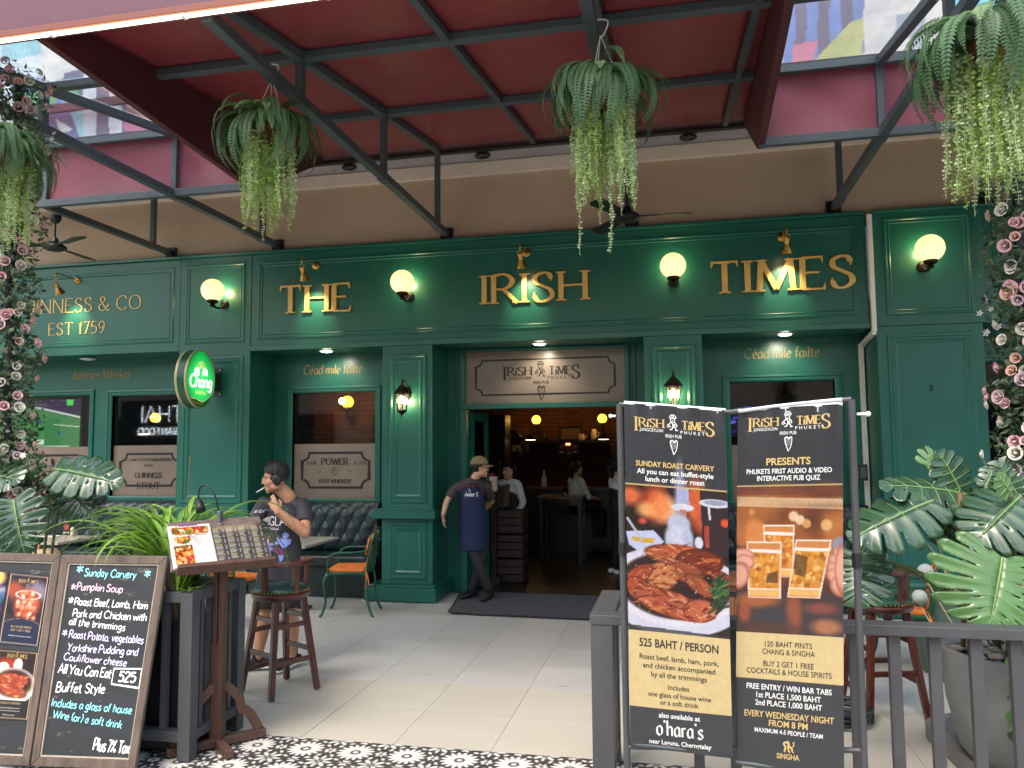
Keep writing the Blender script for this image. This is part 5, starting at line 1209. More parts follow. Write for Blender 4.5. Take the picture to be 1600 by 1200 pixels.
def monstera(name,lab,base,leaves,extra=()):
    t=thing('monstera',lab,'plant',base)
    for i,(j,tp,yj,yt,nrm,w_,m,kw) in enumerate(leaves):
        J=Q(*j,Y=yj);T=Q(*tp,Y=yt); monstera_leaf(t,J,T,nrm,w_,m,seed=i*3+len(lab),**kw)
        mb=MB(); b=Vector(base)+Vector((random.uniform(-.08,.08),random.uniform(-.08,.08),0)); mb.tube(catmull([b,b.lerp(J,.5)+Vector((0,0,.12)),J],8),[.010]*17,6); mb.build('stalk',M_stalk,t,smooth=True)
    return t
monstera('m','glossy split-leaf monstera in the left corner behind the chalkboards',tuple(Q(60,960,Y=4.9)),[
 ((88,733),(190,748),4.75,4.7,(.1,-.75,.65),.34,M_mon,dict(fold=.35,lobes=6)),
 ((100,748),(152,818),4.9,4.8,(.2,-.8,.45),.32,M_mon,dict(fold=.3)),
 ((22,782),(32,868),4.45,4.35,(.05,-.85,.5),.36,M_mon,dict(fold=.2,lobes=6)),
 ((-30,742),(28,742),4.6,4.5,(.1,-.7,.7),.34,M_mon,dict(fold=.3)),
 ((38,742),(52,712),4.8,4.75,(.3,-.9,.2),.16,M_monl,dict(fold=.3,lobes=4)),
 ((60,738),(20,715),4.8,4.7,(0,-.8,.5),.18,M_monl,dict(fold=.3,lobes=4)),
 ((-40,800),(-10,870),4.6,4.5,(.1,-.8,.5),.3,M_mon,dict())])
POTC=(1.80,4.80)
monstera('m','large split-leaf monstera in the grey pot behind the right railing',(1.80,4.85,.6),[
 ((1566,873),(1548,982),4.35,4.2,(.05,-.9,.45),.58,M_monl,dict(fold=.12,lobes=7,droop=.12)),
 ((1455,783),(1318,838),4.55,4.4,(-.1,-.7,.7),.34,M_mon,dict(fold=.6,lobes=6,droop=.2)),
 ((1506,772),(1372,742),4.7,4.55,(0,-.55,.8),.30,M_mon,dict(fold=.5,lobes=6)),
 ((1504,775),(1470,700),4.75,4.7,(.3,-.9,.1),.24,M_mon,dict(fold=.5,lobes=6,curl=.1)),
 ((1592,778),(1526,838),4.5,4.35,(-.2,-.75,.6),.40,M_mon,dict(fold=.4,lobes=6)),
 ((1590,775),(1560,718),4.6,4.6,(-.2,-.9,.3),.30,M_mon,dict(fold=.4,lobes=6)),
 ((1341,866),(1338,945),4.7,4.5,(-.2,-.8,.5),.36,M_mon,dict(fold=.35,lobes=6)),
 ((1335,860),(1390,900),4.75,4.7,(.2,-.8,.5),.30,M_mon,dict(fold=.4,lobes=6)),
 ((1450,728),(1470,712),4.75,4.75,(.2,-.9,.3),.18,M_monl,dict(fold=.3,lobes=4)),
 ((1540,760),(1552,735),4.6,4.6,(0,-1,.2),.1,M_mon,dict(fold=.6,lobes=3)),
 ((1578,770),(1562,742),4.45,4.4,(.2,-.8,.4),.13,M_monl,dict(fold=.3,lobes=4)),
 ((1500,790),(1460,850),4.8,4.7,(0,-.9,.4),.22,M_mon,dict(fold=.4)),
 ((1480,770),(1430,790),4.75,4.6,(0,-.7,.7),.26,M_mon,dict(fold=.4)),
 ((1590,960),(1640,1010),4.5,4.4,(0,-.8,.5),.26,M_monl,dict())])
# canes in the grey pot
t=thing('plant_canes','dry bamboo canes and a bare brown trunk in the grey pot','plant canes',(1.8,4.8,.6)); 
for a,b,r in (((1505,1010),(1500,770),.014),((1545,1005),(1505,870),.006),((1548,1010),(1450,850),.004),((1530,1005),(1470,880),.005),((1520,1005),(1452,815),.004),((1560,1010),(1590,880),.010),((1555,1000),(1540,900),.012),((1530,990),(1480,915),.012),((1586,1005),(1570,860),.008)):
    mb=MB(); mb.tube([Q(*a,Y=4.75),Q((a[0]+b[0])/2+3,(a[1]+b[1])/2,Y=4.7),Q(*b,Y=4.6)],r,7); mb.build('cane',M_stem if r>.006 else mat('pale_cane',srgb(170,150,110),.7) if 'pale_cane' not in MATS else MATS['pale_cane'],t,smooth=True)
t=thing('garden_pot','large round pale grey concrete pot behind the right railing','plant pot',(POTC[0],POTC[1],.06))
M_conc=mat('grey_concrete_pot',srgb(122,122,119),.6,var=(2.2,.22),bump=(9,.4,.006),wear=(5,.66,srgb(142,142,138)))
mb=MB(); mb.lathe([(.20,.0),(.27,.02),(.33,.10),(.385,.34),(.40,.61),(.395,.625),(.375,.625),(.37,.58)],(POTC[0],POTC[1],.06),48,cap=False); mb.build('pot_wall',M_conc,t,smooth=True)
mb=MB(); mb.lathe([(.365,0),(.001,.01)],(POTC[0],POTC[1],.61),30); mb.build('soil',mat('dark_soil',srgb(58,46,36),.95,bump=(30,.8)),t)
pb=MB(); pb.sph((0,0,0),(.035,.027,.02),8,6); pm=pb.mesh('pebble',mat('pale_pebble',srgb(150,142,130),.7,var=(9,.2)),True)
for i in range(110): a=random.uniform(0,6.28); rr=.35*random.random()**.5; inst('pebble',pm,t,(POTC[0]+rr*cos(a),POTC[1]+rr*sin(a),.628+random.uniform(0,.02)),(0,0,a),(random.uniform(.6,1.3),)*3)
t=thing('planter_tray','long grey concrete tray with rounded end under the grey pot','tray',(1.9,4.8,.01))
mb=MB(); O=[]; 
pts=catmull([(1.47,5.42),(1.46,5.1),(1.49,4.75),(1.58,4.42),(1.76,4.22),(2.1,4.12),(2.5,4.12),(2.6,4.5),(2.6,5.4),(2.4,5.64),(1.9,5.66)],5,True)
V=[(p.x,p.y,.011) for p in pts]+[(p.x,p.y,.10) for p in pts]; c=Vector((2.05,4.9,0)); V+=[(c.x+(p.x-c.x)*.9,c.y+(p.y-c.y)*.93,.10) for p in pts]+[(c.x+(p.x-c.x)*.88,c.y+(p.y-c.y)*.91,.05) for p in pts]; n=len(pts)
mb.add(V,[(k*n+i,k*n+(i+1)%n,(k+1)*n+(i+1)%n,(k+1)*n+i) for k in range(3) for i in range(n)]+[tuple(3*n+i for i in range(n))]); mb.build('basin',mat('dark_concrete',srgb(112,110,104),.7,var=(4,.25),bump=(12,.4)),t)
# trailing plant at the bottom right corner
t=thing('trailing_plant','green leafy plant spilling over the rim at the right edge behind the railing','plant',tuple(Q(1596,1100,Y=4.35))); R=random.Random(5)
for i in range(34):
    p=Q(1596+R.uniform(-16,26),R.uniform(1030,1160),Y=4.4+R.uniform(-.08,.08)); monst=MB(); L=.06; u=Vector((R.uniform(-1,1),R.uniform(-.5,.5),R.uniform(-1,.3))).normalized(); v=u.cross(Vector((0,-1,.3))).normalized()*.026
    monst.add([p-u*L*.5,p-u*L*.2+v,p+u*L*.2+v*.8,p+u*L*.6,p+u*L*.2-v*.8,p-u*L*.2-v],[(0,1,2,3,4,5)]); monst.build('leaf',M_monl if i%3 else M_mon,t)
# small pot with white balls behind
q=Q(1470,950,Y=6.9); t=thing('glazed_pot','weathered green glazed pot with a small plant behind the railing','plant pot',(q.x,6.9,.01)); zt=Q(1470,928,Y=6.9).z; hz=zt-.02
mb=MB(); mb.lathe([(.15,.0),(.2,hz*.5),(.24,hz-.03),(.25,hz),(.22,hz),(.2,hz-.04)],(q.x,6.9,.012),28,cap=False); mb.build('pot_wall',mat('green_glaze',srgb(84,104,92),.4,var=(5,.3)),t,smooth=True)
mb=MB(); mb.lathe([(.215,0),(.001,.005)],(q.x,6.9,zt-.05),20); mb.build('soil',MATS['dark_soil'],t)
for i in range(12):
    a=6.28*i/12; inst('frond',FR[4 if i%2 else 2],t,M=Matrix.Translation((q.x,6.9,zt-.02))@Matrix.Rotation(a,4,'Z')@Matrix.Rotation(-.2,4,'Y')@Matrix.Scale(.75,4))
for k,(px,py,r) in enumerate(((1446,893,.052),(1437,893+40,.050),(1518,861,.045))):
    p=Q(px,py,Y=5.6); t=thing('paper_ball','pale mesh ball on a stick, '+('left of the big bright leaf, upper of two','left of the big bright leaf, lower of two','half hidden behind the right leaves')[k],'ball ornament',tuple(p),'pale balls on sticks among the leaves')
    mb=MB(); mb.sph(p,r*.95,20,14); mb.build('ball',mat('grey_mesh_ball',srgb(158,164,160),.8) if 'grey_mesh_ball' not in MATS else MATS['grey_mesh_ball'],t,smooth=True); mb=MB(); mb.tube([p-Vector((0,0,r)),p+Vector((.15,-.3,-.45))],.004,5); mb.build('stick',MATS['pale_cane'],t)

# ------------------------------------------------------------ slatted planter on the left with a spider plant
t=thing('slatted_planter','tall dark slatted planter box on the left holding the spider plant','planter',(-3.15,4.6,0)); PX0,PX1,PY0,PY1=-3.46,-2.84,4.20,4.70
for x in (PX0,PX1):
    for y in (PY0,PY1): mb=MB(); mb.box(x-.04,x+.04,y-.04,y+.04,.01,.96); mb.build('corner_post',M_blackp,t,bevel=.004)
for z in (.14,.935):
    for y in (PY0,PY1): mb=MB(); mb.box(PX0+.041,PX1-.041,y-.035,y+.035,z-.03,z+.03); mb.build('rail',M_blackp,t,bevel=.003)
    for x in (PX0,PX1): mb=MB(); mb.box(x-.035,x+.035,PY0+.041,PY1-.041,z-.03,z+.03); mb.build('rail',M_blackp,t,bevel=.003)
sm_=MB(); sm_.box(-.018,.018,-.018,.018,.171,.904); sme=sm_.mesh('slat',M_blackp)
for k in range(1,4):
    for y in (PY0,PY1): inst('slat',sme,t,(PX0+(PX1-PX0)*k/4,y,0))
for k in range(1,5):
    for x in (PX0,PX1): inst('slat',sme,t,(x,PY0+(PY1-PY0)*k/5,0))
t2=thing('inner_pot','black square pot inside the slatted planter','plant pot',(-3.18,4.7,.02)); mb=MB(); mb.box(-3.39,-2.91,4.26,4.64,.02,.78); mb.build('pot_wall',M_black,t2,bevel=.01)
def blade_mesh(L,droop,seed):
    R=random.Random(seed); mb=MB(); n=12; x=z=0; a=radians(R.uniform(60,82)); V=[]; sd=R.uniform(-.15,.15)
    for i in range(n+1):
        w_=.009*(1-(i/n)**2.2)*(.6+.8*min(1,i/3)); V+=[(x,sd*(i/n)**2*L-w_,z+w_*.35),(x,sd*(i/n)**2*L,z-w_*.2),(x,sd*(i/n)**2*L+w_,z+w_*.35)]
        x+=L/n*cos(a); z+=L/n*sin(a); a-=radians(droop)/n*(.5+1.0*i/n)
    F=[]
    for i in range(n):
        for k in (0,1): F.append((3*i+k,3*i+k+1,3*i+k+4,3*i+k+3))
    mb.add(V,F); return mb.mesh('blade',M_spider if seed%3 else leafmat('spider_leaf_dark',srgb(88,124,56),.35) if 'spider_leaf_dark' not in MATS else MATS['spider_leaf_dark'],True)
BL=[blade_mesh(l,dr,k) for k,(l,dr) in enumerate(((.5,140),(.62,165),(.42,110),(.70,185),(.34,90),(.56,150)))]
def spider(c,n,lab,s=1,seed=0,name='spider_plant'):
    R=random.Random(seed); t=thing(name,lab,'plant',c)
    for i in range(n):
        a=R.uniform(.7,3.7) if (R.random()<.95 and name=='spider_plant') else R.uniform(0,6.28); M=Matrix.Translation(Vector(c)+Vector((R.uniform(-.1,.1),R.uniform(-.12,.12),R.uniform(-.05,.02))))@Matrix.Rotation(a,4,'Z')@Matrix.Rotation(R.uniform(-.38,.12),4,'Y')@Matrix.Scale(s*R.uniform(.7,1.15),4)
        inst('blade',R.choice(BL),t,M=M)
    return t
spider((-3.24,4.60,.90),250,'bright green arching spider plant in the slatted planter behind the menu stand',1.62,3)
spider((-3.12,4.46,.76),110,'lower tuft of narrow green leaves hanging over the planter slats',.62,4,'grass_tuft')
t=thing('dry_flower_stalk','single thin dry stalk rising from the spider plant','plant stalk',(-3.2,4.6,.9)); mb=MB(); mb.tube([Q(293,800,Y=4.6),Q(294,760,Y=4.6),Q(297,712,Y=4.6)],[.003,.003,.005],5); mb.build('stalk',M_stem,t)

# ------------------------------------------------------------ oval beer sign on the left pilaster
t=thing('oval_beer_sign','green lit oval beer sign with two white elephants, bracketed to the left pilaster','sign',(-5.78,8.98,2.66))
CY,CZ=8.55,2.665; RY,RZ=.285,.345
def oval(r=1.,n=48,x=0): return [(CY+RY*r*cos(2*pi*k/n),CZ+RZ*r*sin(2*pi*k/n)) for k in range(n)]
mb=MB(); n=48; V=[]
for x,r in ((-5.71,1.0),(-5.705,1.03),(-5.72,1.06),(-5.74,1.04),(-5.84,1.04),(-5.86,1.06),(-5.875,1.03),(-5.87,1.0)): V+=[(x,a,b) for a,b in oval(r)]
mb.add(V,[(k*n+i,k*n+(i+1)%n,(k+1)*n+(i+1)%n,(k+1)*n+i) for k in range(7) for i in range(n)]); mb.build('rim',mat('pale_gold_rim',srgb(168,160,120),.4,metal=.3),t,smooth=True)
mb=MB(); mb.add([(-5.7405,a,b) for a,b in oval(1.042)]+[(-5.8395,a,b) for a,b in oval(1.042)],[(i,(i+1)%n,n+(i+1)%n,n+i) for i in range(n)]); mb.build('side_band',mat('sign_green',srgb(10,70,40),.35),t)
A=Art(90,110,(4,70,30)); A.ell(.5,.5,.62,.62,(14,150,60),0,1.); A.ell(.5,.55,.4,.35,(50,200,100),0,1.2); A.poly([(0,.93),(.3,.86),(.6,.9),(1,.84),(1,1),(0,1)],(6,60,26)); A.line(0,.93,.3,.86,.006,(200,190,120)); A.line(.3,.86,.6,.9,.006,(200,190,120)); A.line(.6,.9,1,.84,.006,(200,190,120)); A.line(.1,.95,.6,.93,.006,(180,60,40))
def sf(u,v):
    a,b=(u-.5)*2,(v-.5)*2   # square to disc
    return (-5.712, CY+RY*a*math.sqrt(1-b*b/2), CZ+RZ*b*math.sqrt(1-a*a/2))
M_lit=mat('lit_sign_face',(.02,.02,.02),.3,vcol=True); _n=M_lit.node_tree; _n.links.new([k for k in _n.nodes if k.type=='VERTEX_COLOR'][0].outputs[0],_n.nodes['Principled BSDF'].inputs['Emission Color']); _n.nodes['Principled BSDF'].inputs['Emission Strength'].default_value=.45
A.mesh('lit_face',sf,M_lit,t)
M_sw=mat('sign_white',(.8,.8,.8),.5,emit=(1,1,.98),estr=.5); M_sg=mat('sign_gold_print',srgb(220,196,120),.5,emit=(.8,.62,.25),estr=.3)
Mf=face((-5.7095,CY,CZ),(0,1,0)); mb=MB()
write(mb,'Chang',Mf@Matrix.Translation((.0,0,-.10)),.15,.17,'plain','C',0,0,.5,slant=.12,sx=.92)
for s_ in (-1,1):
    def e(x,z): return (s_*(.028+x),z+.045)
    mb.prism([e(.0,.02),(e(.015,.085)),e(.045,.10),e(.09,.085),e(.105,.06),e(.105,0),e(.085,0),e(.082,.03),e(.06,.03),e(.057,0),e(.035,0),e(.032,.03),e(.02,.0),e(.008,-.01)],.0004,Mf)
mb.build('white_print',M_sw,t)
mb=MB(); write(mb,'MINERAL',Mf@Matrix.Translation((0,0,-.185)),.04,.17,'serif')
for k in range(9):
    a=radians(20+17.5*k); ribbon(mb,[(0+.015*cos(a),.115+.02*sin(a)),(.06*cos(a),.125+.10*sin(a)),(.11*cos(a),.12+.10*sin(a))],lambda q,w_:.006,Mf,0,0,.0003+.0001*k)
mb.build('gold_print',M_sg,t)
mb=MB(); mb.box(-5.82,-5.75,8.86,8.985,2.55,2.78); mb.box(-5.86,-5.71,8.984,8.997,2.48,2.85); mb.build('bracket',mat('sign_bracket_green',srgb(20,60,50),.5),t,bevel=.004)
bo=MB(); bo.sph((0,0,0),(.01,.006,.01),8,5); bme=bo.mesh('bolt',M_white,True)
for dx in (-.06,.06):
    for z in (2.51,2.82): inst('bolt',bme,t,(-5.785+dx,8.982,z))

# ------------------------------------------------------------ flat things seen as quads: real boards at real distances
class Surf:
    def __init__(s,TL,TR,BR,BL):
        s.c=[Vector(p) for p in (TL,TR,BR,BL)]; s.W=((s.c[1]-s.c[0]).length+(s.c[2]-s.c[3]).length)/2; s.H=((s.c[0]-s.c[3]).length+(s.c[1]-s.c[2]).length)/2
        s.n=(s.c[1]-s.c[0]).cross(s.c[3]-s.c[0]).normalized()
        if s.n.y>0: s.n=-s.n
    def at(s,u,v,off=0):   # v from the top
        a,b,c,d=s.c; return a.lerp(b,u).lerp(d.lerp(c,u),v)+s.n*off
    def warp(s,mb,wave=None):
        out=[]
        for x,y,z in mb.v:
            u,v=x/s.W,1-z/s.H; p=s.at(u,v,-y)
            if wave: p=p+s.n*wave(u,v)
            out.append(tuple(p))
        mb.v=out; return mb
    def frame(s,name,parent,m,fw,dep,bev=.004,inner=None):
        W,H=s.W,s.H; q=[[(0,0),(fw,fw),(fw,H-fw),(0,H)],[(W,0),(W,H),(W-fw,H-fw),(W-fw,fw)],[(.001,0),(W-.001,0),(W-fw,fw-.001),(fw,fw-.001)],[(.001,H),(fw,H-fw+.001),(W-fw,H-fw+.001),(W-.001,H)]]
        for p in q:
            mb=MB(); mb.prism(p,dep,None); 
            mb.v=[(x,y+.0,z) for x,y,z in mb.v]; s.warp(mb); mb.build(name,m,parent,bevel=bev)
def homog(px):
    "photograph quad (TL,TR,BR,BL) -> u,v"
    dst=[(0,0),(1,0),(1,1),(0,1)]; A_=[];B_=[]
    for (x,y),(u,v) in zip(px,dst):
        A_.append([x,y,1,0,0,0,-u*x,-u*y]);B_.append(u);A_.append([0,0,0,x,y,1,-v*x,-v*y]);B_.append(v)
    h=np.linalg.solve(np.array(A_,float),np.array(B_,float)); h=list(h)+[1]
    def f(x,y): w_=h[6]*x+h[7]*y+1; return ((h[0]*x+h[1]*y+h[2])/w_,(h[3]*x+h[4]*y+h[5])/w_)
    return f
M_oldwood=mat('weathered_grey_wood',srgb(92,79,70),.75,var=(2.5,.35),stretch=(9,9,1.2),bump=(30,.6,.004),wear=(14,.66,srgb(140,132,122)))
M_oldwoodh=mat('weathered_grey_wood_across',srgb(116,96,82),.75,var=(2.5,.35),stretch=(1.2,9,9),bump=(30,.6,.004),wear=(14,.66,srgb(168,158,146)))
M_chalk=mat('chalkboard_slate',srgb(40,43,46),.55,var=(3,.2),stretch=(1,1,4),wear=(7,.60,srgb(92,88,82)),bump=(18,.3))
CH={'b':mat('blue_chalk',srgb(142,222,232),.9,emit=None),'p':mat('pink_chalk',srgb(232,190,206),.9),'w':mat('white_chalk',srgb(238,238,236),.9),'l':mat('lilac_chalk',srgb(206,198,234),.9)}
def aboard(name,lab,TLp,TRp,BRp,BLp,Yt,Yb,fw=.05):
    S=Surf(Q(*TLp,Y=Yt),Q(*TRp,Y=Yt),Q(*BRp,Y=Yb),Q(*BLp,Y=Yb))
    t=thing(name,lab,'chalkboard' if 'chalk' in name else 'poster board',tuple((S.c[2]+S.c[3])/2))
    mb=MB(); mb.box(.02,S.W-.02,-.006,.012,.02,S.H-.02); S.warp(mb); mb.build('slate',M_chalk,t)
    S.frame('frame_bar',t,M_oldwood,fw,.022)
    mb=MB(); k=.007
    for a in ((fw,fw,fw+k,S.H-fw),(S.W-fw-k,fw,S.W-fw,S.H-fw),(fw+k,fw,S.W-fw-k,fw+k),(fw+k,S.H-fw-k,S.W-fw-k,S.H-fw)): mb.box(a[0],a[2],-.014,-.006,a[1],a[3])
    S.warp(mb); mb.build('inner_lip',mat('pale_lip_wood',srgb(176,164,148),.7,var=(9,.2)) if 'pale_lip_wood' not in MATS else MATS['pale_lip_wood'],t)
    for x in (.04,S.W-.04):     # rear legs
        a=S.at(x/S.W,.03,-.02); b=Vector((a.x,a.y+.42,.01)); mb=MB(); mb.bar(a,b,.04,.03,(0,1,0)); mb.build('rear_leg',M_oldwood,t)
    return t,S
qp=((100,867),(265,869),(214,1202),(52,1196))
cb,S=aboard('chalkboard','tall chalkboard with a weathered frame, Sunday lunch menu in coloured handwriting',*qp,4.16,3.93)
hf=homog(qp)
def px8(x,y): return hf(x/3.53,860+y/3.53)
def chalk(s,x0,y0,x1,y1,c,cap=42,pen=.145):
    u0,v0=px8(x0,y0);u1,v1=px8(x1,y1); X0,Z0=u0*S.W,(1-v0)*S.H; X1,Z1=u1*S.W,(1-v1)*S.H
    size=cap/3.53/330*S.H; L=hypot(X1-X0,Z1-Z0); W=strokes(s,.6)[1]*size/10
    mb=MB(); Mx=Matrix.Translation((X0,-.0068,Z0))@Matrix.Rotation(-math.atan2(Z1-Z0,X1-X0),4,'Y')
    write(mb,s,Mx,size,pen,'plain','L',0,0,.6,.45,.06,L/W*.965); S.warp(mb); mb.build('chalk_line',CH[c],cb)
for a in (('*',420,140,460,140,'b',60,.16),('Sunday Carvery',470,150,765,165,'b',44),('*',797,165,833,165,'b',55,.16),('*',390,238,418,240,'p',48,.16),('Pumpkin Soup',424,232,692,248,'p'),('*',376,316,405,318,'w',50,.17),('Roast Beef, Lamb, Ham',412,318,832,345,'w',42),('Pork and Chicken with',400,386,828,412,'w',42),
          ('all the trimmings',380,432,705,468,'w',40),('*',340,500,370,503,'l',50,.15),('Roast Potato, vegetables',380,505,808,540,'l',42),('Yorkshire Pudding and',370,578,778,606,'l',42),('Cauliflower cheese',352,630,712,664,'l',40),('All You Can Eat',322,700,625,728,'w',52),('525',650,745,748,752,'w',55,.17),
          ('Buffet Style',308,800,590,810,'w',50),('Includes a glass of house',285,878,745,922,'b',42),('Wine (or) a soft drink',292,938,690,998,'b',40),('Plus 7% Tax',518,1108,722,1128,'w',62)): chalk(*a)
mb=MB(); P=[px8(*p) for p in ((632,676),(783,678),(768,782),(618,760),(632,676))]; ribbon(mb,[(u*S.W,(1-v)*S.H) for u,v in P],lambda a,b:.008,Matrix.Translation((0,-.0068,0))); S.warp(mb); mb.build('chalk_line',CH['w'],cb)
# poster board
qp2=((-72,862),(99,866),(49,1196),(-128,1188)); pb_,S2=aboard('poster_board','wooden poster board with two drink and food posters under clear sleeves, left of the chalkboard',*qp2,4.16,3.93); hf2=homog(qp2)
def poster(name,quad,art,parent=None,lines=()):
    uv=[hf2(*p) for p in quad]
    def P(u,v,off=-.009):
        a=[Vector((q[0],q[1],0)) for q in uv]; p=a[0].lerp(a[1],u).lerp(a[3].lerp(a[2],u),1-v); return S2.at(p.x,p.y,-off)
    t=thing('poster',name,'poster',tuple(P(.5,0))); art.mesh('print',lambda u,v:P(u,v),M_paper,t)
    mb=MB(); mb.add([P(0,0,-.011),P(1,0,-.011),P(1,1,-.011),P(0,1,-.011)],[(0,1,2,3)]); mb.build('clear_sleeve',mat('clear_plastic',(1,1,1),.06,trans=1,alpha=.22,spec=.7,bump=(8,.5,.004)) if 'clear_plastic' not in MATS else MATS['clear_plastic'],t)
    for s,u,v,cap,w_,mm,st in lines:
        a=P(u,v,-.0096); r=(P(u+.01,v)-P(u-.01,v)).normalized(); up=(P(u,v+.01)-P(u,v-.01)).normalized(); Mx=face(a,r,up); wd=(P(1,v)-P(0,v)).length; mb=MB()
        if st=='l': logo(mb,mb,None,wd*.5,M=Mx)
        else: printed(mb,s,Mx,cap,0,'C',1,0,wd*w_,.008)
        mb.build('print_line',mm,t)
M_wp=mat('white_print_ink',srgb(196,196,194),.5); M_gp=mat('gold_print_ink',srgb(178,152,96),.45); M_bp=mat('black_print_ink',srgb(38,36,36),.5)
A=Art(64,100,(34,24,40)); A.noise(.8,7); A.ell(.2,.25,.25,.12,(150,70,50),.4,.8); A.ell(.75,.25,.25,.14,(120,110,130),0,.8); A.ell(.55,.45,.36,.2,(50,20,16),0,.3); A.ell(.55,.42,.3,.2,(190,90,50),0,.5)
for i in range(46): x,y=random.uniform(.3,.8),random.uniform(.26,.62); A.ell(x,y,.05,.03,random.choice([(220,150,120),(150,60,40),(240,200,180),(110,40,30),(200,110,60)]),random.random()*3,.6,.8)
A.ring(.55,.3,.3,.06,.12,(230,220,220)); A.poly([(0,.68),(.5,.63),(1,.68),(1,1),(0,1)],(26,34,60)); A.ring(.5,.85,.62,.22,.02,(180,150,110))
for e in ((.04,.03,.96,.03),(.04,.97,.96,.97),(.04,.03,.04,.97),(.96,.03,.96,.97)): A.line(*e,.008,(200,170,130))
poster('drinks poster with an iced tumbler and navy foot, upper poster on the board',((19,895),(79,901),(61,1014),(0,1008)),A,None,[('',.5,.88,0,0,M_gp,'l'),('ALL HOUSE SPIRITS',.5,.24,.012,.6,M_gp,''),('BUY 1 GET 1 FREE',.5,.19,.012,.6,M_gp,''),('Available every day from 5pm until 7pm',.5,.12,.007,.7,M_wp,'')])
A=Art(64,100,(34,22,20)); A.ell(.3,.2,.3,.08,(150,50,30),0,1); A.ell(.2,.27,.15,.08,(220,210,200)); A.ell(.55,.22,.11,.10,(200,196,200)); A.ell(.5,.52,.56,.26,(220,216,214),0,.08); A.ell(.5,.48,.47,.2,(60,30,20),0,.3); A.meat(.4,.42,.3,.08,0); A.meat(.5,.58,.36,.09,.25); A.meat(.65,.45,.2,.09,-.3); A.line(.72,.66,.95,.52,.012,(60,90,50)); A.poly([(0,.72),(1,.72),(1,1),(0,1)],(34,32,34))
for e in ((.04,.03,.96,.03),(.04,.97,.96,.97),(.04,.03,.04,.97),(.96,.03,.96,.97)): A.line(*e,.008,(200,170,130))
poster('roast platter poster with a black foot, lower poster on the board',((0,1016),(62,1021),(45,1128),(-16,1124)),A,None,[('',.5,.9,0,0,M_gp,'l'),('SUNDAY CARVERY',.5,.22,.012,.65,M_gp,''),('All you can eat buffet-style lunch or',.5,.16,.007,.8,M_wp,''),('dinner roast, beef, lamb, ham, pork',.5,.12,.007,.8,M_wp,''),('525 baht per person',.5,.06,.007,.5,M_wp,'')])
A=Art(50,80,(40,30,60)); 
for i in range(40): A.ell(random.random(),random.random()*.7,.12,.08,random.choice([(190,40,50),(60,150,60),(230,180,60),(120,30,70),(40,60,120),(220,220,210)]),0,.8,.7)
A.poly([(0,.7),(1,.7),(1,1),(0,1)],(26,40,90))
poster('colourful cocktail poster cut by the left edge of the photo',((-47,890),(16,896),(-3,1008),(-66,1003)),A)

# ------------------------------------------------------------ menu stand
BLq=Q(267,892,Z=1.10);BRq=Q(427,877,Z=1.10);TLq=Q(263,816,Z=1.345);TRq=Q(405,806,Z=1.345)
t=thing('menu_stand','brown wooden lectern stand holding open menus in front of the slatted planter','menu stand',(BLq.x*.5+BRq.x*.5,BLq.y*.5+BRq.y*.5+.05,0)); S=Surf(TLq,TRq,BRq,BLq)
M_bw=mat('worn_brown_wood',srgb(78,54,44),.6,var=(2.5,.3),stretch=(9,9,1.2),bump=(30,.5,.003),wear=(16,.70,srgb(140,118,104)))
M_gw=mat('grey_worn_board',srgb(98,84,80),.7,var=(2.5,.3),stretch=(1.2,6,9),bump=(30,.5,.003),wear=(16,.68,srgb(150,140,134)))
mb=MB(); mb.box(0,S.W,.0,.018,0,S.H); S.warp(mb); mb.build('reading_board',M_gw,t,bevel=.004)
mb=MB(); mb.box(.03,S.W,-.045,.02,-.035,-.001); S.warp(mb); mb.build('ledge',M_bw,t,bevel=.004)
cpt=(BLq+BRq)/2; PXx,PYy=Q(345,905,Y=cpt.y+.09).x,cpt.y+.09
foot=Q(326,1187,Y=PYy); 
for dx in (-.024,0.014): mb=MB(); mb.box(PXx+dx-.008,PXx+dx+.02,PYy-.03,PYy+.03,.05,1.12); mb.build('post',M_bw,t,bevel=.003)
mb=MB(); mb.box(PXx-.036,PXx+.038,PYy-.033,PYy-.0301,.05,.62); mb.build('post_face',M_bw,t,bevel=.001)
yw=math.atan2((BRq-BLq).y,(BRq-BLq).x); d=Vector((cos(yw),sin(yw),0)); nrm=Vector((-sin(yw),cos(yw),0)); O=Vector((PXx,PYy,0))
for v_,L,nm in ((d,.29,'foot_beam'),(nrm,.25,'foot_beam')):
    mb=MB(); mb.bar(O-v_*L+Vector((0,0,.035)),O+v_*L+Vector((0,0,.035)),.05,.05 if v_ is d else .046); mb.build(nm,M_bw,t,bevel=.005)
for s_ in (-1,1):
    P=catmull([O+d*s_*.25+Vector((0,0,.06)),O+d*s_*.19+Vector((0,0,.17)),O+d*s_*.135+Vector((0,0,.21)),O+d*s_*.12+Vector((0,0,.28)),O+d*s_*.03+Vector((0,0,.37))],5); V=[];F=[]
    for i,p in enumerate(P):
        a=(P[min(i+1,len(P)-1)]-P[max(i-1,0)]).normalized(); b=a.cross(nrm).normalized(); V+=[p+nrm*.016+b*.027,p-nrm*.016+b*.027,p-nrm*.016-b*.027,p+nrm*.016-b*.027]
    F=[(i*4+k,i*4+(k+1)%4,(i+1)*4+(k+1)%4,(i+1)*4+k) for i in range(len(P)-1) for k in range(4)]+[(3,2,1,0),tuple((len(P)-1)*4+k for k in range(4))]
    mb=MB(); mb.add(V,F); mb.build('brace',M_bw,t,bevel=.003)
mb=MB(); mb.bar(O+Vector((0,0,1.09)),S.at(.5,.4,-.02),.05,.04); mb.build('head_block',M_bw,t)
hm=homog(((263,816),(405,806),(427,877),(267,892)))
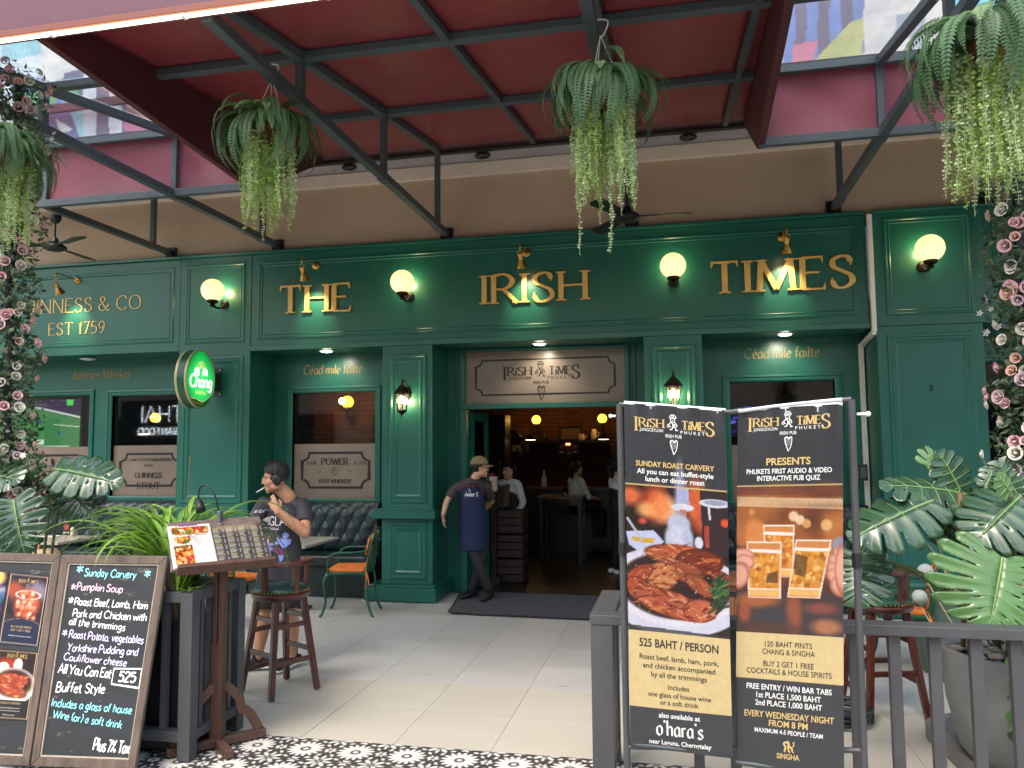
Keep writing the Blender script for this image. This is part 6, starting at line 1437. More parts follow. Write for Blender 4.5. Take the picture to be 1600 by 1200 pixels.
def onboard(quad,name,lab,art,off=.008,lines=(),cat='menu'):
    uv=[hm(*p) for p in quad]
    def P(u,v,o=off):
        a=[Vector((q[0],q[1],0)) for q in uv]; p=a[0].lerp(a[1],u).lerp(a[3].lerp(a[2],u),1-v); return S.at(p.x,p.y,o)
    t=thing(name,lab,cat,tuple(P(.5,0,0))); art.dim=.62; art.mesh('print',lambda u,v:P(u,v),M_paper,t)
    mb=MB(); mb.add([P(0,0,off-.0012),P(1,0,off-.0012),P(1,1,off-.0012),P(0,1,off-.0012)]+[P(0,0,.001),P(1,0,.001),P(1,1,.001),P(0,1,.001)],[(0,1,2,3),(7,6,5,4),(0,4,5,1),(1,5,6,2),(2,6,7,3),(3,7,4,0)]); mb.build('page_block',M_white,t); return t
A=Art(110,120,(236,232,228)); A.poly([(.08,.06),(.93,.06),(.93,.24),(.08,.24)],(150,70,40)); A.noise(.02,3)
def foodstrip(A,x0,y0,x1,y1,n):
    for i in range(n):
        A.ell(random.uniform(x0,x1),random.uniform(y0,y1),.045,.03,random.choice([(230,120,40),(190,60,30),(240,190,90),(120,50,20),(250,160,60),(90,110,40),(220,40,30),(245,225,190)]),random.random()*3,.3,.9)
foodstrip(A,.10,.08,.91,.22,110); A.poly([(.08,.27),(.50,.27),(.50,.47),(.08,.47)],(226,214,196)); A.ell(.3,.37,.19,.085,(214,150,60)); foodstrip(A,.15,.31,.45,.43,40)
A.poly([(.08,.5),(.50,.5),(.50,.95),(.08,.95)],(150,60,30)); foodstrip(A,.1,.52,.48,.93,120)
for k in range(26): 
    y=.3+k*.025
    if k%6!=5: A.line(.55,y,.55+random.uniform(.2,.36),y,.003,(120,118,120))
A.line(.6,.27,.88,.27,.008,(60,60,62)); A.poly([(.25,.0),(.7,.0),(.7,.03),(.25,.03)],(150,80,170))
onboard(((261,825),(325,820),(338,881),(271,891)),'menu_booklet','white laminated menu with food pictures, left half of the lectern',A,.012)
A=Art(150,110,(74,72,72)); A.ell(.45,.0,.4,.2,(150,134,110),0,.6)
for c in range(4):
    x=.03+c*.245; y=.07
    while y<.95:
        A.line(x,y,x+.12,y,.0045,(224,200,90)); y+=.035
        for k in range(random.randrange(3,6)):
            A.line(x,y,x+random.uniform(.08,.14),y,.0033,(214,212,208)); A.line(x+.18,y,x+.2,y,.0033,(220,218,214)); y+=.024
            if y>.96: break
        y+=.02
    if c: A.line(x-.025,0,x-.025,1,.002,(40,38,38))
onboard(((326.5,825),(407.5,818),(421,873),(339.5,881)),'menu_sheets','dark grey menu sheets with white and yellow columns, right half of the lectern',A,.010)
t=thing('clip_lamp','black gooseneck reading lamp clipped to the top of the lectern','clip lamp',tuple(S.at(.56,0,0))); c=S.at(.565,.02,.0)
mb=MB(); Yc=c.y; mb.tube(catmull([Q(x,y,Y=Yc-.02) for x,y in ((343,812),(341,796),(337,778),(329,763),(318,758),(311,766),(310,782))],6),.006,8); mb.build('gooseneck',M_black,t,smooth=True)
a=Q(310,780,Y=Yc-.02); b=Q(314,798,Y=Yc-.06); mb=MB(); mb.tube([a,a.lerp(b,.3),a.lerp(b,.7),b,b],[.012,.024,.03,.031,.02],14); mb.build('lamp_head',M_black,t,smooth=True)
mb=MB(); p=Q(345,806,Y=Yc-.01); mb.box(p.x-.028,p.x+.036,p.y-.05,p.y+.02,p.z-.06,p.z-.045); mb.box(p.x-.012,p.x+.014,p.y-.03,p.y+.01,p.z-.045,p.z+.035); mb.build('clip',mat('grey_clip',srgb(90,92,96),.4),t,bevel=.006)

# ------------------------------------------------------------ railing on the right
t=thing('railing','dark grey steel railing with square balusters across the right front','railing',(0.6,4.08,0)); RY0=4.06
def rbox(n,*a): mb=MB(); mb.box(*a); mb.build(n,M_blackp,t,bevel=.004)
rbox('corner_post',-.455,-.345,RY0-.05,RY0+.05,.004,.905); rbox('corner_post',-.425,-.365,4.62,4.68,.004,.905)
rbox('top_rail',-.46,3.2,RY0-.055,RY0+.055,.906,.955); rbox('top_rail',-.46,-.34,RY0+.056,4.70,.907,.955)
rbox('bottom_rail',-.344,3.2,RY0-.03,RY0+.03,.10,.15); rbox('bottom_rail',-.425,-.37,RY0+.051,4.61,.10,.15)
bm=MB(); bm.box(-.025,.025,-.02,.02,.151,.905); bme=bm.mesh('baluster',M_blackp)
for px in (1090,1147,1209,1271,1338,1400,1463,1527,1590,1655,1720): q=Q(px,1080,Y=RY0); inst('baluster',bme,t,(q.x,RY0,0))
for y in (4.2,4.36,4.52): inst('baluster',bme,t,(-.397,y,0))
rbox('back_post',.70,.76,4.62,4.68,.004,.9)

# ------------------------------------------------------------ banner stand and the two vinyl banners
t=thing('banner_stand','black tubular frame holding up the two printed banners at the railing','banner stand',(.25,3.8,0))
lt=Q(968,632,Y=3.83); lb=Q(980,1190,Y=3.83); rt=Q(1330,624,Y=3.63); rb=Q(1350,1190,Y=3.63)
for a,b in ((lt,lb),(rt,rb)):
    b=b+(b-a).normalized()*.0; b2=a+(b-a)*((a.z-.02)/(a.z-b.z)); mb=MB(); mb.tube([a,b2],.016,12); mb.build('pole',M_blackp,t,smooth=False); mb=MB(); m_=a.lerp(b2,.35); mb.tube([m_+Vector((0,0,.03)),m_-Vector((0,0,.03))],.021,12); mb.build('collar',M_black,t)
mb=MB(); mb.tube([lt,Q(1140,644,Y=3.74),rt],.012,10); mb.build('top_tube',M_blackp,t); mb=MB(); mb.tube([lt+(lb-lt)*.96,rt+(rb-rt)*.97],.012,10); mb.build('bottom_tube',M_blackp,t)
for e,p in ((1,rt),(-1,lt)):
    for k in (-1,1): mb=MB(); f=Vector((p.x,p.y,.02)); mb.bar(f,f+Vector((e*.02,k*.28,0)),.03,.02); mb.build('foot',M_black,t)
k=Q(1339,647,Y=3.62); mb=MB(); mb.tube([k,k+Vector((.035,0,0))],.006,8); mb.sph(k+Vector((.045,0,0)),.012,10,8); mb.build('wing_knob',M_white,t); k=Q(962,650,Y=3.83); mb=MB(); mb.tube([k,k+Vector((-.02,0,0))],.006,8); mb.sph(k+Vector((-.025,0,0)),.010,10,8); mb.build('wing_knob',M_white,t)
mb=MB(); a=Q(1154,643,Y=3.72); b=Q(1316,624,Y=3.60); mb.tube(catmull([a,a.lerp(b,.4)+Vector((0,0,.004)),b],6),.014,10,flat=.5); mb.build('rolled_edge',mat('white_vinyl_edge',srgb(225,228,230),.35),t,smooth=True)
def banner(lab,quad,Yl,Yr,art,lines,lg,seed):
    S=Surf(Q(*quad[0],Y=Yl),Q(*quad[1],Y=Yr),Q(*quad[2],Y=Yr-.03),Q(*quad[3],Y=Yl-.03)); W,H=S.W,S.H
    R=random.Random(seed); ph=[R.uniform(0,6) for _ in range(6)]
    def wave(u,v):
        e=.0035*sin(3*u+ph[0]+v*5)+.002*sin(9*v+ph[1]+3*u); top=math.exp(-v*14)*(.004*sin(22*u+ph[2])+.003*sin(37*u+ph[3])); bot=math.exp(-(1-v)*40)*.008*sin(5*u+ph[4])
        cr=.004*math.exp(-((u-.86-.1*sin(v*9))**2/.004+(v-.12)**2/.012))
        return e+top+bot+cr
    t=thing('banner',lab,'banner',tuple(S.at(.5,1)),'printed banners at the railing')
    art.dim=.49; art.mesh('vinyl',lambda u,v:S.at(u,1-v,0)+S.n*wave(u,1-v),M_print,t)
    mb=MB(); mb.grid(lambda u,v:S.at(u,1-v,-.0012)+S.n*wave(u,1-v),20,60); mb.build('backing',mat('grey_vinyl_back',srgb(170,172,174),.4) if 'grey_vinyl_back' not in MATS else MATS['grey_vinyl_back'],t,smooth=True)
    def sub(mb):
        # keep long faces following the waves
        S.warp(mb,lambda u,v:wave(u,v)+.0012); return mb
    for s,v,w_,cap,m,b in lines:
        mb=MB(); printed(mb,s,Matrix.Translation((W/2,0,(1-v)*H)),cap*H,0,'C',1,0,w_*W,b); sub(mb); mb.build('print_line',m,t)
    g=MB(); w2=MB(); logo(g,w2,None,W*.79,M=Matrix.Translation((W/2,0,(1-lg)*H))); sub(g).build('logo_gold',M_gp,t); sub(w2).build('logo_white',M_wp,t)
    mb=MB(); mb.tube([S.at(0,0,-.006),S.at(1,0,-.006)],.009,8); mb.build('top_bar',MATS['white_vinyl_edge'],t)
    mb=MB(); mb.tube([S.at(0,.992,-.008),S.at(1,.992,-.008)],.009,8); mb.build('bottom_bar',M_steel,t)
    return t,S,sub
BK_=(64,66,70)
A=Art(150,470,BK_); v0,v1,v2=.243,.668,.882
def yy(v): return v0+(v1-v0)*v
A.poly([(0,v0),(1,v0),(1,v1),(0,v1)],(46,34,32))
for x,y,rx,ry,c in ((.05,.08,.12,.06,(240,120,70)),(.3,.12,.12,.12,(220,90,50)),(.22,.17,.1,.05,(250,180,110)),(.42,.16,.12,.08,(255,220,180)),(.36,.14,.10,.10,(240,140,80)),(.7,.10,.1,.16,(230,110,60)),(.78,.22,.08,.10,(200,90,60)),(.17,.25,.04,.02,(230,90,70)),(.25,.33,.04,.02,(160,60,50)),(.55,.05,.05,.2,(170,170,210))): A.ell(x,yy(y),rx,ry*(v1-v0),c,0,.9,.9)
A.poly([(.52,yy(0)),(.63,yy(0)),(.64,yy(.13)),(.51,yy(.13))],(176,180,214)); A.ell(.57,yy(.135),.11,.022*.5,(220,222,240),0,.2); A.poly([(.54,yy(.15)),(.61,yy(.15)),(.6,yy(.22)),(.55,yy(.22))],(190,130,110))
A.poly([(.74,yy(.0)),(1,yy(0)),(1,yy(.45)),(.76,yy(.45))],(58,44,48)); A.ell(.88,yy(.09),.15,.025*.5,(220,224,236),0,.15); A.ell(.88,yy(.085),.11,.016*.5,(160,166,190),0,.15); A.poly([(.77,yy(.25)),(.82,yy(.25)),(.82,yy(.4)),(.78,yy(.4))],(170,70,60)); A.line(.82,yy(.12),.83,yy(.2),.01,(220,220,230)); A.ell(.97,yy(.22),.04,.012,(230,90,50),0,.6)
A.ell(.53,yy(.25),.11,.028,(190,196,216),0,.3); A.ell(.53,yy(.36),.14,.055,(186,192,218),0,.25); A.ell(.50,yy(.34),.07,.035,(206,210,230),0,.8); A.ell(.72,yy(.37),.04,.018,(214,218,232),0,.3); A.noise(.1,3)
A.poly([(0,yy(.33)),(.28,yy(.31)),(.38,yy(.38)),(.3,yy(.45)),(.12,yy(.46)),(.03,yy(.42))],(196,204,236)); A.poly([(.05,yy(.365)),(.3,yy(.365)),(.27,yy(.40)),(.08,yy(.395))],(214,170,50)); A.line(.02,yy(.24),.16,yy(.38),.012,(190,190,200))
A.ell(.45,yy(.72),.72,.30*(v1-v0)/1*1.0,(214,214,232),0,.03); A.ell(.45,yy(.70),.62,.25*(v1-v0),(226,224,236),0,.05); A.ell(.47,yy(.68),.55,.225*(v1-v0),(52,30,26),0,.08)
A.meat(.56,yy(.47),.36,.030,.05,(170,92,58),60); A.meat(.72,yy(.5),.22,.035,.0,(120,56,36),36); A.meat(.60,yy(.58),.16,.028,.2,(150,80,50),30); A.meat(.35,yy(.62),.15,.040,-.2,(196,134,84),50); A.meat(.12,yy(.62),.16,.022,-.5,(160,66,40),30); A.meat(.12,yy(.72),.14,.03,.5,(180,70,44),30); A.meat(.72,yy(.66),.16,.022,.5,(150,80,50),24); A.meat(.42,yy(.80),.36,.036,.22,(176,86,60),80); A.meat(.72,yy(.83),.16,.032,-.1,(186,96,68),40); A.meat(.93,yy(.6),.1,.02,.4,(130,50,40),16)
for i in range(70):
    x,y=random.uniform(.08,.86),random.uniform(.44,.88); A.ell(x,yy(y),.006,.0017,random.choice([(255,232,214),(240,190,150),(60,20,14)]),random.random()*3,.4,.8)
for i in range(26):
    a=random.uniform(-1.0,-.3); x=random.uniform(.80,.98);y=random.uniform(.62,.84); A.line(x,yy(y),x+.10*cos(a),yy(y)+.03*sin(a),.012,random.choice([(70,110,60),(50,84,50),(110,140,90),(40,66,46)]))
A.poly([(0,yy(.965)),(1,yy(.985)),(1,v1),(0,v1)],(60,60,64),.8); A.line(0,v0,1,v0,.006,(224,196,130)); A.poly([(0,v1),(1,v1),(1,v2),(0,v2)],(230,206,148)); A.noise(.05,5)
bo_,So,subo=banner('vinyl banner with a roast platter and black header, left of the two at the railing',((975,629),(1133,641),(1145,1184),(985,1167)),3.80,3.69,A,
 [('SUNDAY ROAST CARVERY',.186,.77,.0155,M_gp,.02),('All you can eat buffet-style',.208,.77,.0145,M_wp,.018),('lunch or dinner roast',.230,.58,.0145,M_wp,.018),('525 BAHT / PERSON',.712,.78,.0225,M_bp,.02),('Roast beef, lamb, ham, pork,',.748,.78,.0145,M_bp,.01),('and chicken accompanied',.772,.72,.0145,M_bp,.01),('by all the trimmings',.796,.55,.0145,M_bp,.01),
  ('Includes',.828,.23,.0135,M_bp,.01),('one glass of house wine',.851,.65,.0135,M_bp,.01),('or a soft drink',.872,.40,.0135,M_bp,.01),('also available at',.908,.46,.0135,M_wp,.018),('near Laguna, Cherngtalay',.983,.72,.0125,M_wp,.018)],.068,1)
mb=MB(); _w=strokes("o'hara's",1.)[1]*.0052*So.H/1.; write(mb,"o'hara's",Matrix.Translation((So.W/2,0,(1-.957)*So.H)),.042*So.H,.12,'nib','C',0,0,1.0,sx=.78); subo(mb).build('print_line',M_wp,bo_)
A=Art(150,470,BK_); v0,v1,v2=.222,.632,.757
A.poly([(0,v0),(1,v0),(1,v1),(0,v1)],(92,58,42))
for i in range(60): A.ell(random.random(),yy(random.uniform(.05,.55)),random.uniform(.08,.2),random.uniform(.02,.05),random.choice([(170,104,56),(200,130,70),(80,46,40),(150,84,50),(110,64,46),(190,120,60)]),0,.9,.6)
A.poly([(0,yy(0)),(1,yy(0)),(1,yy(.07)),(0,yy(.06))],(120,70,60),.7)
for i in range(46): A.ring(.01+i*.0225,yy(.105)+i*.00025,.032,.0125,.16,(250,228,190),0,.7)
for i in range(30): A.ell(.01+i*.034,yy(.11),.03,.010,(236,206,164),0,.8,.35)
for x,y,r,c in ((.15,.18,.03,(220,150,90)),(.55,.21,.045,(250,220,180)),(.61,.235,.042,(252,226,190)),(.67,.26,.04,(230,180,110)),(.85,.27,.05,(240,190,120)),(.84,.42,.052,(255,235,200)),(.05,.36,.07,(200,120,70)),(.25,.32,.05,(190,120,60)),(.97,.4,.07,(150,150,190))): A.ell(x,yy(y),r,r/3.2*1.0,c,0,.35,.85)
A.poly([(.0,yy(.72)),(1,yy(.72)),(1,v1),(0,v1)],(70,62,64),.85)
for x,y,rx,ry,c in ((.2,.78,.2,.02,(190,110,60)),(.55,.86,.07,.06,(170,90,60)),(.85,.94,.13,.02,(200,130,90)),(.08,.86,.06,.03,(180,90,60)),(.8,.82,.14,.015,(150,80,70)),(.35,.93,.15,.04,(60,66,74)),(.3,.97,.3,.02,(90,60,50))): A.ell(x,yy(y),rx,ry,c,0,.8,.85)
def mug(x0,y0,x1,y1,tilt,beer=(222,146,56)):
    def T(a,b): return (x0+(x1-x0)*a+tilt*(b-.5)*-.25,yy(y0+(y1-y0)*b))
    A.poly([T(-.03,-.01),T(1.03,-.01),T(1.0,1.01),T(.03,1.01)],(236,196,166)); A.poly([T(0,.01),T(1,.01),T(.97,.99),T(.04,.99)],(214,140,80)); A.poly([T(.01,.16),T(.99,.16),T(.96,.84),T(.05,.84)],beer)
    for i in range(60):
        a,b=random.uniform(.06,.94),random.uniform(.2,.82); p=T(a,b); A.ell(p[0],p[1],random.uniform(.01,.03),random.uniform(.003,.009),random.choice([(244,182,92),(196,118,40),(250,206,130),(160,96,40),(236,164,70)]),random.random()*3,.4,.8)
    p,q_=T(.02,.16),T(.98,.17); A.line(*p,*q_,.014,(252,240,228)); p,q_=T(0,.01),T(1,.01); A.line(*p,*q_,.006,(252,236,220)); A.poly([T(.04,.86),T(.97,.86),T(.96,.98),T(.05,.98)],(240,188,110)); p,q_=T(.03,.85),T(.98,.85); A.line(*p,*q_,.006,(250,222,196)); p,q_=T(0,0),T(.04,1); A.line(*p,*q_,.005,(250,226,206)); p,q_=T(1,0),T(.96,1); A.line(*p,*q_,.005,(250,226,206))
A.ell(.25,yy(.40),.13,.075,(220,140,80),-.5,.3); mug(.27,.27,.55,.62,0,(220,130,60)); mug(.11,.385,.43,.76,0); mug(.53,.37,.84,.75,.38,(214,146,60))
A.poly([(.56,yy(.46)),(.68,yy(.48)),(.66,yy(.62)),(.55,yy(.6))],(90,66,40),.7); A.poly([(.30,yy(.6)),(.4,yy(.58)),(.4,yy(.66)),(.29,yy(.66))],(70,50,40),.7)
for x,y,rx,ry,r_ in ((.06,.48,.11,.02,0),(.08,.525,.10,.022,.1),(.05,.57,.09,.02,.2),(.02,.62,.10,.04,.5)): A.ell(x,yy(y),rx,ry,(150,80,64),r_,.15); A.ell(x,yy(y)-.002,rx*.95,ry*.85,(238,176,152),r_,.5)
for x,y,rx,ry,r_ in ((.97,.46,.06,.018,.3),(.98,.52,.12,.02,.35),(.96,.57,.12,.02,.4),(.96,.62,.12,.022,.4),(.98,.67,.10,.03,.4),(1.0,.56,.08,.07,0)): A.ell(x,yy(y),rx,ry,(150,80,64),r_,.15); A.ell(x,yy(y)-.002,rx*.95,ry*.85,(236,172,148),r_,.5)
A.line(0,v0,1,v0,.006,(224,196,130)); A.poly([(0,v1),(1,v1),(1,v2),(0,v2)],(230,206,148)); A.noise(.05,5)
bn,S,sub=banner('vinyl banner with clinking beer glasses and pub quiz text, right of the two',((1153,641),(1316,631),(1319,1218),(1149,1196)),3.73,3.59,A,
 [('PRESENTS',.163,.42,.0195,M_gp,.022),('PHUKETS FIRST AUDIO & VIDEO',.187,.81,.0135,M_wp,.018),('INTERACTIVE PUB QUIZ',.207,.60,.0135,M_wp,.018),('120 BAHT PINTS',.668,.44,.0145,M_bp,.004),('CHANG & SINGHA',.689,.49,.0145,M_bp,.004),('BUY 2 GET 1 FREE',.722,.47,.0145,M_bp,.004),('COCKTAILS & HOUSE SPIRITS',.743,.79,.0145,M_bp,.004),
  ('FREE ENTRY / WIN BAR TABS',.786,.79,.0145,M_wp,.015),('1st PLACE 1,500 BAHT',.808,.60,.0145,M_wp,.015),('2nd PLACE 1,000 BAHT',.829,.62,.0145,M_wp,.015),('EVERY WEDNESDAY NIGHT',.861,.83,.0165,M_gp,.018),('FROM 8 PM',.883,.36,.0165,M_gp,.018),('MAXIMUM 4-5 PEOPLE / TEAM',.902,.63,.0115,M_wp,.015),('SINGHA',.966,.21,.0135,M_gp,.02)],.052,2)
mb=MB(); Mx=Matrix.Translation((S.W*.5,0,S.H*(1-.935))); k=.0035; l=.0003
for P,w_ in (([(-4,-4),(-3,0),(-5,4),(-2,6),(1,4),(0,1),(4,0),(5,-4)],2.2),([(-2,5),(1,7)],2.5),([(0,1),(1,-5)],1.8),([(4,0),(7,3),(6,6),(8,7)],1.0),([(-5,-5),(-3,-5)],1.4),([(1,-5),(3,-5)],1.4),([(5,-5),(7,-5)],1.4)):
    Pc=catmull([(a*k,b*k,0) for a,b in P],4); ribbon(mb,[(q.x,q.y) for q in Pc],lambda a,b:w_*k,Mx,0,0,l); l+=.0001
sub(mb).build('lion_emblem',M_gp,bn)

# ------------------------------------------------------------ people
def fuse(mb,name,m,parent,vox=.006,smooth=4,solid=0):
    "melt overlapping volumes into one continuous skin"
    me=mb.mesh('tmp',m); o=bpy.data.objects.new('tmp',me); COL.objects.link(o)
    k=o.modifiers.new('r','REMESH'); k.mode='VOXEL'; k.voxel_size=vox; k.use_smooth_shade=True
    k=o.modifiers.new('s','SMOOTH'); k.iterations=smooth; k.factor=.5
    bpy.context.view_layer.update(); dg=bpy.context.evaluated_depsgraph_get(); e=bpy.data.meshes.new_from_object(o.evaluated_get(dg)); e.name=name
    bpy.data.objects.remove(o); bpy.data.meshes.remove(me)
    if not e.materials: e.materials.append(m)
    e.polygons.foreach_set('use_smooth',[True]*len(e.polygons))
    og=ORG.get(parent.name,Vector((0,0,0))); e.transform(Matrix.Translation(-og))
    r=bpy.data.objects.new(name,e); COL.objects.link(r); r.parent=parent; ORG[r.name]=og; return r
def T3(o,yaw,pitch=0,roll=0): return Matrix.Translation(o)@Matrix.Rotation(yaw,4,'Z')@Matrix.Rotation(pitch,4,'X')@Matrix.Rotation(roll,4,'Y')
def skinmat(n,c): return mat(n,c,.5,var=(14,.10),sss=.12,bump=(120,.15,.001))
def head(mb,H,s=1.,ears=True):
    "H: frame at the middle of the head, +y = nose. adds volumes to mb"
    def S(c,r): mb.sph((0,0,0),1,20,14,M=H@Matrix.Translation(Vector(c)*s)@Matrix.Diagonal((r[0]*s,r[1]*s,r[2]*s,1)))
    S((0,-.018,.035),(.074,.094,.084)); S((0,.018,-.025),(.062,.070,.085)); S((0,.045,-.075),(.042,.042,.034)); S((0,.066,-.096),(.022,.018,.018))
    for e in (-1,1): S((e*.034,.048,-.028),(.028,.034,.03)); S((e*.05,.005,-.065),(.022,.04,.028)); S((e*.033,.073,.023),(.022,.012,.008))
    S((0,.078,.018),(.014,.012,.016)); S((0,.090,-.006),(.009,.014,.022)); S((0,.097,-.024),(.012,.013,.010)); 
    for e in (-1,1): S((e*.013,.086,-.028),(.008,.010,.008))
    S((0,.083,-.056),(.023,.010,.0065)); S((0,.080,-.066),(.019,.010,.007))
    if ears:
        for e in (-1,1): S((e*.073,-.008,-.008),(.010,.018,.030))
def hand(mb,wr,d,pn,curl=.3,side=1,spread=.12,s=1.,curls=None):
    "wr wrist point, d direction of the hand, pn palm normal"
    d=Vector(d).normalized(); pn=Vector(pn); pn=(pn-d*pn.dot(d)).normalized(); x=d.cross(pn).normalized()*side
    M=Matrix(((x.x,d.x,pn.x,wr.x),(x.y,d.y,pn.y,wr.y),(x.z,d.z,pn.z,wr.z),(0,0,0,1)))
    mb.sph((0,0,0),1,14,10,M=M@Matrix.Translation((0,.045*s,0))@Matrix.Diagonal((.036*s,.05*s,.014*s,1))); mb.tube([wr-d*.03,wr+d*.03],[.024*s,.022*s],10)
    for i,(fx,L) in enumerate(((-.027,.062),(-.009,.074),(.009,.070),(.026,.054))):
        c=(curls[i] if curls else curl); a=0; p=Vector((fx,.083,0)); dr=Vector((fx*spread*8,1,0)).normalized(); P=[Vector((fx*.7,.05,0)),p]
        for q in (.45,.32,.26):
            a+=c*1.1; v=Vector((dr.x*cos(a*.3),cos(a)*dr.y,sin(a))); p=p+v.normalized()*L*q; P.append(p)
        mb.tube([M@(q_*s) for q_ in P],[.010*s,.0095*s,.0088*s,.008*s,.0066*s],8)
    P=[Vector((-.022,.01,.004)),Vector((-.045,.035,.014)),Vector((-.052,.062,.018+.02*curl)),Vector((-.046,.085,.02+.03*curl))]
    mb.tube([M@(q_*s) for q_ in P],[.013*s,.011*s,.0095*s,.0075*s],8)
def limb(mb,P,R,n=12): 
    Pc=catmull(P,5); Rc=[]; m=len(P)
    for i in range(m-1):
        for k in range(5): Rc.append(R[i]+(R[i+1]-R[i])*k/5)
    Rc.append(R[-1]); mb.tube(Pc,Rc,n); mb.sph(Pc[0],R[0],12,8); mb.sph(Pc[-1],R[-1],12,8)
def ellip(mb,c,r,yaw,pitch=0): mb.sph((0,0,0),1,20,14,M=T3(Vector(c),yaw,pitch)@Matrix.Diagonal((r[0],r[1],r[2],1)))
def shoe(mb,ank,yaw,L=.27,h=.09,w=.045):
    a=Vector((ank[0],ank[1],0)); d=Vector((-sin(yaw),cos(yaw),0))
    for t_,rw,rh in ((-.06,.8,.8),(0,.85,1.),(.07,.95,.75),(.13,1.05,.55),(.17,.85,.42)):
        c=a+d*t_*L/.27; ellip(mb,(c.x,c.y,ank[2]+h*rh*.5),(w*rw,.055,h*rh*.5),yaw)
M_sk1=skinmat('skin_olive',srgb(176,128,100)); M_sk2=skinmat('skin_light_tan',srgb(190,146,116)); M_hair=mat('black_hair',srgb(24,20,19),.55,bump=(220,1.,.006)); M_eye=mat('eye_white',srgb(220,214,208),.3); M_iris=mat('dark_iris',srgb(30,20,16),.2); M_lip=mat('lip',srgb(160,92,84),.5)
def face_bits(t,H,s=1.,brow=M_hair):
    for e in (-1,1):
        mb=MB(); mb.sph((0,0,0),1,12,8,M=H@Matrix.Translation(Vector((e*.031,.073,.004))*s)@Matrix.Diagonal((.0115*s,.006*s,.0048*s,1))); mb.build('eye',M_eye,t,smooth=True)
        mb=MB(); mb.sph((0,0,0),1,8,6,M=H@Matrix.Translation(Vector((e*.031,.079,.004))*s)@Matrix.Diagonal((.0055*s,.003*s,.0048*s,1))); mb.build('iris',M_iris,t,smooth=True)
        mb=MB(); mb.tube([H@(Vector(p)*s) for p in ((e*.013,.086,.026),(e*.032,.086,.031),(e*.052,.070,.026))],[.003,.0042,.002],6); mb.build('eyebrow',brow,t,smooth=True)
    mb=MB(); mb.sph((0,0,0),1,12,8,M=H@Matrix.Translation(Vector((0,.0875,-.060))*s)@Matrix.Diagonal((.021*s,.006*s,.0065*s,1))); mb.build('lips',M_lip,t,smooth=True)
def hair_cap(t,H,r=(.080,.102,.092),c=(0,-.016,.040),cut=lambda x,y,z:z>-.01+.55*y,name='hair',m=None,jit=.003,seed=1):
    R=random.Random(seed); mb=MB(); mb.sph((0,0,0),1,40,26); V=[]
    for p in mb.v: V.append(Vector((p[0]*r[0]+c[0],p[1]*r[1]+c[1],p[2]*r[2]+c[2]))*(1+R.uniform(-jit,jit)*8))
    F=[f for f in mb.f if all(cut(*V[i]) for i in f)]; mb.v=[tuple(H@v) for v in V]; mb.f=F; mb.m=[0]*len(F)
    return mb.build(name,m or M_hair,t,smooth=True,solid=.006)

# ---- the smoking man
t=thing('person','man in black sports shirt and headphones smoking, standing behind the menu stand','person',(-3.25,6.0,.01))
Y0=6.02; yb=radians(168+0)   # chest towards the camera, a little to the left of it
hc=Q(430,747,Y=5.93); yh=radians(118)
H=T3(hc,yh,radians(-8))
neck=Q(452,779,Y=6.0); shL=Q(473,789,Y=6.02)+Vector((0,0,-.005)); shR=Q(413,787,Y=5.98); elL=Q(476,832,Y=5.86); wrL=Q(433,798,Y=5.73)
elR=Q(392,826,Y=5.80); wrR=Q(403,860,Y=5.62); pel=Q(440,885,Y=6.05); chest=Q(441,812,Y=6.03); waist=Q(440,850,Y=6.04)
hipL=pel+Vector((.09,0,-.03)); hipR=pel+Vector((-.09,-.01,-.03)); kL=Q(454,955,Y=6.02); kR=Q(412,958,Y=5.96); aL=Q(457,1031,Y=6.1); aR=Q(402,1035,Y=5.97)
b=MB(); head(b,H,1.04); limb(b,[hc+Vector((.012,.03,-.07)),neck,chest+Vector((0,0,.1))],[.056,.06,.07]); ellip(b,chest,(.16,.10,.17),yb); ellip(b,waist,(.14,.10,.15),yb); ellip(b,pel,(.155,.11,.12),yb)
limb(b,[shL,shL.lerp(elL,.5)+Vector((.01,0,0)),elL],[.062,.05,.045]); limb(b,[elL,elL.lerp(wrL,.35),wrL],[.046,.047,.028]); limb(b,[shR,shR.lerp(elR,.5),elR],[.06,.048,.04]); limb(b,[elR,elR.lerp(wrR,.4),wrR],[.042,.04,.027])
for h_,k_,a_ in ((hipL,kL,aL),(hipR,kR,aR)): limb(b,[h_,h_.lerp(k_,.5),k_],[.085,.075,.056]); limb(b,[k_,k_.lerp(a_,.32)+Vector((.0,.015,0)),k_.lerp(a_,.75),a_],[.053,.060,.042,.036])
# the hand with the cigarette: two fingers up to the lips
hd=(Q(413,760,Y=5.77)-wrL).normalized(); hand(b,wrL,hd,(-.5,.75,.1),.3,1,.1,1.05,curls=[.18,.3,.95,1.1])
hand(b,wrR,(.1,-.6,-.3),(0,0,-1),.5,-1)
fuse(b,'body',M_sk1,t,.0052,3)
face_bits(t,H,1.04)
c0_=H@Vector((.004,.088,-.062)); cd=(Q(396,772,Y=5.86)-c0_).normalized(); mb=MB(); mb.tube([c0_-cd*.01,c0_+cd*.08],.0045,10); mb.build('cigarette',mat('cigarette_paper',srgb(235,232,226),.6),t,smooth=True)
hair_cap(t,H,(.080,.103,.094),(0,-.018,.042),lambda x,y,z:z>.022+.45*y,seed=3)
mb=MB(); 
for k in range(120):
    a=random.uniform(0,6.28); rr=random.random()**.5; p=Vector((cos(a)*rr*.060,-.008+sin(a)*rr*.072,.044+.096*math.sqrt(max(0,1-rr*rr*.8)))); q=p+Vector((random.uniform(-.01,.01),random.uniform(.0,.022),random.uniform(.004,.014))); mb.tube([H@p,H@q],[.006,.002],4)
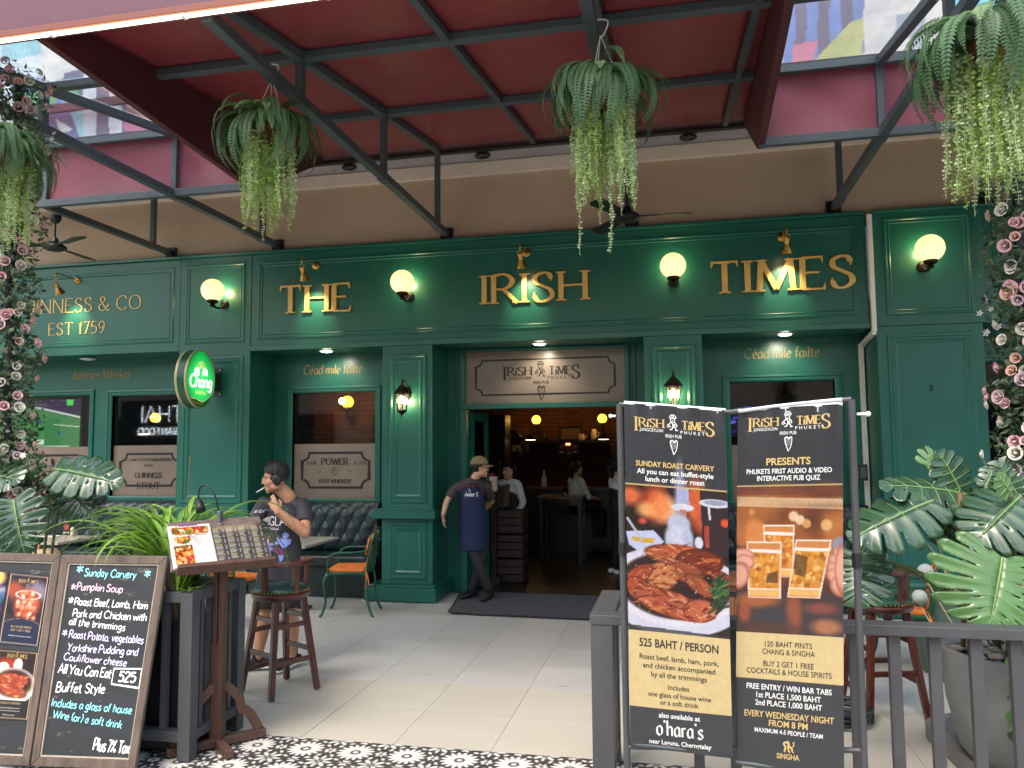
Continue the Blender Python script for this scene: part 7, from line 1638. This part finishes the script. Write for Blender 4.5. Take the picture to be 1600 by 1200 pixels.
mb.build('hair_tufts',M_hair,t)
hair_cap(t,H,(.0785,.1005,.089),(0,-.017,.036),lambda x,y,z:z>-.035 and y<.045-.2*abs(z) and not (z>.05 and y>.0) and y<.052,'faded_sides',mat('short_fade_hair',srgb(60,46,40),.7,bump=(260,1.,.004)),.0,5)
# headphones
P=[H@Vector((.086*cos(a),-.012,.01+.128*sin(a))) for a in [radians(x) for x in range(0,181,12)]]
mb=MB(); mb.tube(P,.0085,8,flat=1.); mb.build('headphone_band',M_black,t,smooth=True)
for e in (-1,1):
    Mx=H@Matrix.Translation((e*.072,-.012,-.012))@Matrix.Rotation(e*pi/2,4,'Y'); mb=MB(); mb.lathe([(.030,0),(.040,.004),(.042,.016),(.036,.028),(.024,.032),(.001,.033)],n=24,M=Mx@Matrix.Diagonal((1.1,.9,1,1))); mb.build('headphone_cup',M_black,t,smooth=True)
M_shirt=mat('black_sports_shirt',srgb(50,48,54),.65,var=(3,.15),bump=(5.5,.9,.02)); M_short=mat('black_shorts',srgb(28,28,33),.75,bump=(6,.7,.02))
s_=MB(); ellip(s_,chest+Vector((0,0,-.01)),(.172,.122,.19),yb); ellip(s_,waist+Vector((0,0,.0)),(.170,.126,.19),yb); limb(s_,[shR+Vector((.03,0,-.01)),neck+Vector((0,.01,-.035)),shL+Vector((-.03,0,-.01))],[.06,.062,.06])
def tubeclose(mb,P,R): mb.tube(catmull(P,5),[R[0]+(R[-1]-R[0])*k/(5*(len(P)-1)) for k in range(5*(len(P)-1)+1)],16); mb.sph(P[0],R[0],14,10)
tubeclose(s_,[shL,shL.lerp(elL,.35)+Vector((.01,0,0)),shL.lerp(elL,.66)],[.064,.072]); tubeclose(s_,[shR,shR.lerp(elR,.35),shR.lerp(elR,.66)],[.062,.068])
Mt=T3(Vector((pel.x,pel.y,0)),yb); s_.lathe([(.178,waist.z),(.182,pel.z),(.19,pel.z-.10)],(0,0,0),28,M=Mt@Matrix.Diagonal((1,.72,1,1)))
shirt=fuse(s_,'shirt',M_shirt,t,.009,3)
s_=MB(); ellip(s_,pel,(.17,.12,.11),yb)
for h_,k_ in ((hipL,kL),(hipR,kR)): s_.tube([h_+Vector((0,0,.03)),h_.lerp(k_,.5),h_.lerp(k_,.90)],[.105,.102,.10],16); s_.sph(h_,.105,14,10)
fuse(s_,'shorts',M_short,t,.009,3)
M_snk=mat('black_canvas',srgb(30,30,32),.8); M_sole=mat('white_rubber',srgb(225,222,214),.5)
for a_,yw_ in ((aL,radians(170)),(aR,radians(112))):
    z0=.012; s_=MB(); shoe(s_,(a_.x,a_.y,z0+.012),yw_); s_.tube([Vector((a_.x,a_.y,z0+.05)),Vector((a_.x,a_.y,z0+.10))],[.046,.042],14); fuse(s_,'sneaker',M_snk,t,.007,2)
    s_=MB(); shoe(s_,(a_.x,a_.y,z0),yw_,.285,.036,.052); fuse(s_,'sole',M_sole,t,.006,1)
    mb=MB(); d=Vector((-sin(yw_),cos(yw_),0)); n_=Vector((cos(yw_),sin(yw_),0))
    for k in range(5): p=Vector((a_.x,a_.y,z0))+d*(.03+.022*k)+Vector((0,0,.105-.012*k)); mb.tube([p-n_*.024,p+n_*.024],.0035,5)
    mb.build('laces',M_sole,t)
    mb=MB(); mb.tube([Vector((a_.x,a_.y,z0+.09)),Vector((a_.x,a_.y,z0+.155))],[.043,.041],14); mb.build('sock',M_short,t,smooth=True)
# print on the shirt: projected along the view of the chest onto its surface
def stick(mb,obj,og,nd,lift=.003):
    "press a flat print onto a garment along direction nd"
    from mathutils.bvhtree import BVHTree
    me=obj.data; bv=BVHTree.FromPolygons([v.co+og for v in me.vertices],[tuple(p.vertices) for p in me.polygons]); out=[]
    for v in mb.v:
        h_=bv.ray_cast(Vector(v)-nd*1.0,nd)
        out.append(tuple((h_[0]-nd*lift) if h_[0] is not None else v))
    mb.v=out; return mb
def cut_to(mb,obj,og,nd):
    return mb
fd=Vector((-sin(yb),cos(yb),0)); right=Vector((-cos(yb),-sin(yb),0))   # the viewer's right on the chest
cc=chest+fd*.3; Mf=face(cc+Vector((0,0,-.0)),right,(0,0,1))
def shirtprint(fn,m,name='shirt_print',lift=.004):
    mb=MB(); fn(mb); stick(mb,shirt,ORG[t.name],-fd,lift); mb.build(name,m,t)
def dens(mb,pts,n=10): # subdivided strip from a 2D polyline
    out=[]
    for (a,b) in zip(pts[:-1],pts[1:]):
        for k in range(n): out.append((a[0]+(b[0]-a[0])*k/n,a[1]+(b[1]-a[1])*k/n))
    return out+[pts[-1]]
def bangla(mb):
    S_,W_=strokes('BANGLA',.9); k=.0072*.85; l=0
    for P,sm in S_: ribbon(mb,dens(mb,[((a-W_/2)*k-.035,b*k*1.15-.035) for a,b in P],3),lambda a,b:.0095,Mf,0,0,0)
shirtprint(bangla,mat('white_shirt_print',srgb(215,215,218),.6))
def small(mb):
    for s,x,z,c in (('มวย',-.075,.075,.030),('BOXING STADIUM',-.035,-.072,.017)):
        S_,W_=strokes(s,1.); k=c/10
        for P,sm in S_: ribbon(mb,dens(mb,[((a-W_/2)*k+x,b*k+z) for a,b in P],2),lambda a,b:.0036,Mf,0,0,0)
shirtprint(small,MATS['white_shirt_print'])
def ringp(mb):
    for r in (.105,.10,.118): ribbon(mb,[(-.035+r*cos(a*.13),-.02+r*.85*sin(a*.13)) for a in list(range(26,48))],lambda a,b:.0022,Mf); ribbon(mb,[(-.035+r*cos(a*.13),-.0+r*.85*sin(a*.13)) for a in list(range(4,21))],lambda a,b:.0022,Mf)
    for x0,z0,x1,z1 in ((.06,.07,.11,.10),(.03,-.10,.075,-.16),(-.12,.07,-.14,.14)): ribbon(mb,dens(mb,[(x0,z0),(x1,z1)],6),lambda a,b:.004,Mf)
shirtprint(ringp,mat('grey_shirt_print',srgb(128,128,132),.6),lift=.003)
for x,c in ((-.062,(36,60,130)),(-.048,(220,220,220)),(-.034,(200,40,50))):
    shirtprint(lambda mb:[ribbon(mb,dens(mb,[(x,-.12),(x,-.215)],8),lambda a,b:.013,Mf),ribbon(mb,dens(mb,[(x+.035,.165),(x+.02,.10)],6),lambda a,b:.011,Mf)],mat('stripe_%d'%c[0],srgb(c),.6))
# boxer motif in pale blue, purple shorts, on the lower shirt
def blob(mb,P,k=1.):
    "filled outline as a fan of small triangles around its centre, finely cut"
    P=[(a*.01*.78+.035,b*.01*.78-.245) for a,b in P]; cx=sum(p[0] for p in P)/len(P); cz=sum(p[1] for p in P)/len(P); Pd=dens(mb,P+[P[0]],3)[:-1]; n=len(Pd); V=[(cx,0,cz)];F=[]
    for r in (.5,1.): V+=[(cx+(p[0]-cx)*r,0,cz+(p[1]-cz)*r) for p in Pd]
    for i in range(n): F+=[(0,1+i,1+(i+1)%n),(1+i,1+n+i,1+n+(i+1)%n,1+(i+1)%n)]
    mb.add(V,F,0,Mf)
M_blue=mat('pale_blue_print',srgb(132,152,222),.6,var=(90,.35)); M_purp=mat('purple_print',srgb(116,50,110),.6,var=(60,.3))
shirtprint(lambda mb:[blob(mb,p) for p in ([(6,18),(9,20),(11,18),(11,15),(9,13),(6,14)],[(3,13),(9,13),(13,12),(13,8),(9,3),(6,4),(4,8)],[(-11,8),(-4,9),(3,11),(4,8),(-3,6),(-11,5)],[(-11,8),(-8,4),(-5,-6),(-8,-2),(-11,3)],[(-10,5),(-3,4),(-4,1),(-8,0)],[(0,15),(4,12),(2,10)],[(2,-3),(8,-4),(7,-9),(4,-11),(3,-6)])],M_blue,'boxer_print')
shirtprint(lambda mb:[blob(mb,p) for p in ([(-4,3),(0,5),(8,2),(8,-4),(2,-4),(-1,0),(-6,-1)],)],M_purp,'boxer_print',.0045)

# ---- the worker leaning in the doorway
t=thing('person','young worker in olive cap and long navy apron leaning in the doorway, looking inside','person',(-2.3,9.15,.01))
hc=Q(750,731,Y=9.15); yh=radians(-68); H=T3(hc,yh,0,radians(0)); yb=radians(190)
neck=Q(741,748,Y=9.15); shR=Q(716,760,Y=9.12); shL=Q(760,762,Y=9.3); elR=Q(698,783,Y=9.05); wrR=Q(692,806,Y=9.0); elL=Q(768,783,Y=9.5); wrL=Q(757,795,Y=9.6)
chest=Q(737,776,Y=9.18); waist=Q(740,800,Y=9.2); pel=Q(741,828,Y=9.2); hipL=pel+Vector((.07,0,-.03)); hipR=pel+Vector((-.07,0,-.03)); kL=Q(752,880,Y=9.18); kR=Q(748,882,Y=9.12); aL=Q(737,925,Y=9.2); aR=Q(764,925,Y=9.12)
b=MB(); head(b,H,1.0); limb(b,[hc+Vector((-.02,0,-.07)),neck,chest+Vector((0,0,.1))],[.05,.052,.06]); ellip(b,chest,(.14,.09,.16),yb); ellip(b,waist,(.12,.085,.14),yb); ellip(b,pel,(.14,.10,.12),yb)
limb(b,[shR,shR.lerp(elR,.5)+Vector((-.005,0,.005)),elR],[.045,.038,.034]); limb(b,[elR,elR.lerp(wrR,.4),wrR],[.034,.034,.023]); limb(b,[shL,shL.lerp(elL,.5),elL],[.05,.042,.038]); limb(b,[elL,wrL],[.038,.026])
hand(b,wrR,(.12,-.1,-1),(.9,.3,0),.22,1,.2,1.0); fuse(b,'body',M_sk2,t,.0052,3); face_bits(t,H,1.0)
hair_cap(t,H,(.079,.101,.090),(0,-.016,.036),lambda x,y,z:z>-.045 and y<.02 and z<.10,seed=8)
M_cap=mat('olive_cap',srgb(122,106,74),.8,bump=(60,.4,.003)); hair_cap(t,H,(.086,.108,.098),(0,-.012,.044),lambda x,y,z:z>.036-.05*y,'cap_crown',M_cap,0)
mb=MB(); V=[];
for j in range(5):
    for i in range(9):
        a=radians(-62+124*i/8); r=.094+.075*j/4*cos(a*.9); V.append(H@Vector((sin(a)*.082*(1+.05*j),cos(a)*r+.0,.038-.012*(j/4)**1.3-.02*(sin(a)**2)*(j/4)-.004)))
mb.add(V,[(j*9+i,j*9+i+1,(j+1)*9+i+1,(j+1)*9+i) for j in range(4) for i in range(8)]); mb.build('cap_visor',M_cap,t,smooth=True,solid=.005)
M_ws=mat('dark_work_shirt',srgb(66,54,58),.8,bump=(7,.6,.015)); s_=MB(); ellip(s_,chest,(.155,.108,.18),yb); ellip(s_,waist,(.145,.105,.18),yb); limb(s_,[shR+Vector((.02,0,-.01)),neck+Vector((0,.0,-.03)),shL+Vector((-.02,0,-.01))],[.062,.06,.062])
tubeclose(s_,[shR,shR.lerp(elR,.4)+Vector((-.01,0,.01)),shR.lerp(elR,.75)],[.054,.058]); tubeclose(s_,[shL,shL.lerp(elL,.4),shL.lerp(elL,.75)],[.062,.062]); shirtw=fuse(s_,'work_shirt',M_ws,t,.009,3)
M_nv=mat('navy_apron_cloth',srgb(20,29,66),.75,bump=(5,.8,.02)); fd=Vector((-sin(yb),cos(yb),0)); sd=Vector((cos(yb),sin(yb),0))
zt=Q(738,759,Y=9.05).z; zb=Q(740,862,Y=9.05).z
def apr(u,v):
    z=zt+(zb-zt)*v; w_=.105+.075*min(1,v*2.6) if v<.35 else .18+.015*v; a=(u-.5)*2*(1.05+.5*min(1,v*2.5)); rx=.175+.02*v; ry=.135+.01*v; k=min(1,v*3+.55)
    c=chest.lerp(pel,min(1,v*1.15)); x=sin(a)*rx*k/sin(1.2)*.8; y=cos(a)*ry
    wv=.006*sin(u*14+v*3)*v
    return (c.x+sd.x*x+fd.x*(y+wv),c.y+sd.y*x+fd.y*(y+wv),z)
mb=MB(); mb.grid(apr,26,36); apo=mb.build('apron',M_nv,t,smooth=True,solid=.004)
mb=MB(); P=[Vector(apr(u/12,.005))+fd*.004 for u in range(13)]; mb.tube(P,.011,6,flat=.4); mb.build('red_trim',mat('red_trim',srgb(150,30,50),.7),t,smooth=True)
for e,s0_ in ((0,shR),(1,shL)):
    a=Vector(apr(e,.0)); mb=MB(); mb.tube(catmull([a,a.lerp(neck,.5)+fd*.03+Vector((0,0,.03)),neck+sd*(.06 if e else -.06)+Vector((0,0,.02))],5),.012,6,flat=.3); mb.build('apron_strap',M_nv,t,smooth=True)
mb=MB(); L_=Vector(apr(.5,.16))+fd*.006; Mf=face(L_,-sd,(0,0,1)); write(mb,'Amber S',Mf,.045,.2,'plain','C',slant=.15,sx=.75); ribbon(mb,[(-.085,-.018),(.085,-.018)],lambda a,b:.006,Mf); ribbon(mb,[(-.03,.055),(-.02,.085),(-.005,.055)],lambda a,b:.006,Mf); stick(mb,apo,ORG[t.name],-fd,.006); mb.build('apron_logo',M_wp,t)
M_tr=mat('black_trousers',srgb(26,26,30),.75,bump=(6,.8,.02)); s_=MB(); ellip(s_,pel,(.15,.105,.12),yb); tubeclose(s_,[hipL,kL,aL+Vector((0,0,.02))],[.088,.055]); tubeclose(s_,[hipR,kR,aR+Vector((0,0,.02))],[.088,.055]); fuse(s_,'trousers',M_tr,t,.009,3)
for a_,yw_ in ((aL,radians(150)),(aR,radians(168))): s_=MB(); shoe(s_,(a_.x,a_.y,.022),yw_,.28,.1,.05); fuse(s_,'work_shoe',M_black,t,.007,2)
mb=MB(); mb.tube([wrR+Vector((.027*cos(a*.6),.027*sin(a*.6),.0)) for a in range(12)],.005,6); mb.build('wrist_band',M_black,t,smooth=True)

# ---- people inside, seen small and dim
M_wsh=mat('white_shirt',srgb(206,204,198),.7,bump=(8,.5,.01)); M_vest=mat('dark_vest',srgb(24,34,32),.7)
def staff(lab,p,H_,yaw,headyaw,arms,seated=False,shirt=M_wsh,vest=M_vest,longhair=True,sleeves=True,trous=None,hpitch=0):
    "p ground point, H_ height; arms = [(elbow, wrist) offsets in the body frame (right, forward, up)]"
    t=thing('person',lab,'person',tuple(p)); B=T3(Vector(p),yaw); k=H_/1.68
    W=lambda x,y,z:B@Vector((x*k,y*k,z*k)); hz=.80-(.34 if seated else 0); dz=-.36 if seated else 0
    hc=W(0,.02,1.55+dz); Hm=T3(hc,headyaw,hpitch); b=MB(); head(b,Hm,.98); limb(b,[hc-Vector((0,0,.07)),W(0,-.005,1.40+dz),W(0,0,1.3+dz)],[.047,.048,.06]); ellip(b,W(0,0,1.2+dz),(.15,.09,.17),yaw); ellip(b,W(0,0,.95+dz),(.145,.095,.18),yaw)
    s_=MB(); ellip(s_,W(0,0,1.2+dz),(.165,.11,.18),yaw); ellip(s_,W(0,0,1.02+dz),(.15,.11,.2),yaw); limb(s_,[W(-.15,0,1.36+dz),W(0,0,1.39+dz),W(.15,0,1.36+dz)],[.058,.055,.058]); v_=MB(); ellip(v_,W(0,0,1.18+dz),(.168,.116,.17),yaw); ellip(v_,W(0,0,1.0+dz),(.158,.116,.2),yaw)
    for sx,(e,w_) in zip((-1,1),arms):
        sh=W(sx*.17,0,1.34+dz); E=W(sx*e[0],e[1],e[2]+dz); Wr=W(sx*w_[0],w_[1],w_[2]+dz); limb(b,[sh,E],[.045,.036]); limb(b,[E,Wr],[.036,.024]); limb(s_,[sh,E],[.057,.047])
        if sleeves: limb(s_,[E,E.lerp(Wr,.92)],[.047,.036])
        hand(b,Wr,(Wr-E),(0,0,-1),.4,sx)
    if seated: legs=[[W(sx*.09,0,.52),W(sx*.1,.42,.5),W(sx*.1,.42,.08)] for sx in (-1,1)]
    else: legs=[[W(sx*.085,0,.86),W(sx*.09,.02,.48),W(sx*.1,-.01,.09)] for sx in (-1,1)]
    fuse(b,'body',M_sk2,t,.008,3); fuse(s_,'shirt',shirt,t,.012,3)
    if vest: fuse(v_,'vest',vest,t,.012,3)
    s_=MB(); ellip(s_,W(0,0,.9 if not seated else .55),(.155,.11,.13),yaw)
    for l_ in legs: limb(s_,l_,[.085,.068,.05])
    fuse(s_,'trousers',trous or M_tr,t,.012,3)
    for l_ in legs: s_=MB(); shoe(s_,(l_[2].x,l_[2].y,.012),yaw); fuse(s_,'shoe',M_sole if 'shoes' in lab else M_black,t,.009,2)
    face_bits(t,Hm,.98); hair_cap(t,Hm,(.084,.106,.096),(0,-.018,.036),lambda x,y,z:z>.02+.5*y or (y<-.0 and z>-.06 and longhair),seed=len(lab))
    if longhair: s_=MB(); limb(s_,[Hm@Vector((0,-.11,.02)),Hm@Vector((0,-.13,-.05)),Hm@Vector((0,-.09,-.13))],[.035,.045,.03]); fuse(s_,'hair_bun',M_hair,t,.009,2)
    return t
p=Q(795,738,Y=11.0); staff('waitress in dark vest and white sleeves standing beside the crates inside',(p.x,11.0,.006),p.z-.0+.13,radians(160),radians(150),[((.25,.0,1.08),(.22,.16,.9)),((.23,.02,1.08),(.08,.24,1.02))])
p=Q(964,742,Y=11.2); staff('waitress with white shoes turned away, at the right edge of the doorway',(p.x,11.2,.006),1.62,radians(-60),radians(-70),[((.23,.05,1.08),(.2,.22,1.0)),((.25,.0,1.08),(.24,.1,.86))])
p=Q(910,745,Y=13.0); staff('customer in a white shirt seated at the bar counter inside',(p.x-.1,12.95,.25),1.66,radians(-50),radians(-60),[((.22,.1,1.08),(.1,.32,1.06)),((.22,.1,1.08),(.1,.32,1.06))],True,M_wsh,None,True,False)
M_greysh=mat('grey_shirt',srgb(150,152,156),.8,bump=(7,.8,.02)); p=Q(256,748,Y=10.3); staff('customer in a grey shirt bent forward behind the second window from the left',(p.x,10.25,.17),1.62,radians(100),radians(100),[((.2,.2,1.1),(.1,.38,1.0)),((.2,.2,1.1),(.1,.38,1.0))],True,M_greysh,None,False,False,hpitch=radians(-25))

# white dispenser with a red lid beside the worker
q=Q(771,756,Y=10.2); t=thing('dispenser','cream upright box with a red top standing by the crates just inside','dispenser',(q.x,10.2,q.z-.1))
mb=MB(); mb.box(q.x-.05,q.x+.055,10.15,10.25,q.z-.10,q.z+.10); mb.build('box_body',M_cer,t,bevel=.012); mb=MB(); mb.box(q.x-.045,q.x+.02,10.155,10.245,q.z+.101,q.z+.14); mb.build('lid',MATS['red_trim'],t,bevel=.01); mb=MB(); mb.box(q.x-.045,q.x-.01,10.145,10.149,q.z-.08,q.z+.04); mb.build('paper_label',MATS['red_trim'],t)
t=thing('lectern_post','dark stand under the cream box by the crates','stand',(q.x,10.2,.01)); mb=MB(); mb.box(q.x-.08,q.x+.1,10.1,10.3,.01,.1); mb.box(q.x-.03,q.x+.04,10.16,10.24,.1,q.z-.101); mb.build('post',M_dwood,t)

# small fixings and wiring
R=random.Random(9)
for k,(x0,x1,z) in enumerate(((-10,-2.9,4.352),(-2.6,1.6,4.348))):
    t=thing('cable',('thin black cable sagging along the top of the left boards','thin black cable lying along the top of the centre board')[k],'cable',(x0,9.06,z)); P=[]
    n=30
    for i in range(n+1): P.append((x0+(x1-x0)*i/n,9.05+R.uniform(-.006,.006),z+R.uniform(-.003,.012)))
    mb=MB(); mb.tube(catmull(P,3),.006,5); mb.build('wire',M_black,t,smooth=True)
for X in (-2.725,-.465,1.76,-5.0):
    for y in (6.96,5.25,8.7):
        mb=MB(); mb.box(X-.042,X+.042,y-.07,y+.07,4.375,4.3815); mb.build('gusset_plate',M_steel,AW)
        if -4.2<X<.8: mb=MB(); mb.box(X-.038,X+.038,y-.055,y+.055,tz(y)-.052,tz(y)-.046); mb.build('gusset_plate',M_steel,AW)
q=Q(1342,738,X=2.122); t=thing('socket_box','black double socket box on the side of the right pilaster, left of the monstera','socket',(2.1,9.4,1.5))
p=Q(1341,738,Y=9.35); mb=MB(); mb.box(p.x-.09,p.x+.09,9.30,9.36,p.z-.09,p.z+.09); mb.build('box_body',M_black,t,bevel=.008); mb=MB(); mb.box(p.x-.07,p.x-.01,9.29,9.299,p.z-.06,p.z+.06); mb.box(p.x+.01,p.x+.07,9.29,9.299,p.z-.06,p.z+.06); mb.build('cover',M_steel,t)
p=Q(1455,606,Y=8.97); t=thing('wall_hook','tiny black hook left on the plain right panel','hook',tuple(p)); mb=MB(); mb.tube(catmull([p+Vector((-.01,.008,.03)),p+Vector((.012,-.01,.01)),p+Vector((-.01,-.02,-.012)),p+Vector((.016,-.012,-.03))],4),.006,6); mb.build('wire',M_black,t)
